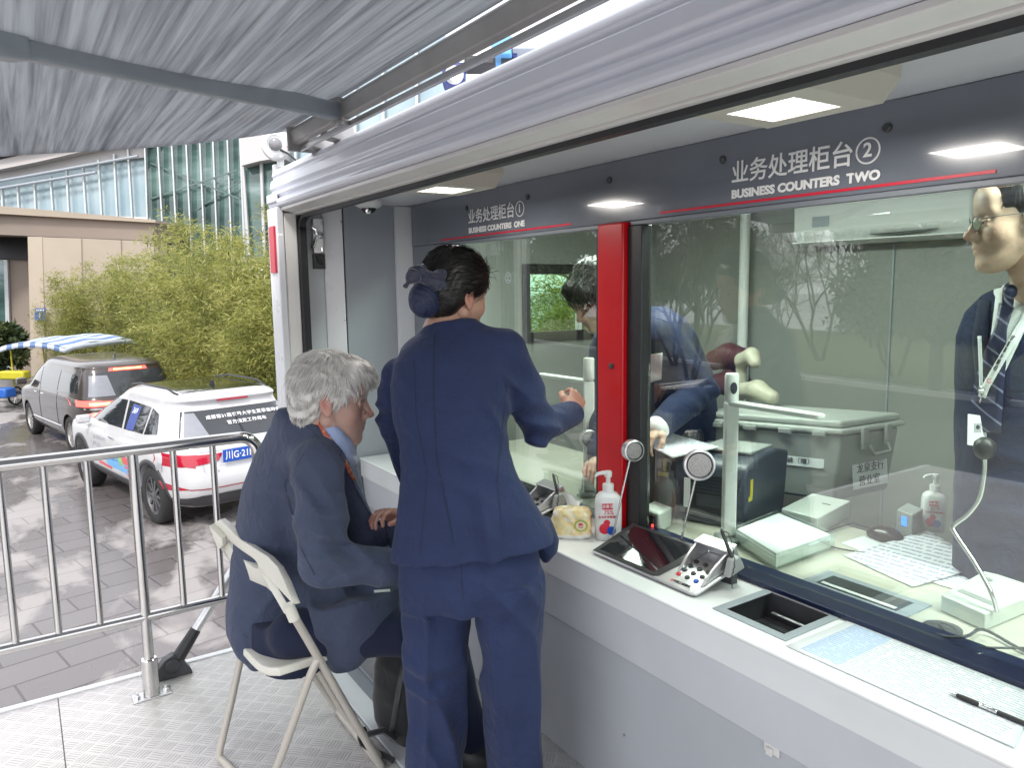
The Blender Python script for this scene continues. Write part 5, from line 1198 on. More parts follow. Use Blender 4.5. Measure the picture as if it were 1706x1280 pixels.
def eyes(parent, pos, Rm, s=1.0, closed=False):
    for sg in (-1, 1):
        c = np.array(pos)+Rm@np.array([.0800, sg*.031, .002])*s; mb = MB(); ax = Rm[:, 0]
        mb.lathe([(0, -.0125), (.006, -.011), (.0108, -.006), (.0125, 0), (.0108, .006), (.006, .0110), (0, .0125)], c, ax, 16); o = mb.build('eye', M['eye_white'], parent, smooth=60)
        mb = MB(); mb.lathe([(.0062, .0106), (.0045, .0122), (0, .0129)], c, unit(Rm[:, 0]-.15*Rm[:, 2]), 14); mb.build('iris', M['iris'], o, smooth=60)
from mathutils.bvhtree import BVHTree
def Ph(px, py, h):
    """point whose level distance straight ahead of the lens is h"""
    a, b = (px-CX)/FPX, (py-CY)/FPX; d = h/float(FHh@(f_+r_*a-u_*b)); return P(px, py, d)
def lh(py, xl, xr, h, b):
    a, c = Ph(xl, py, h), Ph(xr, py, h); m_ = (a+c)/2; return (m_[2], m_[0], m_[1], abs((c-a)@RH)/2, b)
def rot_axes(th): return np.array([math.sin(th), math.cos(th), 0.]), np.array([-math.cos(th), math.sin(th), 0.])
def lm(py, xl, xr, h, b, th):
    """oval whose long axis is turned: half-width across the shoulders b, the other axis solved from the outline"""
    z, x, y, lat, _ = lh(py, xl, xr, h, b); fx, fy = rot_axes(th); c_, s_ = abs(fx@RH), abs(fy@RH); b = min(b, .92*lat/max(s_, .05)); return (z, x, y, math.sqrt(max(lat*lat-(b*s_)**2, .0012))/c_, b)
def settle(e, loc):
    e.location = loc
    for c in children(e): c.matrix_parent_inverse = Matrix.Translation(-Vector(loc))
def bvh(o):
    me = o.data; return BVHTree.FromPolygons([v.co[:] for v in me.vertices], [tuple(p.vertices) for p in me.polygons])
def hit(bv, px, py, off):
    d = Vector(unit(ray(px, py))); h = bv.ray_cast(Vector(CAM), d)
    if h[0] is None: return None
    return np.array(h[0]-d*off)
def ribbon_on(bv, pts, wpx, off=.003, n=26, across=5):
    """cloth strip lying on a body: centre line in photo positions, width in photo pixels"""
    pts = np.array(pts, float); seg = np.r_[0, np.cumsum(np.linalg.norm(np.diff(pts, axis=0), axis=1))]; s = np.linspace(0, seg[-1], n)
    c = np.stack([np.interp(s, seg, pts[:, 0]), np.interp(s, seg, pts[:, 1])], 1); t = np.gradient(c, axis=0); t /= np.linalg.norm(t, axis=1, keepdims=True); nn = np.stack([-t[:, 1], t[:, 0]], 1)
    W_ = np.interp(s, np.linspace(0, seg[-1], len(wpx)), wpx) if hasattr(wpx, '__len__') else np.full(n, wpx); rows = []
    last = None
    for i in range(n):
        row = []
        for k in range(across):
            q = c[i]+nn[i]*W_[i]*(k/(across-1)-.5); p = hit(bv, q[0], q[1], off)
            if p is None: p = last
            if p is None: p = P(q[0], q[1], 2.2)
            last = p; row.append(p)
        rows.append(row)
    return rows
def patch_on(bv, c4, off=.003, nu=8, nv=10):
    rows = []; last = None
    for j in range(nv+1):
        v = j/nv; row = []
        for i in range(nu+1):
            u = i/nu; q = (1-v)*((1-u)*np.array(c4[0])+u*np.array(c4[1]))+v*((1-u)*np.array(c4[3])+u*np.array(c4[2])); p = hit(bv, q[0], q[1], off); p = last if p is None else p
            last = p; row.append(p if p is not None else P(q[0], q[1], 2.2))
        rows.append(row)
    return rows
def flow_hair(V, F, n, Rm, pos, s, fn, l0, l1, tones, rad, parent, mat, rs, extra=0.0):
    """hair cap plus loose strands on it; V in head axes"""
    ri = rs.randint(len(V), size=n); roots = V[ri]; ctr = np.array([-.02, 0, .04]); out = roots-ctr; out /= np.linalg.norm(out, axis=1, keepdims=True)
    nv = np.zeros_like(V); fnm = np.cross(V[F[:, 2]]-V[F[:, 0]], V[F[:, 3]]-V[F[:, 1]])
    for k in range(4): np.add.at(nv, F[:, k], fnm)
    nv /= np.linalg.norm(nv, axis=1, keepdims=True)+1e-9; nv *= np.sign((nv*(V-ctr)).sum(1, keepdims=True)+1e-9)
    nr = nv[ri]; d0 = fn(roots, out, 0.0); d0 -= nr*(d0*nr).sum(1, keepdims=True); d0 /= np.linalg.norm(d0, axis=1, keepdims=True)+1e-9; d0 += nr*.22
    fn0 = fn; fn = lambda p, d, t: d*.72+.28*fn0(p, d, t)/(np.linalg.norm(fn0(p, d, t), axis=1, keepdims=True)+1e-9)-.03*nr; tone = np.clip(rs.normal(tones[0], tones[1], n), 0, 1)
    Vs, Fs, ts = strands('h', roots-out*.001, d0, fn, rs.uniform(l0, l1, n), None, None, tone, rad)
    Va = np.concatenate([V, Vs]); Fa = np.concatenate([F, Fs+len(V)]); base = np.clip(tones[0]-.30+.25*np.sin(V@np.array([60., 90., 30.])+2*np.sin(V@np.array([35., -20., 50.]))), 0, 1)
    t_all = np.concatenate([base, ts]); W = Va@Rm.T*s+np.array(pos)
    o = np_mesh('hair', W, Fa, mat, parent, None, smooth_it=0); a = o.data.attributes.new('tone', 'FLOAT', 'POINT'); a.data.foreach_set('value', t_all.astype(np.float32)); return o
def finish_body(name, parts, mat, parent):
    """one skin mesh out of the head and the limbs"""
    V, F, T = [], [], []; b = 0
    for v, f, t in parts: V.append(v); F.append(f+b); T.append(t); b += len(v)
    o = np_mesh(name, np.concatenate(V), np.concatenate(F), mat, parent, None, smooth_it=1); a = o.data.attributes.new('tone', 'FLOAT', 'POINT'); a.data.foreach_set('value', np.concatenate(T).astype(np.float32)); return o
def zt(V, v=.15): return np.full(len(V), v)

# ================================================================== woman in the navy suit, seen from behind
wm = empty('person')
tag(wm, 'woman in navy trouser suit with dark hair bow, standing at the counter, back turned', 'person')
M['woman_jacket'] = M['navy_suit']
hdir = rotm(R(76), R(10), R(4)); hpos = Ph(759, 492, 2.29)
sh_r, el_r, wr_r = Ph(843, 590, 2.21), Ph(898, 712, 2.30), Ph(951, 690, 2.52)
sh_l, el_l, wr_l = Ph(664, 626, 2.30), Ph(655, 702, 2.36), Ph(692, 812, 2.50)
J = SDF()
J.loft([lh(533,714,792,2.245,.05), lh(546,704,806,2.24,.062), lh(556,698,832,2.235,.072), lh(566,684,846,2.23,.083), lh(582,670,856,2.22,.098), lh(604,656,860,2.21,.112), lh(640,650,857,2.20,.122), lh(700,656,846,2.18,.122), lh(750,666,850,2.17,.115), lh(800,668,866,2.16,.120), lh(850,661,898,2.15,.130), lh(890,656,922,2.15,.138), lh(925,652,931,2.15,.143), lh(938,650,924,2.15,.145)], RH, FHh, 2.25, .02)
J.chain([sh_r, (sh_r+el_r)/2+np.array([0,0,.0]), el_r], [.062,.060,.056], .035); J.chain([el_r, wr_r], [.056,.044], .02)
J.chain([sh_l, (sh_l+el_l)/2, el_l], [.056,.054,.050], .035); J.chain([el_l, wr_l], [.050,.043], .02)
J.cone(Ph(842,574,2.215), Ph(770,562,2.235), .042, .036, .04); J.cone(Ph(690,590,2.27), Ph(735,566,2.24), .036, .036, .04)
hb_ = Ph(651,932,2.15); hb2 = Ph(880,903,2.15); nrm_ = np.cross(hb2-hb_, FHh); nrm_ = nrm_ if nrm_[2] < 0 else -nrm_
fcut = lambda p: (p-hb_)@unit(nrm_)
J.ops.append((lambda p: -fcut(p), None, None, .004, -1))
J.loft([lh(868,872,918,2.25,.06), lh(900,882,931,2.26,.055), lh(918,891,930,2.26,.045), lh(936,904,914,2.26,.02)], RH, FHh, 2.2, .02)
fd = [((.3,.2,1), .055, .011, Ph(905,718,2.28), .09), ((.2,.1,1), .05, .010, Ph(650,690,2.34), .07), ((1,0,.5), .07, .008, Ph(840,690,2.1), .09), ((.6,.3,1), .09, .007, Ph(760,780,2.1), .15), ((1,-.6,.15), .13, .011, Ph(800,880,2.1), .14), ((.9,-.2,.9), .07, .009, Ph(866,640,2.15), .07), ((.4,-.2,1), .11, .006, Ph(720,640,2.1), .14), ((1,0,-.3), .12, .008, Ph(690,860,2.1), .10)]
V, F = J.mesh(.006, lambda p: folds(p, fd))
jk = np_mesh('jacket', V, F, M['navy_suit'], wm); bw = bvh(jk)
sm = MB(); sm.grid(ribbon_on(bw, [(724,556),(722,640),(727,760),(745,850),(757,912)], 2.6, .0012, 40, 3)); sm.build('back_seam', M['navy_seam'], jk)
sm = MB()
for pts in ([(690,600),(694,700),(712,790),(700,925)], [(845,625),(838,700),(828,800),(838,895)]): sm.grid(ribbon_on(bw, pts, 2.0, .0010, 40, 3))
sm.build('side_seam', M['navy_seam'], jk)
col_ = []
for k in range(17):
    a = R(-125)+R(250)*k/16; ctr = (Ph(752,548,2.235)); rr = np.array([.062*math.sin(a), -.060*math.cos(a)]); base = ctr+RH*rr[0]+FHh*rr[1]
    col_.append([base+np.array([0,0,-.022])+RH*rr[0]*.25+FHh*rr[1]*.2, base+np.array([0,0,.012]), base+np.array([0,0,.016])-RH*rr[0]*.08-FHh*rr[1]*.08, base+np.array([0,0,-.015])-RH*rr[0]*.12-FHh*rr[1]*.12])

T = SDF()
T.loft([lh(850,674,872,2.16,.105), lh(890,668,892,2.16,.122), lh(930,665,900,2.16,.135), lh(970,666,905,2.15,.14), lh(1005,668,906,2.15,.12)], RH, FHh, 2.3, .02)
T.loft([lh(960,668,786,2.17,.112), lh(1010,669,786,2.17,.106), lh(1060,672,784,2.16,.10), lh(1096,667,783,2.155,.10), lh(1125,672,776,2.155,.094), lh(1170,675,775,2.16,.094), lh(1240,678,774,2.17,.097), lh(1330,677,774,2.18,.10)], RH, FHh, 2.3, .022)
T.loft([lh(960,784,906,2.12,.112), lh(1010,789,907,2.12,.106), lh(1100,800,903,2.10,.099), lh(1160,806,904,2.10,.097), lh(1240,812,905,2.11,.10), lh(1345,815,906,2.12,.102)], RH, FHh, 2.3, .022)
fd = [((.3,0,1), .085, .012, Ph(705,1130,2.07), .09), ((1,0,.9), .10, .006, Ph(740,1010,2.05), .10), ((-1,0,.9), .09, .006, Ph(830,1010,2.03), .10), ((.2,.1,1), .16, .004, Ph(850,1150,2.03), .2), ((1,.2,.25), .085, .009, Ph(730,1230,2.08), .2), ((1,.2,.2), .09, .009, Ph(860,1200,2.04), .22), ((.9,0,.6), .08, .008, Ph(850,1020,2.02), .10)]
crx = [float(Ph(712,1100,2.1)@RH), float(Ph(868,1100,2.05)@RH)]
def tdisp(p):
    o = folds(p, fd); u = p@RH; v = p@FHh
    for (a, b, h0) in ((float(Ph(710,980,2.05)@RH), float(Ph(708,1280,2.08)@RH), 2.17), (float(Ph(813,960,2.0)@RH), float(Ph(838,1280,2.0)@RH), 2.12)):
        z0, z1 = .62, .05; c = a+(b-a)*np.clip((z0-p[:, 2])/(z0-z1), 0, 1); o -= .011*np.exp(-((u-c)/.011)**2)*(v < h0)*(p[:, 2] < .66)
    return o
T.chain([Ph(674,1110,2.09), Ph(700,1118,2.075), Ph(728,1128,2.07)], [.012,.022,.008], .02).chain([Ph(684,1126,2.09), Ph(716,1150,2.08), Ph(750,1146,2.075)], [.010,.020,.008], .02)
V, F = T.mesh(.006, tdisp); tr = np_mesh('trousers', V, F, M['navy_suit'], wm); bt_ = bvh(tr)
sm = MB(); sm.grid(ribbon_on(bt_, [(768,918),(769,960),(772,1000)], 2.2, .001, 16, 3)); sm.build('back_seam', M['navy_seam'], tr)
hs_ = head_sdf(False, .95, .9); Vh, Fh, Th = build_head(wm, hpos, hdir, hs_, None, .97)
nb = SDF(); nb.chain([hpos+hdir@np.array([-.02,0,-.05]), hpos+hdir@np.array([-.035,0,-.11]), Ph(757,575,2.245)], [.046,.046,.052], .03)
nb.chain([Ph(752,585,2.24), Ph(757,700,2.18), Ph(765,900,2.16)], [.085,.10,.10], .05)
for a, b in ((Ph(725,960,2.17), Ph(724,1325,2.18)), (Ph(848,960,2.12), Ph(860,1335,2.12))): nb.chain([a, (a+b)/2, b], [.07,.05,.036], .03)
for a, b, c in ((sh_r, el_r, wr_r), (sh_l, el_l, wr_l)): nb.chain([a, b, c], [.042,.036,.026], .02)
Vn, Fn = nb.mesh(.008)
hd = unit(Ph(965,655,2.60)-wr_r); Vr, Fr = hand_vf(wr_r+hd*.012, hd, -RH*.5-FHh*.2+np.array([0,0,-.6]), 1, .5, .92)
hd2 = unit(np.array([.6,.35,-.35])); Vl, Fl = hand_vf(wr_l+hd2*.01, hd2, (0,0,-1), -1, .35, .92)
finish_body('body', [(Vh, Fh, Th), (Vn, Fn, zt(Vn)), (Vr, Fr, zt(Vr, .3)), (Vl, Fl, zt(Vl, .3))], M['skin_pale'], wm)
eyes(wm, hpos, hdir, .97)
H = SDF(); H.ell((-.020,0,.054), (.108,.087,.098), .02).ell((-.060,0,-.005), (.066,.076,.082), .03).ell((.045,0,.078), (.052,.068,.052), .03)
H.cone((.055,-.060,.045), (.012,-.074,.012), .016, .012, .02).cone((.055,.060,.045), (.012,.074,.012), .016, .012, .02)
H.ell((.125,0,-.030), (.062,.095,.085), .012, op=-1)
for s in (-1, 1): H.ell((.006,s*.096,-.012), (.024,.030,.036), .01, op=-1); H.ell((.045,s*.075,-.045), (.045,.04,.055), .012, op=-1)
H.cut((0,0,-.088), (.25,0,-1))
V, F = H.mesh(.0035, lambda p: .0008*np.sin((p@np.array([0,1,.35]))*420+3*np.sin(p@np.array([40.,10.,30.]))))
rs = np.random.RandomState(3); bunp = np.array([-.112, 0, .015])
def wfn(p, d, t):
    o = p-np.array([-.02,0,.04]); o /= np.linalg.norm(o, axis=1, keepdims=True); g_ = bunp-p; g_ -= o*(g_*o).sum(1, keepdims=True)*(.95+.0*t); return g_+o*.004+.006*rs.normal(size=p.shape)
flow_hair(V, F, 1500, hdir, hpos, .97, wfn, .03, .07, (.45, .25), .0009, wm, M['hair_black'], rs)
fl = MB()
for k in range(46):
    a = rs.uniform(-1.2, 1.2); b0 = np.array([.02+.06*rs.rand(), .075*math.sin(a), .115-.05*abs(math.sin(a))+.01*rs.rand()]); pth = [b0]
    d = unit(np.array([.5*rs.normal(), rs.normal()*.6, .8]))
    for j in range(5): d = unit(d+rs.normal(size=3)*.25+np.array([.12,0,-.28])); pth.append(pth[-1]+d*.008)
    fl.tube([hpos+hdir@q*.97 for q in pth], [.0006]*6, 3)
fl.build('stray_hair', M['hair_black'], wm)
# net bun and bow
g = NT('navy lace net'); c = g.co('Object'); vo = g.t.nodes.new('ShaderNodeTexVoronoi'); vo.inputs['Scale'].default_value = 190; vo.feature = 'DISTANCE_TO_EDGE'; g.t.links.new(c, vo.inputs['Vector'])
g.p(Base_Color=g.ramp(vo.outputs['Distance'], [(.05, (.022,.035,.10)), (.2, (.005,.007,.022))]), Roughness=.6); g.bump(vo.outputs['Distance'], .5, .003); M['net'] = g.mat
g = NT('navy satin bow'); c = g.co('Object'); g.p(Base_Color=g.ramp(g.noise(c, 60, 5, .7, 1.5), [(.35, (.003,.005,.020)), (.65, (.013,.020,.065))]), Roughness=.42, Sheen_Weight=.5); g.bump(g.noise(c, 70, 4, .6, 1), .5, .005); M['bow'] = g.mat
B = SDF(); bc = Ph(706,498,2.185); B.ell(bc, (.044,.044,.050), .02).ell(bc+np.array([.02,.02,-.015]), (.045,.045,.040), .02)
V, F = B.mesh(.004, lambda p: .0015*np.sin(p@np.array([300.,200.,260.]))); np_mesh('hair_net', V, F, M['net'], wm)
B = SDF(); k0 = Ph(716,467,2.16)
for q, r in (([(676,476,2.12),(690,458,2.13),(712,464,2.16)], [.006,.020,.014]), ([(684,470,2.13),(700,452,2.14),(720,462,2.16)], [.006,.018,.014]), ([(738,456,2.17),(730,462,2.17),(714,466,2.16)], [.010,.020,.014]), ([(737,476,2.17),(728,474,2.17),(714,467,2.16)], [.012,.018,.014])): B.chain([Ph(*v) for v in q], r, .008)
B.ell(k0, (.016,.016,.018), .008)
V, F = B.mesh(.0035, lambda p: .003*np.sin(p@np.array([120.,60.,190.])+2*np.sin(p@np.array([60.,90.,-40.])))); np_mesh('hair_bow', V, F, M['bow'], wm)
mb = MB()
for (px, h) in ((722, 2.16), (858, 2.10)):
    q = Ph(px, 1320, h); fw = np.array([.75,.6,0]); fw = unit(fw); sd_ = np.cross(fw, (0,0,1)); rows = []
    for t in np.linspace(-.13, .13, 14):
        w_ = .036*max(.05, 1-(t/.135)**4)**.5*(1.0 if t < .02 else 1-.25*((t-.02)/.11)); hz = .055-.015*(t/.13) if t < .04 else .048*(1-((t-.04)/.10)**2)+.008
        rows.append([np.array([q[0], q[1], 0])+fw*(t+.03)+sd_*w_*math.cos(a)+np.array([0,0,.002+hz*max(0, math.sin(a))]) for a in np.linspace(0, 2*math.pi, 15)])
    mb.grid(rows)
sp = mb
sp.build('shoes', M['black'], wm, smooth=60)
settle(wm, tuple(np.array([Ph(790,1320,2.14)[0], Ph(790,1320,2.14)[1], 0])))

# ================================================================== grey haired man on the folding chair
mn = empty('person'); tag(mn, 'grey haired man in slate blue jacket sitting on the white folding chair', 'person')
hdir = rotm(R(113), R(9), R(0)); hpos = Ph(553, 667, 2.34)
sh_n, el_n, wr_n = Ph(530,788,2.20), Ph(538,938,2.15), Ph(690,950,2.24)
sh_f, el_f, wr_f = Ph(560,790,2.58), Ph(610,935,2.56), Ph(668,872,2.42)
J = SDF(); MT = R(83); mfx, mfy = rot_axes(MT)
J.loft([lm(680,477,496,2.36,.05,MT), lm(690,466,501,2.36,.065,MT), lm(700,452,518,2.37,.09,MT), lm(712,444,535,2.38,.12,MT), lm(724,437,548,2.40,.145,MT), lm(738,430,556,2.43,.168,MT), lm(757,422,562,2.47,.175,MT), lm(810,408,564,2.50,.17,MT), lm(874,400,566,2.53,.165,MT), lm(930,397,572,2.54,.165,MT), lm(985,394,588,2.54,.17,MT), lm(1030,396,604,2.52,.175,MT), lm(1056,402,600,2.50,.175,MT), lm(1076,420,580,2.48,.155,MT)], mfx, mfy, 2.35, .02)
J.loft([lm(770,530,586,2.42,.07,MT), lm(830,545,612,2.43,.09,MT), lm(874,560,634,2.44,.10,MT), lm(930,565,652,2.44,.11,MT), lm(1000,570,660,2.43,.11,MT), lm(1040,575,650,2.42,.10,MT)], mfx, mfy, 2.3, .04)
J.loft([lm(745,478,560,2.36,.12,MT), lm(810,464,566,2.36,.13,MT), lm(874,470,568,2.37,.13,MT), lm(930,480,574,2.38,.13,MT), lm(985,488,590,2.38,.13,MT), lm(1030,482,602,2.38,.13,MT), lm(1056,474,600,2.39,.12,MT), lm(1076,480,580,2.40,.10,MT)], mfx, mfy, 2.3, .05)
J.chain([Ph(474,694,2.42), Ph(488,699,2.34), Ph(506,706,2.30), Ph(526,719,2.282), Ph(546,740,2.275), Ph(566,763,2.285)], [.014,.017,.018,.017,.016,.014], .02)
J.cone(Ph(492,722,2.34), Ph(512,734,2.32), .034, .034, .03); J.cone(Ph(505,742,2.42), Ph(528,772,2.24), .075, .070, .05)
J.chain([sh_n, (sh_n*.5+el_n*.5), el_n], [.076,.073,.068], .045); J.chain([el_n, wr_n], [.066,.054], .02)
J.chain([sh_f, el_f, wr_f], [.075,.065,.050], .04)
J.chain([Ph(412,1030,2.38), Ph(416,1075,2.35), Ph(424,1108,2.33)], [.050,.040,.022], .03)
J.loft([lm(985,520,664,2.34,.10,MT), lm(1040,528,662,2.32,.10,MT), lm(1080,540,630,2.30,.075,MT), lm(1114,556,592,2.28,.035,MT)], mfx, mfy, 2.2, .03)
fd = [((.5,0,1), .065, .013, Ph(548,930,2.1), .09), ((1,.2,.6), .08, .010, Ph(590,935,2.1), .09), ((.3,.3,1), .10, .010, Ph(440,830,2.25), .12), ((1,0,-.8), .11, .011, Ph(480,1030,2.25), .15), ((.9,0,.5), .07, .010, Ph(512,830,2.15), .08), ((.8,0,1), .13, .011, Ph(430,950,2.2), .14), ((1,0,-.3), .12, .010, Ph(600,1030,2.15), .12), ((.2,.2,1), .06, .008, Ph(560,870,2.1), .07)]
V, F = J.mesh(.006, lambda p: folds(p, fd)); jk = np_mesh('jacket', V, F, M['blue_suit'], mn); bj = bvh(jk)
M['suit_shadow'] = fabric('suit cloth in shadow', (.022,.028,.055))  # darker copy of the suit cloth: seam and pocket shadow as colour
mb = MB(); mb.grid(ribbon_on(bj, [(489,693),(528,714),(572,757),(596,812),(634,876),(646,915)], [9,13,9,8,10,8], .004, 40, 5)); mb.build('lapel', M['blue_suit'], jk, solid=.003)
mb = MB(); mb.grid(ribbon_on(bj, [(507,755),(474,806),(486,855),(500,911),(524,958)], 2.2, .001, 36, 3)); mb.build('sleeve_seam', M['suit_shadow'], jk)
mb = MB(); mb.grid(ribbon_on(bj, [(536,1016),(560,1004),(580,997)], 4.0, .002, 14, 3)); mb.build('pocket', M['suit_shadow'], jk)
mb = MB(); mb.grid(ribbon_on(bj, [(623,986),(650,984)], 4.5, .002, 10, 3)); mb.build('cuff_button', M['white_plastic'], jk)
hs_ = head_sdf(True, 1.04, 1.12); hs_.ell((.035,0,-.112), (.050,.040,.030), .03).ell((.045,-.03,-.085), (.035,.028,.03), .03).ell((.045,.03,-.085), (.035,.028,.03), .03)
Vh, Fh, Th = build_head(mn, hpos, hdir, hs_, None, 1.04)
nb = SDF(); nb.chain([hpos+hdir@np.array([-.02,0,-.05]), hpos+hdir@np.array([-.045,0,-.12]), Ph(526,742,2.43)], [.056,.054,.046], .03)
nb.chain([Ph(510,800,2.47), Ph(510,900,2.48), Ph(520,1030,2.46)], [.08,.085,.09], .05)
thigh = [(Ph(490,1056,2.27), Ph(735,1056,2.35), Ph(785,1228,2.35)), (Ph(510,1046,2.53), Ph(725,1040,2.60), Ph(764,1196,2.58))]
for a, b, c in thigh: nb.chain([a, b, c], [.065,.05,.038], .02)
for a, b, c in ((sh_n, el_n, wr_n), (sh_f, el_f, wr_f)): nb.chain([a, b, c], [.05,.044,.03], .02)
Vn, Fn = nb.mesh(.008)
hd = unit(RH+FHh*.5+np.array([0,0,-.05])); Vr, Fr = hand_vf(wr_n+hd*.01, hd, (0,0,-1), -1, .5, 1.05)
hd2 = unit(Ph(626,850,2.32)-Ph(662,860,2.40)); Vl, Fl = hand_vf(Ph(664,862,2.40), hd2, -FHh*.4+np.array([0,0,-.8]), 1, .55, 1.0)
finish_body('body', [(Vh, Fh, Th), (Vn, Fn, zt(Vn)), (Vr, Fr, zt(Vr, .5)), (Vl, Fl, zt(Vl, .6))], M['skin_red'], mn)
eyes(mn, hpos, hdir, 1.04)
rs = np.random.RandomState(4)
bm_ = MB()
for s in (-1, 1):
    for k in range(34):
        t = k/33; b0 = np.array([.098-.028*t**2, s*(.014+.042*t), .026+.006*math.sin(t*3)]); d = np.array([.25, s*(.6+.3*t), .35-.5*t]); bm_.tube([hpos+hdir@(b0)*1.04, hpos+hdir@(b0+unit(d)*.007)*1.04, hpos+hdir@(b0+unit(d)*.012+np.array([0,0,-.002]))*1.04], [.0009,.0008,.0003], 3)
bm_.build('eyebrows', M['hair_grey'], mn)
H = SDF(); H.ell((-.020,0,.056), (.113,.088,.097), .02).ell((-.068,0,-.012), (.058,.076,.082), .03).ell((.060,0,.096), (.050,.064,.038), .03).ell((.092,0,.088), (.022,.046,.020), .02)
for s in (-1, 1): H.ell((.020,s*.070,.040), (.034,.016,.036), .015); H.ell((.018,s*.074,.0), (.012,.009,.022), .01)
H.ell((.135,0,-.026), (.074,.11,.092), .012, op=-1)
for s in (-1, 1): H.ell((-.006,s*.098,-.012), (.026,.030,.036), .008, op=-1); H.ell((.055,s*.085,-.055), (.050,.05,.055), .015, op=-1)
H.cut((-.08,0,-.088), (.35,0,-1))
V, F = H.mesh(.0035, lambda p: .0030*np.sin(p@np.array([60.,30.,-150.])+2.5*np.sin(p@np.array([30.,60.,20.])))+.0012*np.sin(p@np.array([150.,320.,100.])+3*np.sin(p@np.array([50.,30.,60.]))))
cr_ = np.array([-.055, .01, .150])
def mfn(p, d, t):
    o = p-np.array([-.02,0,.03]); o /= np.linalg.norm(o, axis=1, keepdims=True); g_ = p-cr_; g_ /= np.linalg.norm(g_, axis=1, keepdims=True)
    g_ = g_+np.array([-.45,0,-.35])*(p[:, :1] < .04)+np.array([.15,0,.10])*(p[:, :1] >= .04); w = .42*np.sin(p@np.array([40.,55.,60.])+t*5)[:, None]*np.array([[.6,.3,.4]]); g_ = g_+w
    return g_-o*((g_*o).sum(1, keepdims=True)-.16+.20*t)+.10*rs.normal(size=p.shape)*.6
flow_hair(V, F, 7000, hdir, hpos, 1.04, mfn, .014, .044, (.78, .22), .0009, mn, M['hair_grey'], rs)
# trousers, shoes
T = SDF(); T.loft([lm(1010,425,610,2.45,.17,MT), lm(1060,425,620,2.44,.175,MT), lm(1088,440,610,2.43,.15,MT)], mfx, mfy, 2.4, .03)
for a, b, c in thigh: T.chain([a, b], [.078,.074], .03); T.chain([b, c], [.078,.056], .02)
fd = [((.6,.2,1), .08, .006, Ph(740,1080,2.3), .12), ((1,0,.2), .10, .005, Ph(640,1060,2.25), .12)]
V, F = T.mesh(.007, lambda p: folds(p, fd)); np_mesh('trousers', V, F, M['man_trouser'], mn)
mb = MB()
for (a, b, c) in thigh:
    q = np.array([c[0], c[1], 0]); fw = unit(RH*.92+FHh*.1); fw[2] = 0; sd_ = np.cross(fw, (0,0,1)); rows = []
    for t in np.linspace(-.10, .19, 15):
        w_ = .046*max(.05, 1-((t-.045)/.15)**4)**.5; hz = .085 if t < .0 else max(.03, .085-.36*t)
        rows.append([q+fw*t+sd_*w_*math.cos(an)+np.array([0,0,.002+hz*max(0, math.sin(an))]) for an in np.linspace(0, 2*math.pi, 15)])
    mb.grid(rows)
mb.build('shoes', M['black'], mn, smooth=60)
# shirt collar, shirt front, lanyard
S_ = SDF()
ct = [(522,686,2.33),(538,694,2.295),(552,703,2.275),(568,717,2.27),(582,731,2.285),(592,742,2.34)]; cb_ = [(518,694,2.325),(533,706,2.285),(545,723,2.262),(560,744,2.258),(577,764,2.275),(594,778,2.335)]
mb = MB(); mb.grid([[np.array(Ph(*a))*(1-k/3)+np.array(Ph(*b))*(k/3)-FHh*.004*math.sin(k) for k in range(4)] for a, b in zip(ct, cb_)]); mb.build('shirt_collar', M['blue_cloth'], mn, solid=.004, smooth=70)
S_.loft([lh(722,515,574,2.45,.05), lh(745,515,580,2.46,.07), lh(775,525,582,2.47,.08), lh(820,535,588,2.47,.08)], RH, FHh, 2.2, .02)
V, F = S_.mesh(.006); so_ = np_mesh('shirt', V, F, M['blue_cloth'], mn)
g = NT('printed lanyard'); c = g.co('Object'); g.p(Base_Color=g.ramp(g.noise(c, 55, 3, .6, 1), [(.40, (.50,.10,.07)), (.5, (.60,.26,.12)), (.60, (.62,.42,.34))], 'CONSTANT'), Roughness=.6); M['lanyard'] = g.mat
pts = [Ph(503,690,2.33), Ph(516,694,2.31), Ph(530,707,2.278), Ph(543,725,2.254), Ph(558,747,2.25), Ph(574,768,2.265), Ph(590,800,2.31)]
rows = []
for i, q in enumerate(pts):
    t = unit(np.array(pts[min(i+1, len(pts)-1)])-np.array(pts[max(i-1, 0)])); s_ = unit(np.cross(t, -f_)); wd = .0065 if i > 2 else .009; rows.append([q-s_*wd, q, q+s_*wd])
mb = MB(); mb.grid(rows); mb.build('lanyard', M['lanyard'], mn, solid=.0015)
settle(mn, (float(Ph(500,1050,2.33)[0]), float(Ph(500,1050,2.33)[1]), 0))

# ================================================================== clerk bending over the desk inside
ck = empty('person'); tag(ck, 'clerk in navy jacket with white cuffs bending over the desk behind the red pillar', 'person')
hdir = rotm(R(33.4+6+180+50), R(38), R(-8)); hpos = Ph(990, 492, 2.98)
sh_a, el_a, wr_a = Ph(1100,560,3.00), Ph(1166,650,2.98), Ph(1104,706,2.80)
sh_b, el_b, wr_b = Ph(1010,590,3.15), Ph(1010,700,3.05), Ph(1000,760,2.85)
J = SDF()
J.loft([lh(512,1030,1110,3.12,.08), lh(530,1005,1140,3.12,.13), lh(560,990,1160,3.14,.16), lh(620,990,1185,3.18,.17), lh(700,1000,1195,3.22,.16), lh(780,1010,1200,3.25,.15), lh(860,1010,1200,3.26,.15)], RH, FHh, 2.3, .03)
J.chain([sh_a, el_a], [.085,.072], .05); J.chain([el_a, wr_a], [.070,.055], .02); J.chain([sh_b, el_b, wr_b], [.075,.065,.05], .04)
fd = [((1,0,1), .08, .008, el_a, .12), ((1,.2,-.6), .10, .007, Ph(1090,560,3.0), .14), ((.3,0,1), .10, .006, Ph(1130,640,3.0), .14)]
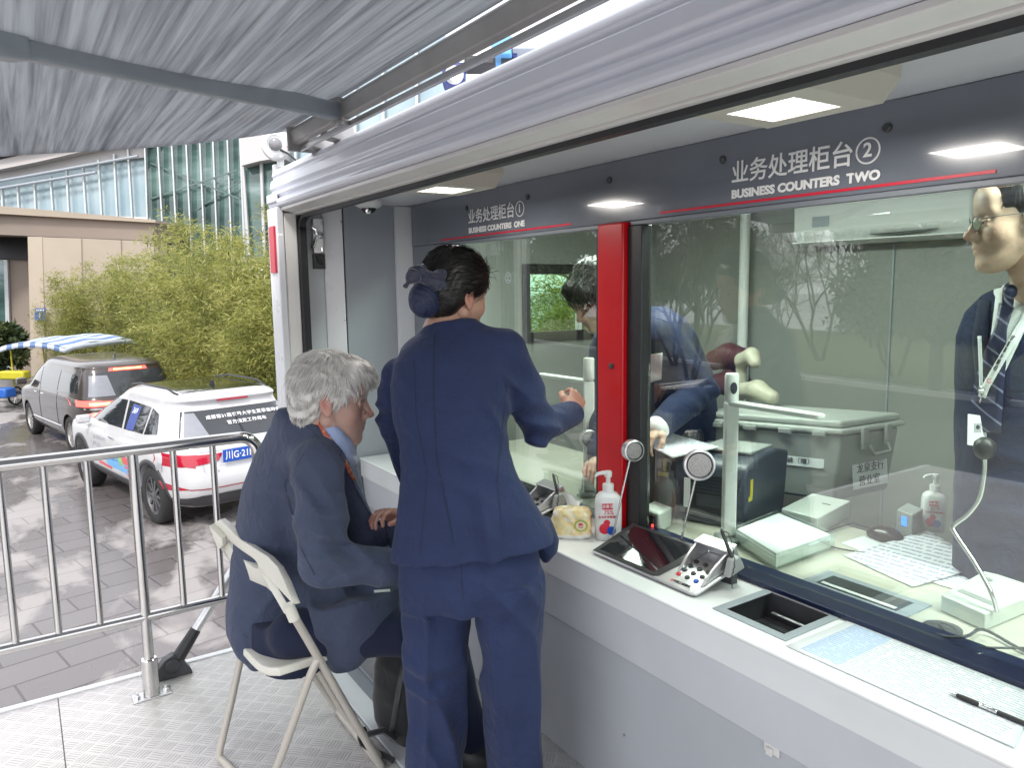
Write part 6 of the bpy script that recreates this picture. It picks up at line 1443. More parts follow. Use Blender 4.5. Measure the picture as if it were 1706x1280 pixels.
V, F = J.mesh(.008, lambda p: folds(p, fd)); jk = np_mesh('jacket', V, F, M['clerk_suit'], ck); bj = bvh(jk)
d = unit(wr_a-el_a); S_ = SDF(); S_.cone(wr_a-d*.01, wr_a+d*.035, .049, .046, .01); V, F = S_.mesh(.005); np_mesh('cuff', V, F, M['white_cloth'], ck)
mb = MB(); mb.grid(patch_on(bj, [(1072,592),(1104,588),(1102,632),(1076,640)], .012)); mb.build('name_badge', M['paper'], ck, solid=.002)
hs_ = head_sdf(False, 1, 1); Vh, Fh, Th = build_head(ck, hpos, hdir, hs_, None, .98, res=.004)
nb = SDF(); nb.chain([hpos+hdir@np.array([-.02,0,-.05]), Ph(1040,545,3.12)], [.05,.06], .03); nb.chain([Ph(1060,580,3.14), Ph(1100,760,3.24)], [.10,.10], .03)
for a, b, c in ((sh_a, el_a, wr_a), (sh_b, el_b, wr_b)): nb.chain([a, b, c], [.045,.04,.03], .02)
for px in (1060, 1150): q = Ph(px, 800, 3.25); nb.chain([q, np.array([q[0], q[1], .2])], [.07,.045], .03)
Vn, Fn = nb.mesh(.009)
Vr, Fr = hand_vf(wr_a+d*.035, unit(d+np.array([0,0,-.1])), (-.1,-.2,-1), 1, .4, .95); d2 = unit(wr_b-el_b); Vl, Fl = hand_vf(wr_b+d2*.02, unit(d2*np.array([1,1,.2])), (0,0,-1), -1, .4, .95, .003)
finish_body('body', [(Vh, Fh, Th), (Vn, Fn, zt(Vn)), (Vr, Fr, zt(Vr)), (Vl, Fl, zt(Vl))], M['skin_tan'], ck); eyes(ck, hpos, hdir, .98)
H = SDF(); H.ell((-.018,0,.052), (.110,.090,.098), .02).ell((-.055,0,-.02), (.068,.082,.095), .03).ell((.070,0,.070), (.040,.070,.048), .03)
for s in (-1, 1): H.ell((.02,s*.078,-.01), (.05,.020,.065), .02)
H.ell((.140,0,-.045), (.072,.085,.092), .012, op=-1)
V, F = H.mesh(.0045, lambda p: .0022*np.sin(p@np.array([40.,330.,60.])+3*np.sin(p@np.array([40.,30.,30.]))))
def cfn(p, d, t):
    o = p-np.array([-.02,0,.03]); o /= np.linalg.norm(o, axis=1, keepdims=True); g_ = (p-np.array([-.02,0,.16])); g_ /= np.linalg.norm(g_, axis=1, keepdims=True); g_ = g_+np.array([.1,0,-.8]); return g_-o*((g_*o).sum(1, keepdims=True)-.06)+.05*rs.normal(size=p.shape)
flow_hair(V, F, 900, hdir, hpos, .98, cfn, .03, .07, (.5, .3), .0011, ck, M['hair_black'], rs)
T = SDF()
for px in (1060, 1150): q = Ph(px, 830, 3.26); T.chain([q, np.array([q[0], q[1], .17])], [.10,.075], .04)
V, F = T.mesh(.01); np_mesh('trousers', V, F, M['man_trouser'], ck)
settle(ck, (float(Ph(1100,830,3.26)[0]), float(Ph(1100,830,3.26)[1]), .15))

# ================================================================== clerk with spectacles standing inside at the right edge
c2 = empty('person'); tag(c2, 'clerk in glasses, striped tie and white lanyard standing inside at the right edge', 'person')
hdir = rotm(R(66-104), R(4), 0); hpos = Ph(1700, 366, 1.97)
J = SDF()
J.loft([lh(470,1690,1770,2.12,.06), lh(490,1650,1810,2.12,.10), lh(520,1622,1850,2.12,.13), lh(560,1608,1868,2.12,.145), lh(640,1604,1875,2.12,.15), lh(740,1603,1872,2.12,.15), lh(860,1602,1872,2.12,.15), lh(960,1600,1876,2.12,.155)], RH, FHh, 2.4, .03)
ea, eb, ec = Ph(1830,560,2.06), Ph(1850,760,2.02), Ph(1790,900,1.96); J.chain([ea, eb], [.075,.062], .04); J.chain([eb, ec], [.06,.05], .02)
ea2, eb2, ec2 = Ph(1640,560,2.24), Ph(1640,760,2.30), Ph(1650,900,2.26); J.chain([ea2, eb2], [.07,.06], .03); J.chain([eb2, ec2], [.06,.05], .02)
fd = [((1,0,.4), .10, .005, Ph(1640,700,2.0), .16), ((.4,0,1), .09, .006, Ph(1680,820,2.0), .16)]
V, F = J.mesh(.006, lambda p: folds(p, fd)); jk = np_mesh('jacket', V, F, M['clerk_suit'], c2); bj = bvh(jk)
mb = MB(); mb.grid(patch_on(bj, [(1638,668),(1652,668),(1745,470),(1662,470)], .004, 8, 22)); mb.build('shirt', M['white_cloth'], c2, solid=.002)
g = NT('striped tie silk'); c = g.co('Object'); uv = g.m('ADD', g.m('MULTIPLY', g.sep(c)[2], 1.0), g.m('MULTIPLY', g.sep(c)[1], -.75))
st = g.m('GREATER_THAN', g.m('FRACT', g.m('MULTIPLY', uv, 22.0)), .86); g.p(Base_Color=g.mix(st, (.016,.02,.065), (.20,.21,.32)), Roughness=.4); M['tie'] = g.mat
mb = MB(); mb.grid(ribbon_on(bj, [(1684,488),(1676,512),(1662,570),(1646,650),(1640,720)], [30,20,42,52,54], .009, 26, 5)); mb.build('tie', M['tie'], c2, solid=.003)
K = SDF(); K.ell(Ph(1683,486,1.975), (.020,.016,.020), .01); V, F = K.mesh(.004); np_mesh('tie_knot', V, F, M['tie'], c2)
mb = MB(); mb.grid(ribbon_on(bj, [(1672,468),(1662,486),(1668,506)], [8,16,3], .014, 12, 4)); mb.grid(ribbon_on(bj, [(1712,462),(1702,490),(1690,512)], [10,26,4], .014, 12, 4)); mb.build('shirt_collar', M['white_cloth'], c2, solid=.002)
mb = MB(); mb.grid(ribbon_on(bj, [(1640,500),(1632,560),(1636,640),(1645,720)], [20,26,20,10], .005, 24, 4)); mb.build('lapel', M['man_trouser'], jk, solid=.002)
lyd = MB(); lyd.grid(ribbon_on(bj, [(1722,505),(1700,545),(1668,600),(1642,645),(1636,662)], 13, .015, 30, 3)); lyd.grid(ribbon_on(bj, [(1632,560),(1634,610),(1635,662)], 6, .013, 20, 3)); ly = lyd.build('lanyard', M['paper'], c2, solid=.0012)
q0_, q1_ = hit(bj, 1652, 628, .019), hit(bj, 1694, 556, .019); tv = unit(q1_-q0_)
text('lanyard_text', '中国工商银行', .0165, M['black'], (q0_+q1_)/2+tv*.006, tv, np.cross(-f_, tv), ly, bold=.02, space=1.15)
rg = MB(); cc = q0_-tv*.012; rg.grid([[cc+(r_*math.cos(a)+u_*math.sin(a))*r for r in (.0052,.0068)] for a in np.linspace(0, 2*math.pi, 21)]); rg.build('lanyard_emblem', M['red_vinyl'], ly)
mb = MB(); p0 = hit(bj, 1634, 650, .018); p1 = hit(bj, 1632, 672, .016)
mb.lathe([(.010,0),(.012,.003),(.010,.006),(.006,.007)], p0, -f_, 16); mb.tube([p0, (p0+p1)/2+r_*.004, p1], .0025, 8); mb.build('badge_clip', M['chrome'], c2)
bd = MB(); q = hit(bj, 1628, 718, .022); bd.obox(q, r_*.027+u_*-.004, u_*.043+r_*.001, f_*.0012); bo = bd.build('id_badge', M['paper'], c2, bevel=.001)
mb = MB(); mb.obox(q+u_*.008-f_*.002, r_*.010, u_*.013, f_*.0004); mb.build('badge_photo', M['decal_grey'], bo)
mb = MB(); mb.lathe([(.0,0),(.0055,.0006),(.0,.001)], q+u_*.010-f_*.0027, -f_, 14, sy=1.2); mb.build('badge_portrait', M['black'], bo)
hs_ = head_sdf(True, .98, 1.0); Vh, Fh, Th = build_head(c2, hpos, hdir, hs_, None, 1.0)
nb = SDF(); nb.chain([hpos+hdir@np.array([-.02,0,-.05]), hpos+hdir@np.array([-.035,0,-.12]), Ph(1725,520,2.12)], [.056,.056,.065], .03); nb.chain([Ph(1730,560,2.12), Ph(1735,900,2.12)], [.10,.11], .03)
for a, b, c in ((ea, eb, ec), (ea2, eb2, ec2)): nb.chain([a, b, c], [.045,.04,.03], .02)
for px in (1690, 1790): q = Ph(px, 930, 2.13); nb.chain([q, np.array([q[0], q[1], .2])], [.08,.05], .03)
Vn, Fn = nb.mesh(.008); Vr, Fr = hand_vf(ec, unit((-.3,.5,-.5)), (-.5,-.2,-.3), 1, .4, 1, .003); Vl, Fl = hand_vf(ec2, unit((-.3,.3,-.6)), (-.5,-.2,-.3), -1, .4, 1, .003)
finish_body('body', [(Vh, Fh, Th), (Vn, Fn, zt(Vn)), (Vr, Fr, zt(Vr)), (Vl, Fl, zt(Vl))], M['skin_tan'], c2); eyes(c2, hpos, hdir, 1.0)
H = SDF(); H.ell((-.018,0,.056), (.106,.083,.090), .02).ell((-.06,0,.0), (.056,.072,.07), .03).ell((.030,0,.114), (.045,.06,.024), .03); H.ell((.140,0,-.020), (.082,.12,.102), .012, op=-1)
for s in (-1, 1): H.ell((.01,s*.096,-.018), (.035,.028,.040), .008, op=-1)
V, F = H.mesh(.004, lambda p: .0015*np.sin(p@np.array([240.,260.,60.])))
flow_hair(V, F, 700, hdir, hpos, 1.0, mfn, .015, .03, (.5, .3), .0010, c2, M['hair_black'], rs)
gl = MB(); fm = MB()
for s in (-1, 1):
    cc = np.array([.106, s*.033, .000]); nn_ = unit(np.array([1, s*.22, -.05])); yl = unit(np.cross((0,0,1), nn_)); zl = np.cross(nn_, yl); ring = [cc+yl*.023*math.cos(a)+zl*.019*math.sin(a) for a in np.linspace(0, 2*math.pi, 25)]
    fm.tube([hpos+hdir@q for q in ring], .0009, 6, cap=False); gl.add([hpos+hdir@q for q in ring[:-1]], [tuple(range(24))])
    fm.tube([hpos+hdir@np.array(q) for q in ((.101, s*.055, .008), (.06, s*.076, .011), (.0, s*.084, .012), (-.02, s*.086, .0))], .0012, 6)
fm.tube([hpos+hdir@np.array(q) for q in ((.110,-.011,.004),(.114,0,.007),(.110,.011,.004))], .0011, 6)
fo = fm.build('spectacles', M['dark_grey'], c2, smooth=60); gl.build('lens', M['acrylic'], fo)
eb_ = MB()
for s in (-1, 1):
    for k in range(22): t = k/21; b0 = np.array([.096-.024*t*t, s*(.014+.040*t), .029+.005*math.sin(t*3)]); eb_.tube([hpos+hdir@b0, hpos+hdir@(b0+np.array([.001, s*.008, .003-.005*t]))], [.0011,.0004], 3)
eb_.build('eyebrows', M['hair_black'], c2)
T = SDF()
for px in (1690, 1790): q = Ph(px, 960, 2.13); T.chain([q, np.array([q[0], q[1], .17])], [.10,.075], .04)
V, F = T.mesh(.01); np_mesh('trousers', V, F, M['man_trouser'], c2)
settle(c2, (float(Ph(1735,960,2.13)[0]), float(Ph(1735,960,2.13)[1]), .15))
# ------------------------------------------------------------------ folding chair
ch = empty('folding_chair', (.72, 2.4, 0)); tag(ch, 'white plastic folding chair with beige tube legs under the grey haired man', 'chair')
co3 = np.array([.72, 2.4, 0]); M['tube_beige'] = simple('beige painted tube', (.52,.48,.43), .38, var=.04, metal=.1)
A_ = np.array([.515, 2.625, .45]); B_ = np.array([.545, 2.185, .45]); ex = np.array([1, .07, 0.])
rows = []
for i in range(15):
    u = i/14; row = []
    for j in range(13):
        v = j/12; q = A_+(B_-A_)*v+ex*.40*u; e1 = 1-abs(2*v-1)**6; q = q+np.array([0,0,.012*(1-e1)-.012*math.sin(math.pi*u)*math.sin(math.pi*v)]); cr_n = .035*(abs(2*v-1)**5); q = q+ex*(cr_n*(1-2*u)); row.append(q-co3)
    rows.append(row)
mb = MB(); mb.grid(rows); mb.build('seat', M['cream_plastic'], ch, solid=.026, bevel=.006)
nb_, fb_ = Ph(480,1010,2.095), Ph(369,905,2.50); nf_, ff_ = np.array([.90,2.195,.012]), np.array([.90,2.60,.012])
def cpath(*p): return [np.array(q)-co3 for q in p]
def seg_to(a, b, t): return a+(b-a)*t
for (t_, f0) in ((nb_, nf_), (fb_, ff_)):
    mb = MB(); mb.tube(cpath(t_, seg_to(t_, f0, .5), f0), .0125, 12); mb.build('leg', M['tube_beige'], ch, smooth=60)
for (t_, f0, rf) in ((nb_, nf_, np.array([.525,2.235,.012])), (fb_, ff_, np.array([.463,2.555,.012]))):
    p0 = seg_to(t_, f0, .30); mb = MB(); mb.tube(cpath(p0, p0+np.array([-.012,0,-.015]), p0+np.array([-.030,0,-.05]), seg_to(p0+np.array([-.040,0,-.08]), rf, .6), rf+np.array([0,0,.02]), rf), .0125, 12); mb.build('leg', M['tube_beige'], ch, smooth=60)
mb = MB(); mb.tube(cpath((.463,2.555,.012), (.525,2.235,.012)), .0125, 10); mb.build('floor_bar', M['tube_beige'], ch, smooth=60)
mb = MB(); mb.tube(cpath(nf_, ff_), .0125, 10); mb.build('floor_bar', M['tube_beige'], ch, smooth=60)
mb = MB(); mb.tube(cpath((.70,2.27,.435), (.80,2.25,.21), (.912,2.235,.02)), .0115, 10); mb.build('brace', M['tube_beige'], ch, smooth=60)
# backrest: a curved plastic hoop with a slot, drawn between the two tube ends
def bk(px, py, t): return Ph(px, py, 2.50-(2.50-2.09)*t)
topl = [(357,872,0),(366,866,.02),(378,877,.10),(398,898,.25),(420,912,.42),(446,928,.62),(462,945,.76),(474,970,.88),(489,1008,1.0)]
slot_t = [(378,893,.05),(384,903,.12),(400,916,.26),(418,928,.42),(424,933,.48),(428,938,.52),(430,942,.54),(430,944,.55),(430,945,.55)]
slot_b = [(380,905,.05),(388,918,.12),(402,930,.27),(414,940,.38),(420,945,.44),(424,947,.48),(427,948,.51),(429,948,.53),(430,947,.55)]
botl = [(372,912,0),(383,935,.06),(396,953,.16),(414,966,.32),(430,973,.48),(444,979,.62),(456,990,.76),(466,1006,.88),(474,1024,1.0)]
def loftlines(a, b, n=3): return [[np.array(bk(*p))+(np.array(bk(*q))-np.array(bk(*p)))*k/n-co3 for k in range(n+1)] for p, q in zip(a, b)]
mb = MB(); mb.grid(loftlines(topl, slot_t)); mb.grid(loftlines(slot_b, botl)); 
bo = MB(); V_ = mb
end_ = MB()
mb.grid([[np.array(bk(*p))-co3 for p in (topl[k], slot_t[k])] for k in (0,)] and [[np.array(bk(*topl[0]))-co3, np.array(bk(*slot_t[0]))-co3], [np.array(bk(*botl[0]))-co3, np.array(bk(*slot_b[0]))-co3]])
bb = mb.build('backrest', M['cream_plastic'], ch, solid=.022, bevel=.005, smooth=60)
mb = MB(); mb.tube([np.array(bk(480,1008,1))-co3, np.array(bk(484,1018,1))-co3+np.array([.01,0,-.03])], .017, 12); mb.build('sleeve', M['cream_plastic'], ch)
# ------------------------------------------------------------------ backpack beside the man's feet
bg_ = empty('backpack', (1.06, 2.32, 0)); tag(bg_, 'black backpack with buckled straps standing on the floor between the man and the counter', 'backpack')
S_ = SDF(); bo3 = np.array([1.06, 2.32, 0]); bx = unit((-.28,.9,0)); by = unit((.95,.3,0))
S_.loft([(.005,1.06,2.32,.11,.07),(.06,1.06,2.32,.13,.085),(.20,1.06,2.325,.13,.085),(.31,1.07,2.33,.115,.07),(.36,1.075,2.33,.08,.05),(.385,1.08,2.33,.03,.02)], bx, by, 3.0, .02)
V, F = S_.mesh(.007, lambda p: folds(p, [((.2,.3,1), .09, .004, (1.0,2.3,.2), .2)])); np_mesh('bag', V-bo3, F, M['black_cloth'], bg_); bvb = BVHTree.FromPolygons([tuple(v) for v in V], [tuple(f) for f in F])
mb = MB(); mb.grid(ribbon_on(bvb, [(672,1110),(664,1150),(656,1200),(648,1240)], 9, .004, 20, 3)); mb.v = [tuple(np.array(v)-bo3) for v in mb.v]; mb.build('strap', M['dark_grey'], bg_, solid=.003)
q = onz(628,1232,0.05)-bo3
mb = MB(); p0 = onz(604,1226,.07)-bo3; mb.tube([onz(660,1232,.06)-bo3, onz(640,1218,.09)-bo3, p0, onz(603,1240,.03)-bo3, onz(622,1252,.02)-bo3, onz(655,1268,.02)-bo3], .011, 6); mb.build('loose_strap', M['black_cloth'], bg_, smooth=60)
mb = MB(); mb.obox(p0, (.020,.01,0), (0,.012,.004), (0,0,.016)); mb.build('buckle', M['black'], bg_, bevel=.005)

# ------------------------------------------------------------------ things on the counter
ZC = .735
def terminal(label):
    fl, fr_, rr, rl_ = onz(985,918,ZC+.012), onz(1157,992,ZC+.012), onx(1240,936,1.690), onx(1054,872,1.668)
    o0 = np.array([1.60, 1.63, ZC]); e = empty('card_terminal', tuple(o0)); tag(e, label, 'terminal')
    def T(u, v, w=0.0):
        p = (1-v)*((1-u)*fl+u*fr_)+v*((1-u)*rl_+u*rr); n = unit(np.cross(fr_-fl, rl_-fl)); return p+n*w-o0
    def slab_(c4, w0, w1, mb=None):
        mb = mb or MB(); vs = [T(u, v, w0) for u, v in c4]+[T(u, v, w1) for u, v in c4]; n = len(c4)
        return mb.add(vs, [tuple(range(n))[::-1], tuple(range(n, 2*n))]+[(i, (i+1) % n, n+(i+1) % n, n+i) for i in range(n)])
    rc = [(.02,0),(.96,0),(.995,.03),(1,.10),(1,.97),(.985,1),(.02,1),(0,.97),(0,.03)]
    slab_(rc, -.010, 0).build('base', M['alu'], e, bevel=.003)
    mb = MB(); p = [T(.05,.85,-.011), T(.95,.85,-.011), T(.95,.98,-.011), T(.05,.98,-.011)]; q_ = [np.array([a[0], a[1], .0]) for a in p]; mb.add(p+q_, [(0,1,2,3),(4,5,6,7),(0,1,5,4),(1,2,6,5),(2,3,7,6),(3,0,4,7)]); mb.build('foot', M['dark_grey'], e)
    slab_([(.012,.02),(.62,.02),(.66,.08),(.70,.55),(.70,.985),(.012,.985)], .0005, .003).build('bezel', M['black'], e, bevel=.001)
    slab_([(.055,.10),(.60,.10),(.63,.55),(.63,.92),(.055,.92)], .0032, .0038).build('screen', simple('dark touch screen', (.008,.008,.012), .05, coat=.5), e)
    w_ = .052
    for (u0, v0, u1, v1, h0, h1) in ((.72,.30,.71,.97,.001,w_), (.965,.18,.965,.97,.004,w_)):
        a, b = T(u0,v0,.001), T(u1,v1,.001); pr = [a, seg_to(a,b,.35)+(T(0,0,h1*.55)-T(0,0,0)), seg_to(a,b,.7)+(T(0,0,h1*.9)-T(0,0,0)), b+(T(0,0,h1)-T(0,0,0)), b]; mb = MB(); mb.prism(pr, T(.018,0)-T(0,0)); mb.build('hood_side', M['alu'], e, bevel=.002)
    mb = MB(); slab_([(.71,.76),(.983,.76),(.983,.99),(.71,.99)], w_+.0005, w_+.005, mb); slab_([(.729,.95),(.964,.95),(.964,.985),(.729,.985)], .001, w_, mb); mb.build('hood', M['alu'], e, bevel=.002)
    for r_i in range(3):
        for c_i in range(4):
            last = c_i == 0 and r_i in (0, 2) or False
            mt = M['red'] if (r_i, c_i) == (0, 0) else M['decal_blue'] if (r_i, c_i) == (2, 0) else M['black']
            if (r_i, c_i) == (2, 0): mt = M['plate_blue']
            p = T(.755+.075*r_i, .26+.125*c_i, .0005); mb = MB(); n = unit(T(0,0,1)-T(0,0,0)); mb.lathe([(.0078,0),(.0076,.003),(.005,.004),(0,.0035)], p, n, 14); mb.build('key', mt, e, smooth=60)
    xd_ = T(1,0)-T(0,0); up_ = T(0,1)-T(0,0); mk = text('mark', '中国工商银行', .0105, M['black'], T(.85,.10,.0015), xd_, up_, e)
    mb = MB(); mb.lathe([(.0045,0),(.0045,.0004),(.0032,.0005)], T(.765,.10,.0003), unit(T(0,0,1)-T(0,0,0)), 16); mb.build('mark_emblem', M['red_vinyl'], e)
    mb = MB(); mb.prism([T(1.0,.55,.0), T(1.0,.88,.0), T(1.0,.84,.045), T(1.0,.70,.045)], (T(1.055,0)-T(1,0))); mb.build('pen_holder', M['grey_plastic'], e, bevel=.004)
    hp = T(1.03,.74,.04); tipd = unit(onx(1196,868,1.655)-o0-hp); mb = MB(); mb.tube([hp, hp+tipd*.03, hp+tipd*.085, hp+tipd*.095], [.0045,.0055,.0050,.002], 10); mb.build('stylus', M['black'], e, smooth=60)
    ca = [hp+tipd*.085]; 
    ctl = [hp+tipd*.085, hp+tipd*.07+np.array([.004,-.014,.01]), hp+np.array([-.006,-.012,.0]), hp+np.array([-.012,-.008,-.05]), hp+np.array([-.012,-.012,-.078])]
    pth = catmull(ctl, 60); cc = []
    for i, p in enumerate(pth): an = i*1.3; cc.append(p+np.array([math.cos(an), math.sin(an), 0])*.0016)
    mb = MB(); mb.tube(cc, .0013, 5); mb.build('coil_cord', M['black'], e, smooth=60)
    return e
t1 = terminal('silver card terminal with dark screen and hooded keypad on the counter before the money tray')
t2 = copy_tree(t1); t2.location = (1.605, 2.44, ZC); t2.rotation_euler = (0, 0, R(-2)); tag(t2, 'second silver card terminal at the first counter, mostly behind the standing woman', 'terminal')
def bottle(pos, rz, label, big=1.0):
    e = empty('sanitiser_bottle', pos, rz); tag(e, label, 'bottle'); e.scale = (big,)*3
    mb = MB(); rows = []
    for (z, a, b) in ((0,.034,.024),(.004,.039,.029),(.05,.040,.030),(.115,.040,.030),(.132,.037,.028),(.143,.028,.022),(.147,.016,.016),(.150,.014,.014)):
        rows.append([(a*np.sign(math.cos(t))*abs(math.cos(t))**.55, b*np.sign(math.sin(t))*abs(math.sin(t))**.55, z) for t in np.linspace(0, 2*math.pi, 41)])
    mb.grid(rows); mb.f.append(tuple(range(40))[::-1]); mb.m.append(0)
    bo_ = mb.build('flask', simple('milky plastic', (.74,.75,.76), .3, sub=.2), e, smooth=60)
    mb = MB(); mb.lathe([(.017,.148),(.0175,.168),(.0165,.172),(.007,.173),(.0065,.196)], (0,0,0), (0,0,1), 22); mb.build('cap', M['white_plastic'], e, smooth=40)
    mb = MB(); mb.lathe([(.011,.194),(.012,.206),(.010,.212),(0,.213)], (0,0,0), (0,0,1), 18); mb.tube([(0,0,.205),(-.018,-.006,.208),(-.034,-.011,.206),(-.042,-.014,.198)], [.008,.0065,.0055,.004], 8); mb.build('pump', M['white_plastic'], e, smooth=60)
    fy = -.0303
    mb = MB(); mb.box((-.022,fy-.0012,.100),(.010,fy,.118)); lb = mb.build('label_band', M['red_vinyl'], e)
    text('label_text', '消毒液', .012, M['letter'], (-.006,fy-.0022,.109), (1,0,0), (0,0,1), lb); text('label_text', '75%', .018, M['red_vinyl'], (-.002,fy-.0006,.090), (1,0,0), (0,0,1), bo_); text('label_text', '免洗手消毒凝胶', .0085, M['red_vinyl'], (-.004,fy-.0006,.076), (1,0,0), (0,0,1), bo_)
    mb = MB(); mb.lathe([(.017,0),(.017,.0006),(.016,.0008)], (-.014,fy-.0002,.040), (0,-1,0), 24); mb.lathe([(.010,0),(.010,.0006)], (-.008,fy-.0003,.058), (0,-1,0), 18); mb.build('label_drop', M['red_vinyl'], e)
    mb = MB(); mb.lathe([(.0135,0),(.0135,.0005)], (.006,fy-.0012,.034), (0,-1,0), 22); mb.build('label_disc', M['plate_blue'], e)
    return e
q = onz(1013, 897, ZC); bottle((q[0], q[1], ZC), R(-33), 'white pump bottle of hand sanitiser with red and blue label beside the tissue pack', 1.12)
# tissue pack
q = onz(952, 893, ZC); e = empty('tissue_pack', (q[0], q[1], ZC), R(-40)); tag(e, 'yellow soft pack of tissues with one tissue pulled up', 'tissues')
g = NT('printed tissue wrap'); c = g.co('Object'); nz = g.noise(c, 28, 3, .5, .6); z_ = g.sep(c)[2]
colr = g.ramp(nz, [(.36, (.80,.77,.66)), (.5, (.78,.68,.36)), (.60, (.80,.60,.28)), (.70, (.80,.78,.72))]); g.p(Base_Color=g.mix(g.m('LESS_THAN', z_, .016), colr, (.78,.77,.74)), Roughness=.3); g.bump(g.noise(c, 50, 4), .3, .006); M['wrap'] = g.mat
S_ = SDF(); S_.loft([(.0,0,0,.066,.040),(.01,0,0,.070,.046),(.05,0,0,.070,.047),(.085,.002,0,.066,.042),(.100,.003,0,.056,.03),(.106,.003,0,.03,.012)], (1,0,0), (0,1,0), 3.5, .01)
V, F = S_.mesh(.004, lambda p: .0022*np.sin(p@np.array([90.,70.,110.])+2*np.sin(p@np.array([60.,-80.,40.])))); pk = np_mesh('pack', V, F, M['wrap'], e)
rows = []
rs = np.random.RandomState(8)
for i in range(9):
    u = i/8; rows.append([(.006+(v-.5)*.075*(.5+.5*u)+.004*math.sin(v*9+u*4), .004+.012*math.sin(v*7+u*3)*u+.01*u, .098+.052*u*(.75+.35*math.sin(v*5+.8))) for v in np.linspace(0, 1, 15)])
mb = MB(); mb.grid(rows); mb.build('tissue', M['white_cloth'], e, smooth=60)
mb = MB(); mb.lathe([(.024,0),(.024,.0006)], (.034,-.0478,.052), (0,-1,0), 24, sy=.85); em = mb.build('emblem', simple('olive print', (.40,.42,.08), .4), e)
mb = MB(); mb.lathe([(.017,0),(.017,.0008)], (.034,-.0482,.052), (0,-1,0), 24, sy=.85); mb.build('emblem_field', simple('cream print', (.74,.66,.52), .4), e)
text('emblem_text', '柔', .018, M['red_vinyl'], (.034,-.0496,.052), (1,0,0), (0,0,1), e, bold=.02)
# intercom discs on thin rods
def intercom(pc, base, facing, label, rad=.047):
    o0 = np.array([base[0], base[1], base[2]]); e = empty('intercom', tuple(o0)); tag(e, label, 'intercom', 'round intercoms on thin rods')
    ax = unit(facing); c0 = pc-o0
    mb = MB(); mb.lathe([(.0,-.022),(rad*.80,-.022),(rad*.98,-.016),(rad,.0),(rad*.97,.010),(rad*.86,.012),(rad*.84,.006)], c0, ax, 36); b_ = mb.build('ring', M['alu'], e, smooth=40)
    mb = MB(); mb.lathe([(rad*.835,.004),(rad*.82,.0085),(rad*.80,.009),(rad*.76,.007)], c0, ax, 36); mb.build('gasket', M['black'], b_, smooth=40)
    g_ = M.get('mesh_grille')
    if g_ is None:
        g = NT('speaker mesh'); c = g.co('Object'); vo = g.t.nodes.new('ShaderNodeTexVoronoi'); vo.inputs['Scale'].default_value = 520; g.t.links.new(c, vo.inputs['Vector']); g.p(Base_Color=g.ramp(vo.outputs['Distance'], [(.25, (.09,.085,.085)), (.5, (.32,.31,.31))]), Metallic=.5, Roughness=.4); M['mesh_grille'] = g_ = g.mat
    mb = MB(); mb.lathe([(rad*.76,.002),(rad*.74,.008),(rad*.3,.0095),(0,.010)], c0, ax, 32); mb.build('grille', g_, b_, smooth=60)
    st = c0-ax*.008+unit(-c0)*rad*.9; mb = MB(); mb.tube([st, st*.55+np.array([0,0,.004]), (0,0,.004)], .0032, 8); mb.lathe([(.018,0),(.018,.004),(.006,.008)], (0,0,0), (0,0,1), 18); mb.build('rod', M['chrome'], e, smooth=60)
intercom(onx(1165,775,1.665), onx(1128,890,1.675)*np.array([1,1,0])+np.array([0,0,ZC+.001]), (-.62,-.77,.12), 'metal round intercom on a thin rod, in front of the white scanner post')
intercom(onx(1055,751,1.64), onx(1018,820,1.60)*np.array([1,1,0])+np.array([0,0,ZC+.001]), (-.25,-.95,.05), 'clear rimmed round intercom before the red pillar, behind the sanitiser', .036)
intercom(onx(981,731,1.86), onx(968,850,1.90)*np.array([1,1,0])+np.array([0,0,ZC]), (-.3,-.93,.1), 'round intercom behind the glass, left of the red pillar', .036)
# scanner posts inside
def scanner(base, top, arm_end, label, lens=True):
    o0 = np.array(base); e = empty('document_scanner', tuple(o0)); tag(e, label, 'scanner', 'white document scanners inside')
    H_ = top-o0[2]; fx = unit((-.55,-.83,0)); sx_ = np.cross(fx, (0,0,1))
    mb = MB(); mb.obox((0,0,.010), fx*.045, sx_*.04, np.array([0,0,.010])); mb.build('foot', M['grey_plastic'], e, bevel=.008)
    mb = MB(); mb.obox((0,0,.02+(H_-.105)/2), fx*.017, sx_*.022, np.array([0,0,(H_-.105)/2])); mb.build('post', M['white_plastic'], e, bevel=.006, seg=3)
    mb = MB(); mb.lathe([(.021,0),(.023,.004),(.023,.085),(.019,.092),(.0,.093)], (0,0,H_-.083), (0,0,1), 24); hd_ = mb.build('head', M['white_plastic'], e, smooth=50)
    if lens: mb = MB(); mb.lathe([(.011,0),(.011,.003),(.0,.004)], fx*.0215+np.array([0,0,H_-.037]), fx, 20, sx=1.8, sy=1, xd=(0,0,1)); o = mb.build('lens', M['black'], hd_); 
    ae = np.array(arm_end)-o0; a0 = np.array([0,0,ae[2]]); d = unit(ae-a0); s2 = np.cross(d, (0,0,1)); mb = MB(); mb.prism([a0-s2*.022, a0+s2*.022, ae+s2*.018, ae+d*.014, ae-s2*.018], (0,0,-.016)); mb.build('arm', M['white_plastic'], e, bevel=.004)
    return e
b = onz(1213,902,ZC); zt_ = onx(1213,626,float(b[0]))[2]; za = onx(1220,668,float(b[0]))[2]
scanner((b[0],b[1],ZC), zt_, onz(1368,690,za), 'tall white document scanner post with a camera head, before the dark printer')
b = onx(981,840,1.93); zt_ = onx(981,600,1.93)[2]; za = onx(975,632,1.93)[2]
scanner((1.93,b[1],ZC), zt_, onz(902,622,za), 'white document scanner post behind the first window, by the red pillar', False)
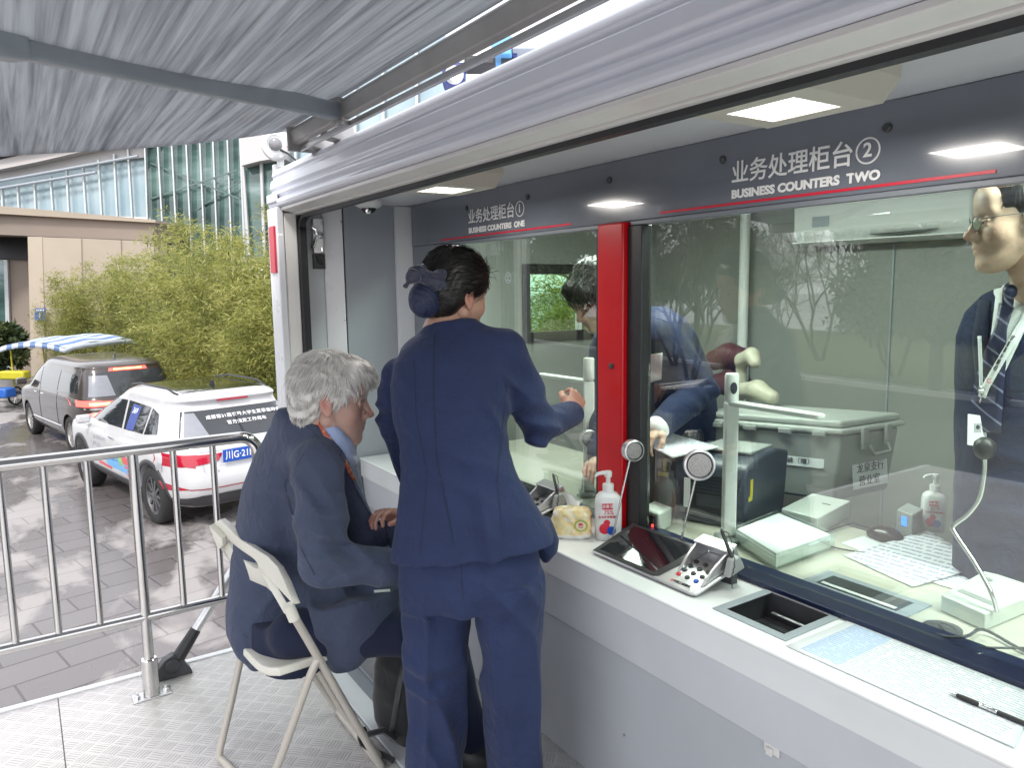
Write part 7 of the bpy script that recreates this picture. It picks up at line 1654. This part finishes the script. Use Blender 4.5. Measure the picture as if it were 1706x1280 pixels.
# dark printer, box, papers
def obj_frame(name, o0, label, cat, group=None): e = empty(name, tuple(o0)); tag(e, label, cat, group); return e
c0 = onz(1242,886,ZC); d1 = unit(np.array([-.36,.93,0])); d2 = unit(np.array([.97,.22,0])); o0 = np.array([c0[0],c0[1],ZC]); e = obj_frame('printer', o0, 'dark blue grey printer with yellow stickers behind the scanner post', 'printer')
M['printer_blue'] = simple('dark printer plastic', (.040,.047,.066), .38, var=.08, bump=.05, bscale=300)
L1, L2, Hh = .27, .34, .235
prof_ = [np.array([0,0,0]), np.array([0,0,Hh-.03]), d2*.02+np.array([0,0,Hh-.006]), d2*.12+np.array([0,0,Hh+.015]), d2*.24+np.array([0,0,Hh+.024]), d2*L2+np.array([0,0,Hh-.0]), d2*(L2-.03)+np.array([0,0,0])]
mb = MB(); mb.prism(prof_, d1*L1); mb.build('case', M['printer_blue'], e, bevel=.010, seg=3, smooth=40)
mb = MB()
for k in range(5): z = Hh-.055-.012*k; mb.obox(d1*(L1*.45)-d2*.0015+np.array([0,0,z]), d1*L1*.36, d2*.0025, np.array([0,0,.0022]))
mb.obox(d1*(L1*.5)-d2*.001+np.array([0,0,.075]), d1*L1*.32, d2*.003, np.array([0,0,.045])); mb.build('paper_slot', M['black'], e)
mb = MB(); mb.obox(d1*(L1*.5)-d2*.004+np.array([0,0,.09]), d1*.045, d2*.001, np.array([0,0,.022])); mb.build('type_plate', M['dark_grey'], e)
mb = MB(); mb.obox(d1*(L1*.80)-d2*.004+np.array([0,0,.11]), d1*.012, d2*.001, np.array([0,0,.055])); mb.build('status_strip', M['paper'], e)
mb = MB(); mb.obox(d2*.0-d1*.0012+d2*.035+np.array([0,0,.15]), d2*.010, d1*.0008, np.array([0,0,.030])); mb.obox(-d1*.0013+d2*.028+np.array([0,0,.112]), d2*.014, d1*.0008, np.array([0,0,.008])); mb.build('warning_sticker', M['yellow'], e)
mb = MB(); mb.obox(d1*(L1*.5)+d2*.19+np.array([0,0,Hh+.022]), d1*.10, d2*.09, np.array([0,0,.006])); mb.build('top_tray', M['grey_plastic'], e, bevel=.004)
o0 = onz(1080,840,ZC); o0[2] = ZC; e = obj_frame('printer', o0, 'black printer with yellow stickers half hidden by the red pillar', 'printer')
mb = MB(); mb.obox(d2*.12+np.array([0,0,.11]), d1*.12, d2*.12, np.array([0,0,.11])); mb.build('case', M['black'], e, bevel=.012)
mb = MB(); mb.obox(-d2*.001-d1*.07+np.array([0,0,.17]), d1*.008, d2*.001, np.array([0,0,.026])); mb.obox(-d2*.001-d1*.06+np.array([0,0,.13]), d1*.020, d2*.001, np.array([0,0,.008])); mb.build('warning_sticker', M['yellow'], e)
def sheet(name, c4, label, cat, mat, curl=0.0, th=.0008, group=None, n=8):
    ctr = sum(np.array(p) for p in c4)/4; e = None; rows = []
    for j in range(n+1):
        v = j/n; row = []
        for i in range(n+1):
            u = i/n; p = (1-v)*((1-u)*np.array(c4[0])+u*np.array(c4[1]))+v*((1-u)*np.array(c4[3])+u*np.array(c4[2])); row.append(p-ctr+np.array([0,0,curl*(v**3*u+.25*math.sin(3*u+2*v)*v)]))
        rows.append(row)
    mb = MB(); mb.grid(rows); o = mb.build(name, mat, None, solid=th, smooth=60); o.location = tuple(ctr); tag(o, label, cat, group); return o
def print_mat(name, nl, ink=(.42,.44,.50), head=None, frac=.8, ang=0.0):
    g = NT(name); c = g.co('Generated'); s_ = g.sep(g.mapping(c, (1,1,1), (0,0,ang))); x, y = s_[0], s_[1]
    ln = g.m('GREATER_THAN', g.m('FRACT', g.m('MULTIPLY', x, nl)), .52); seg_ = g.m('GREATER_THAN', g.noise(g.comb(g.m('FLOOR', g.m('MULTIPLY', x, nl)), g.m('MULTIPLY', y, 22.0), 0.0), 1.0, 2), .44)
    body = g.m('MULTIPLY', ln, seg_); nz = g.noise(g.mapping(c, (160, 160, 1)), 1.0, 2, .5); body = g.m('MULTIPLY', body, g.m('GREATER_THAN', nz, .42))
    edge = g.m('MULTIPLY', g.m('MULTIPLY', g.m('GREATER_THAN', x, .06), g.m('LESS_THAN', x, .95)), g.m('MULTIPLY', g.m('GREATER_THAN', y, .06), g.m('LESS_THAN', y, .94)))
    colr = g.mix(g.m('MULTIPLY', g.m('MULTIPLY', body, edge), frac), (.78,.80,.84), ink)
    if head: hm = g.m('MULTIPLY', g.m('GREATER_THAN', y, head[0]), edge); colr = g.mix(g.m('MULTIPLY', hm, .45), colr, head[1])
    g.p(Base_Color=colr, Roughness=.55); return g.mat
M['form'] = print_mat('printed form', 26, (.30,.32,.40), (.74, (.28,.46,.80)), .7)
M['statement'] = print_mat('printed statement', 16, (.28,.27,.42), None, .95)
# stack of papers on the black printer, under the clerk's hand
z_ = ZC+.262; sheet('paper_stack', [onz(1062,735,z_), onz(1120,764,z_), onz(1198,747,z_), onz(1110,722,z_)], 'white papers lying on the printer under the clerk hand', 'paper', M['statement'], .0, .006)
mb = MB(); mb.box((-.05,-.05,0),(.05,.05,.035)); q = onz(1110,745,ZC+.22)
# big grey plastic case with latches
c0 = onz(1396,838,ZC); o0 = np.array([c0[0],c0[1],ZC]); a1 = onz(1500,815,ZC)-c0; a1 = unit(a1)*.36; a2 = unit(np.array([-.42,.91,0]))*.56; hz = .27
e = obj_frame('storage_case', o0, 'large grey plastic case with lid, latches and paper labels, behind the dark printer', 'case')
up3 = np.array([0,0,1.]); mb = MB(); t_ = .025
mb.add([a1*.05+a2*.04, a1*.95+a2*.04, a1*.95+a2*.96, a1*.05+a2*.96, np.zeros(3)+up3*hz, a1+up3*hz, a1+a2+up3*hz, a2+up3*hz], [(0,3,2,1),(4,5,6,7),(0,1,5,4),(1,2,6,5),(2,3,7,6),(3,0,4,7)]); mb.build('tub', M['grey_plastic'], e, bevel=.012, seg=3)
u1, u2 = unit(a1), unit(a2)
mb = MB(); mb.obox((a1+a2)/2+up3*(hz+.014), a1/2+u1*.016, a2/2+u2*.016, up3*.013); mb.obox((a1+a2)/2+up3*(hz+.042), a1/2+u1*.002, a2/2+u2*.002, up3*.0145); mb.build('lid', simple('pale grey plastic', (.42,.44,.42), .35, bump=.03, bscale=200), e, bevel=.010, seg=3)
for k in (.30, .70):
    mb = MB(); mb.obox(a1*k-u2*.022+up3*(hz-.01), u1*.018, u2*.006, up3*.035); mb.obox(a1*k-u2*.020+up3*(hz-.055), u1*.012, u2*.006, up3*.012); mb.build('latch', M['grey_plastic'], e, bevel=.004)
mb = MB(); hp = [a1*.34-u2*.030+up3*(hz-.05), a1*.36-u2*.045+up3*(hz-.085), a1*.64-u2*.045+up3*(hz-.085), a1*.66-u2*.030+up3*(hz-.05)]; mb.tube(hp, .008, 8); mb.build('handle', M['grey_plastic'], e, smooth=60)
for k in (.12,.35,.60,.85):
    mb = MB(); mb.obox(a2*k-u1*.020+up3*(hz+.004), u2*.025, u1*.006, up3*.010); mb.build('hinge', M['grey_plastic'], e, bevel=.003)
fn_ = -u2; fq = a1*.56-u2*.0035+a2*.020+up3*.095; tl_ = unit(up3+u2*.085)
mb = MB(); mb.obox(fq, a1*.30, tl_*.058, u2*.0006); lb = mb.build('paper_label', M['paper'], e)
text('label_text', '龙泉支行', .042, M['black'], fq-u2*.0022+tl_*.022, u1, tl_, lb, bold=-.004); text('label_text', '营业室', .044, M['black'], fq-u2*.0022-tl_*.030-u1*.01, u1, tl_, lb, bold=-.004)
fq2 = a2*.36-u1*.001+a1*.02+up3*.150; tl2 = unit(up3+u1*.07)
mb = MB(); mb.obox(fq2, u2*.14, tl2*.020, u1*.0006); lb2 = mb.build('paper_label', M['paper'], e); text('label_text', '贵金属套装（赠）', .026, M['black'], fq2-u1*.0022, -u2, tl2, lb2)
# acrylic paper tray with sheets
cs = [onz(1222,905,ZC), onz(1292,951,ZC), onz(1388,915,ZC), onz(1296,875,ZC)]; ctr = sum(cs)/4; e = obj_frame('paper_tray', (ctr[0],ctr[1],ZC), 'clear acrylic tray stacked with white slips, inside the big window', 'tray')
c3 = [np.array([p[0]-ctr[0], p[1]-ctr[1], 0]) for p in cs]
mb = MB(); mb.add([p*1.03+up3*.001 for p in c3]+[p*1.03+up3*.006 for p in c3], [(3,2,1,0),(4,5,6,7),(0,1,5,4),(1,2,6,5),(2,3,7,6),(3,0,4,7)])
mb.build('tray_floor', M['acrylic'], e)
for k in (0,1,2,3):
    a, b = c3[k]*1.03, c3[(k+1)%4]*1.03; mb = MB(); mb.prism([a+up3*.006, b+up3*.006, b+up3*.055, a+up3*.055], unit(-(a+b))*.003); mb.build('tray_wall', M['acrylic'], e)
for k, (z0, z1, s_, sh) in enumerate(((.0065,.016,.96,.002),(.0165,.028,.95,-.003),(.0285,.038,.96,.001),(.0385,.047,.94,.003))):
    mb = MB(); mb.add([p*s_+up3*z0+np.array([sh,sh*.5,0]) for p in c3]+[p*s_+up3*z1+np.array([sh,sh*.5,0]) for p in c3], [(3,2,1,0),(4,5,6,7),(0,1,5,4),(1,2,6,5),(2,3,7,6),(3,0,4,7)]); mb.build('slips', M['paper'], e)
# small white box with slot
def boxdev(name, c4, h, label, cat, mat, bevel=.004):
    cs = [onz(px, py, ZC) for px, py in c4]; ctr = sum(cs)/4; e = obj_frame(name, (ctr[0],ctr[1],ZC), label, cat); c3 = [np.array([p[0]-ctr[0], p[1]-ctr[1], 0]) for p in cs]
    mb = MB(); mb.add(c3+[p+up3*h for p in c3], [(3,2,1,0),(4,5,6,7),(0,1,5,4),(1,2,6,5),(2,3,7,6),(3,0,4,7)]); o = mb.build('case', mat, e, bevel=bevel); return e, c3
M['mint_white'] = simple('aged white plastic', (.62,.66,.62), .35, bump=.03)
e, c3 = boxdev('slip_box', [(1301,875),(1362,893),(1416,862),(1352,848)], .062, 'small white plastic box with a slot in its top, beside the mouse', 'box', M['mint_white'])
mb = MB(); m_ = (c3[1]+c3[2])/2*.35+(c3[2]+c3[3])/2*.25; mb.obox(m_+up3*.0625, unit(c3[2]-c3[3])*.016, unit(c3[1]-c3[2])*.0035, up3*.0006); mb.build('slot', M['black'], e)
q = onz(1474,898,ZC); e = obj_frame('computer_mouse', (q[0],q[1],ZC), 'dark computer mouse on the desk beside its thin cable', 'mouse')
S_ = SDF(); S_.ell((0,0,.008), (.042,.062,.036), .01); S_.cut((0,0,.0005), (0,0,-1)); V, F = S_.mesh(.003); np_mesh('shell', V, F, simple('maroon black plastic', (.030,.018,.018), .25), e)
mb = MB(); mb.tube([np.array(p)-np.array([q[0],q[1],ZC]) for p in (onz(1462,884,ZC+.01), onz(1420,872,ZC+.008), onz(1395,880,ZC+.006), onz(1372,888,ZC+.005), onz(1360,905,ZC+.004), onz(1400,915,ZC+.004), onz(1440,922,ZC+.004))], .0025, 6); mb.build('cable', M['black'], e, smooth=60)
e, c3 = boxdev('card_reader', [(1492,888),(1518,899),(1536,888),(1510,876)], .085, 'grey card reader with a glowing blue display, beside the inner pump bottle', 'reader', M['grey_plastic'])
mb = MB(); m_ = (c3[0]+c3[1])/2; n_ = unit(np.array([m_[0],m_[1],0])); mb.obox(m_*1.02+up3*.052, unit(c3[1]-c3[0])*.012, up3*.016, n_*.001); mb.build('display', simple('blue display', (.02,.08,.5), .3, emit=(.03,.2,1,1), es=1.2), e)
q = onz(1553,884,ZC); bottle((q[0],q[1],ZC), R(-50), 'smaller clear pump bottle standing on the inner desk beside the blue display', .95)
e, c3 = boxdev('fingerprint_reader', [(1068,878),(1098,890),(1120,878),(1090,866)], .075, 'pale fingerprint reader with dark window and red light, behind the card terminal', 'reader', M['mint_white'], .01)
m_ = (c3[0]+c3[1])/2; n_ = unit(np.array([m_[0],m_[1],0])); mb = MB(); mb.obox(m_*1.03+up3*.034, unit(c3[1]-c3[0])*.028, up3*.022, n_*.001); mb.build('window', M['black'], e); mb = MB(); mb.lathe([(.006,0),(.005,.002),(0,.003)], m_*1.06+unit(c3[1]-c3[0])*.016+up3*.022, n_, 12); mb.build('red_lamp', simple('red lamp', (.6,.02,.02), .3, emit=(1,.05,.05,1), es=2), e)
# papers on the inner desk
sheet('paper_sheet', [onz(1405,925,ZC+.003), onz(1520,978,ZC+.003), onz(1640,945,ZC+.012), onz(1545,886,ZC+.012)], 'curled printed sheet lying loose on the inner desk', 'paper', M['statement'], .02)
sheet('paper_sheet', [onz(1545,968,ZC+.002), onz(1680,1010,ZC+.002), onz(1760,985,ZC+.002), onz(1640,930,ZC+.002)], 'printed sheets under the microphone stem at the right edge of the desk', 'paper', M['statement'], .004)
sheet('paper_sheet', [onz(1400,905,ZC+.0015), onz(1470,932,ZC+.0015), onz(1500,918,ZC+.0015), onz(1440,893,ZC+.0015)], 'plain slip half under the curled sheet, next to the mouse', 'paper', M['paper'], .002)
# gooseneck microphone
e, c3 = boxdev('microphone', [(1566,1018),(1640,1052),(1740,1010),(1640,975)], .045, 'gooseneck microphone on a white base, inside at the right edge', 'microphone', M['mint_white'])
o0 = np.array(e.location); q0 = onz(1660,1020,ZC+.047); xx = float(q0[0]); pts = [q0]+[onx(px, py, xx+dx) for px, py, dx in ((1650,985,.005),(1622,935,.03),(1592,890,.05),(1589,876,.055),(1612,858,.06),(1632,830,.055),(1640,790,.04),(1641,762,.03))]
mb = MB(); mb.tube([p-o0 for p in catmull(pts, 40)], .0055, 10); mb.build('gooseneck', M['chrome'], e, smooth=60)
hm = onx(1640,752,xx+.03)-o0; mb = MB(); mb.lathe([(.008,-.020),(.020,-.012),(.026,.004),(.024,.022),(.012,.034),(0,.036)], hm, unit((-.2,-.1,1)), 20); mb.build('foam_head', M['black'], e, smooth=60)
mb = MB(); mb.lathe([(.012,0),(.012,.003)], c3[3]*.5+np.array([0,0,.0455]), (0,0,1), 12); mb.obox((c3[0]+c3[1])/2*.5+up3*.0455, unit(c3[1]-c3[0])*.05, unit(c3[2]-c3[1])*.012, up3*.001); mb.build('button_strip', M['grey_plastic'], e)
mb = MB(); 
mb.tube([p for p in catmull([onz(1540,1050,ZC+.006), onz(1580,1062,ZC+.02), onz(1612,1060,ZC+.03), onz(1640,1050,ZC+.012), onz(1706,1085,ZC+.006), onz(1760,1100,ZC+.006)], 40)], .004, 7); mb.tube([p for p in catmull([onz(1565,1040,ZC+.004), onz(1600,1075,ZC+.006), onz(1660,1080,ZC+.02), onz(1740,1080,ZC+.006)], 40)], .003, 6)
cb = mb; ctr = onz(1620,1060,ZC); cb.v = [tuple(np.array(v)-ctr) for v in cb.v]; o = cb.build('cable', M['black'], None, smooth=60); o.location = tuple(ctr); tag(o, 'black cables running from the desk grommet to the microphone', 'cable')
# form and pen on the outer counter
sheet('form_sheet', [onz(1690,1246,ZC+.004), onz(1309,1076,ZC+.003), onz(1415,1034,ZC+.003), onz(1730,1158,ZC+.004)], 'long printed form with blue heading lying on the white counter under the pen', 'paper', M['form'], .001, .001)
a, b = onz(1579,1153,ZC+.009), onz(1745,1222,ZC+.009); o0 = (a+b)/2; e = obj_frame('ballpoint_pen', o0, 'black and silver ballpoint pen lying on the printed form', 'pen'); d = unit(b-a); L_ = np.linalg.norm(b-a)
mb = MB(); mb.lathe([(.0008,0),(.0016,.004),(.0042,.018)], a-o0, d, 16); mb.build('tip', M['chrome'], e, smooth=60)
mb = MB(); mb.lathe([(.0043,.018),(.0056,.03),(.0056,.058),(.0050,.062)], a-o0, d, 18); mb.build('grip', M['black'], e, smooth=60)
mb = MB(); mb.lathe([(.0048,.062),(.0048,.075),(.0044,.076),(.0044,.078),(.0049,.079),(.0049,.095)], a-o0, d, 18); mb.build('barrel', M['chrome'], e, smooth=60)
mb = MB(); mb.lathe([(.0050,.095),(.0050,L_-.01),(.0035,L_-.008),(.003,L_),(0,L_)], a-o0, d, 18); mb.build('cap', M['black'], e, smooth=60)
# office chair in the cabin
q = onx(1235,640,2.95); o0 = np.array([q[0],q[1],.15]); e = obj_frame('office_chair', o0, 'maroon and cream leather office chair standing in the cabin', 'chair'); k0 = lambda px, py, x: onx(px, py, x)-o0
M['maroon'] = simple('maroon leather', (.075,.022,.030), .4, bump=.1, bscale=60); M['cream_leather'] = simple('cream leather', (.45,.42,.33), .45, bump=.12, bscale=50)
S_ = SDF(); S_.chain([k0(1190,600,2.95), k0(1215,592,2.97), k0(1238,596,2.95)], [.05,.055,.05], .04).chain([k0(1192,640,2.95), k0(1218,640,2.97), k0(1236,640,2.95)], [.05,.055,.05], .04); V, F = S_.mesh(.01); np_mesh('back', V, F, M['maroon'], e)
S_ = SDF(); S_.chain([k0(1236,600,2.88), k0(1252,592,2.86), k0(1258,604,2.84)], [.035,.034,.028], .02).cone(k0(1238,602,2.9), k0(1232,660,2.9), .028, .03, .03); V, F = S_.mesh(.008); np_mesh('wing', V, F, M['cream_leather'], e)
S_ = SDF(); S_.chain([k0(1225,652,2.8), k0(1262,650,2.76), k0(1286,662,2.74)], [.040,.040,.032], .03); V, F = S_.mesh(.008); np_mesh('armrest', V, F, M['cream_leather'], e)
mb = MB(); mb.tube([k0(1247,610,2.86), k0(1246,648,2.82)], .006, 8); mb.build('arm_stay', M['black'], e)
mb = MB(); mb.obox((0,0,.42), (.24,0,0), (0,.24,0), (0,0,.05)); mb.build('seat', M['cream_leather'], e, bevel=.03, seg=3)
mb = MB(); mb.lathe([(.03,.06),(.03,.37)], (0,0,0), (0,0,1), 14); 
for k in range(5): a_ = k*1.257; mb.tube([(0,0,.08),(.28*math.cos(a_),.28*math.sin(a_),.04)], [.03,.018], 8)
mb.build('star_base', M['black'], e)
bake_texts()
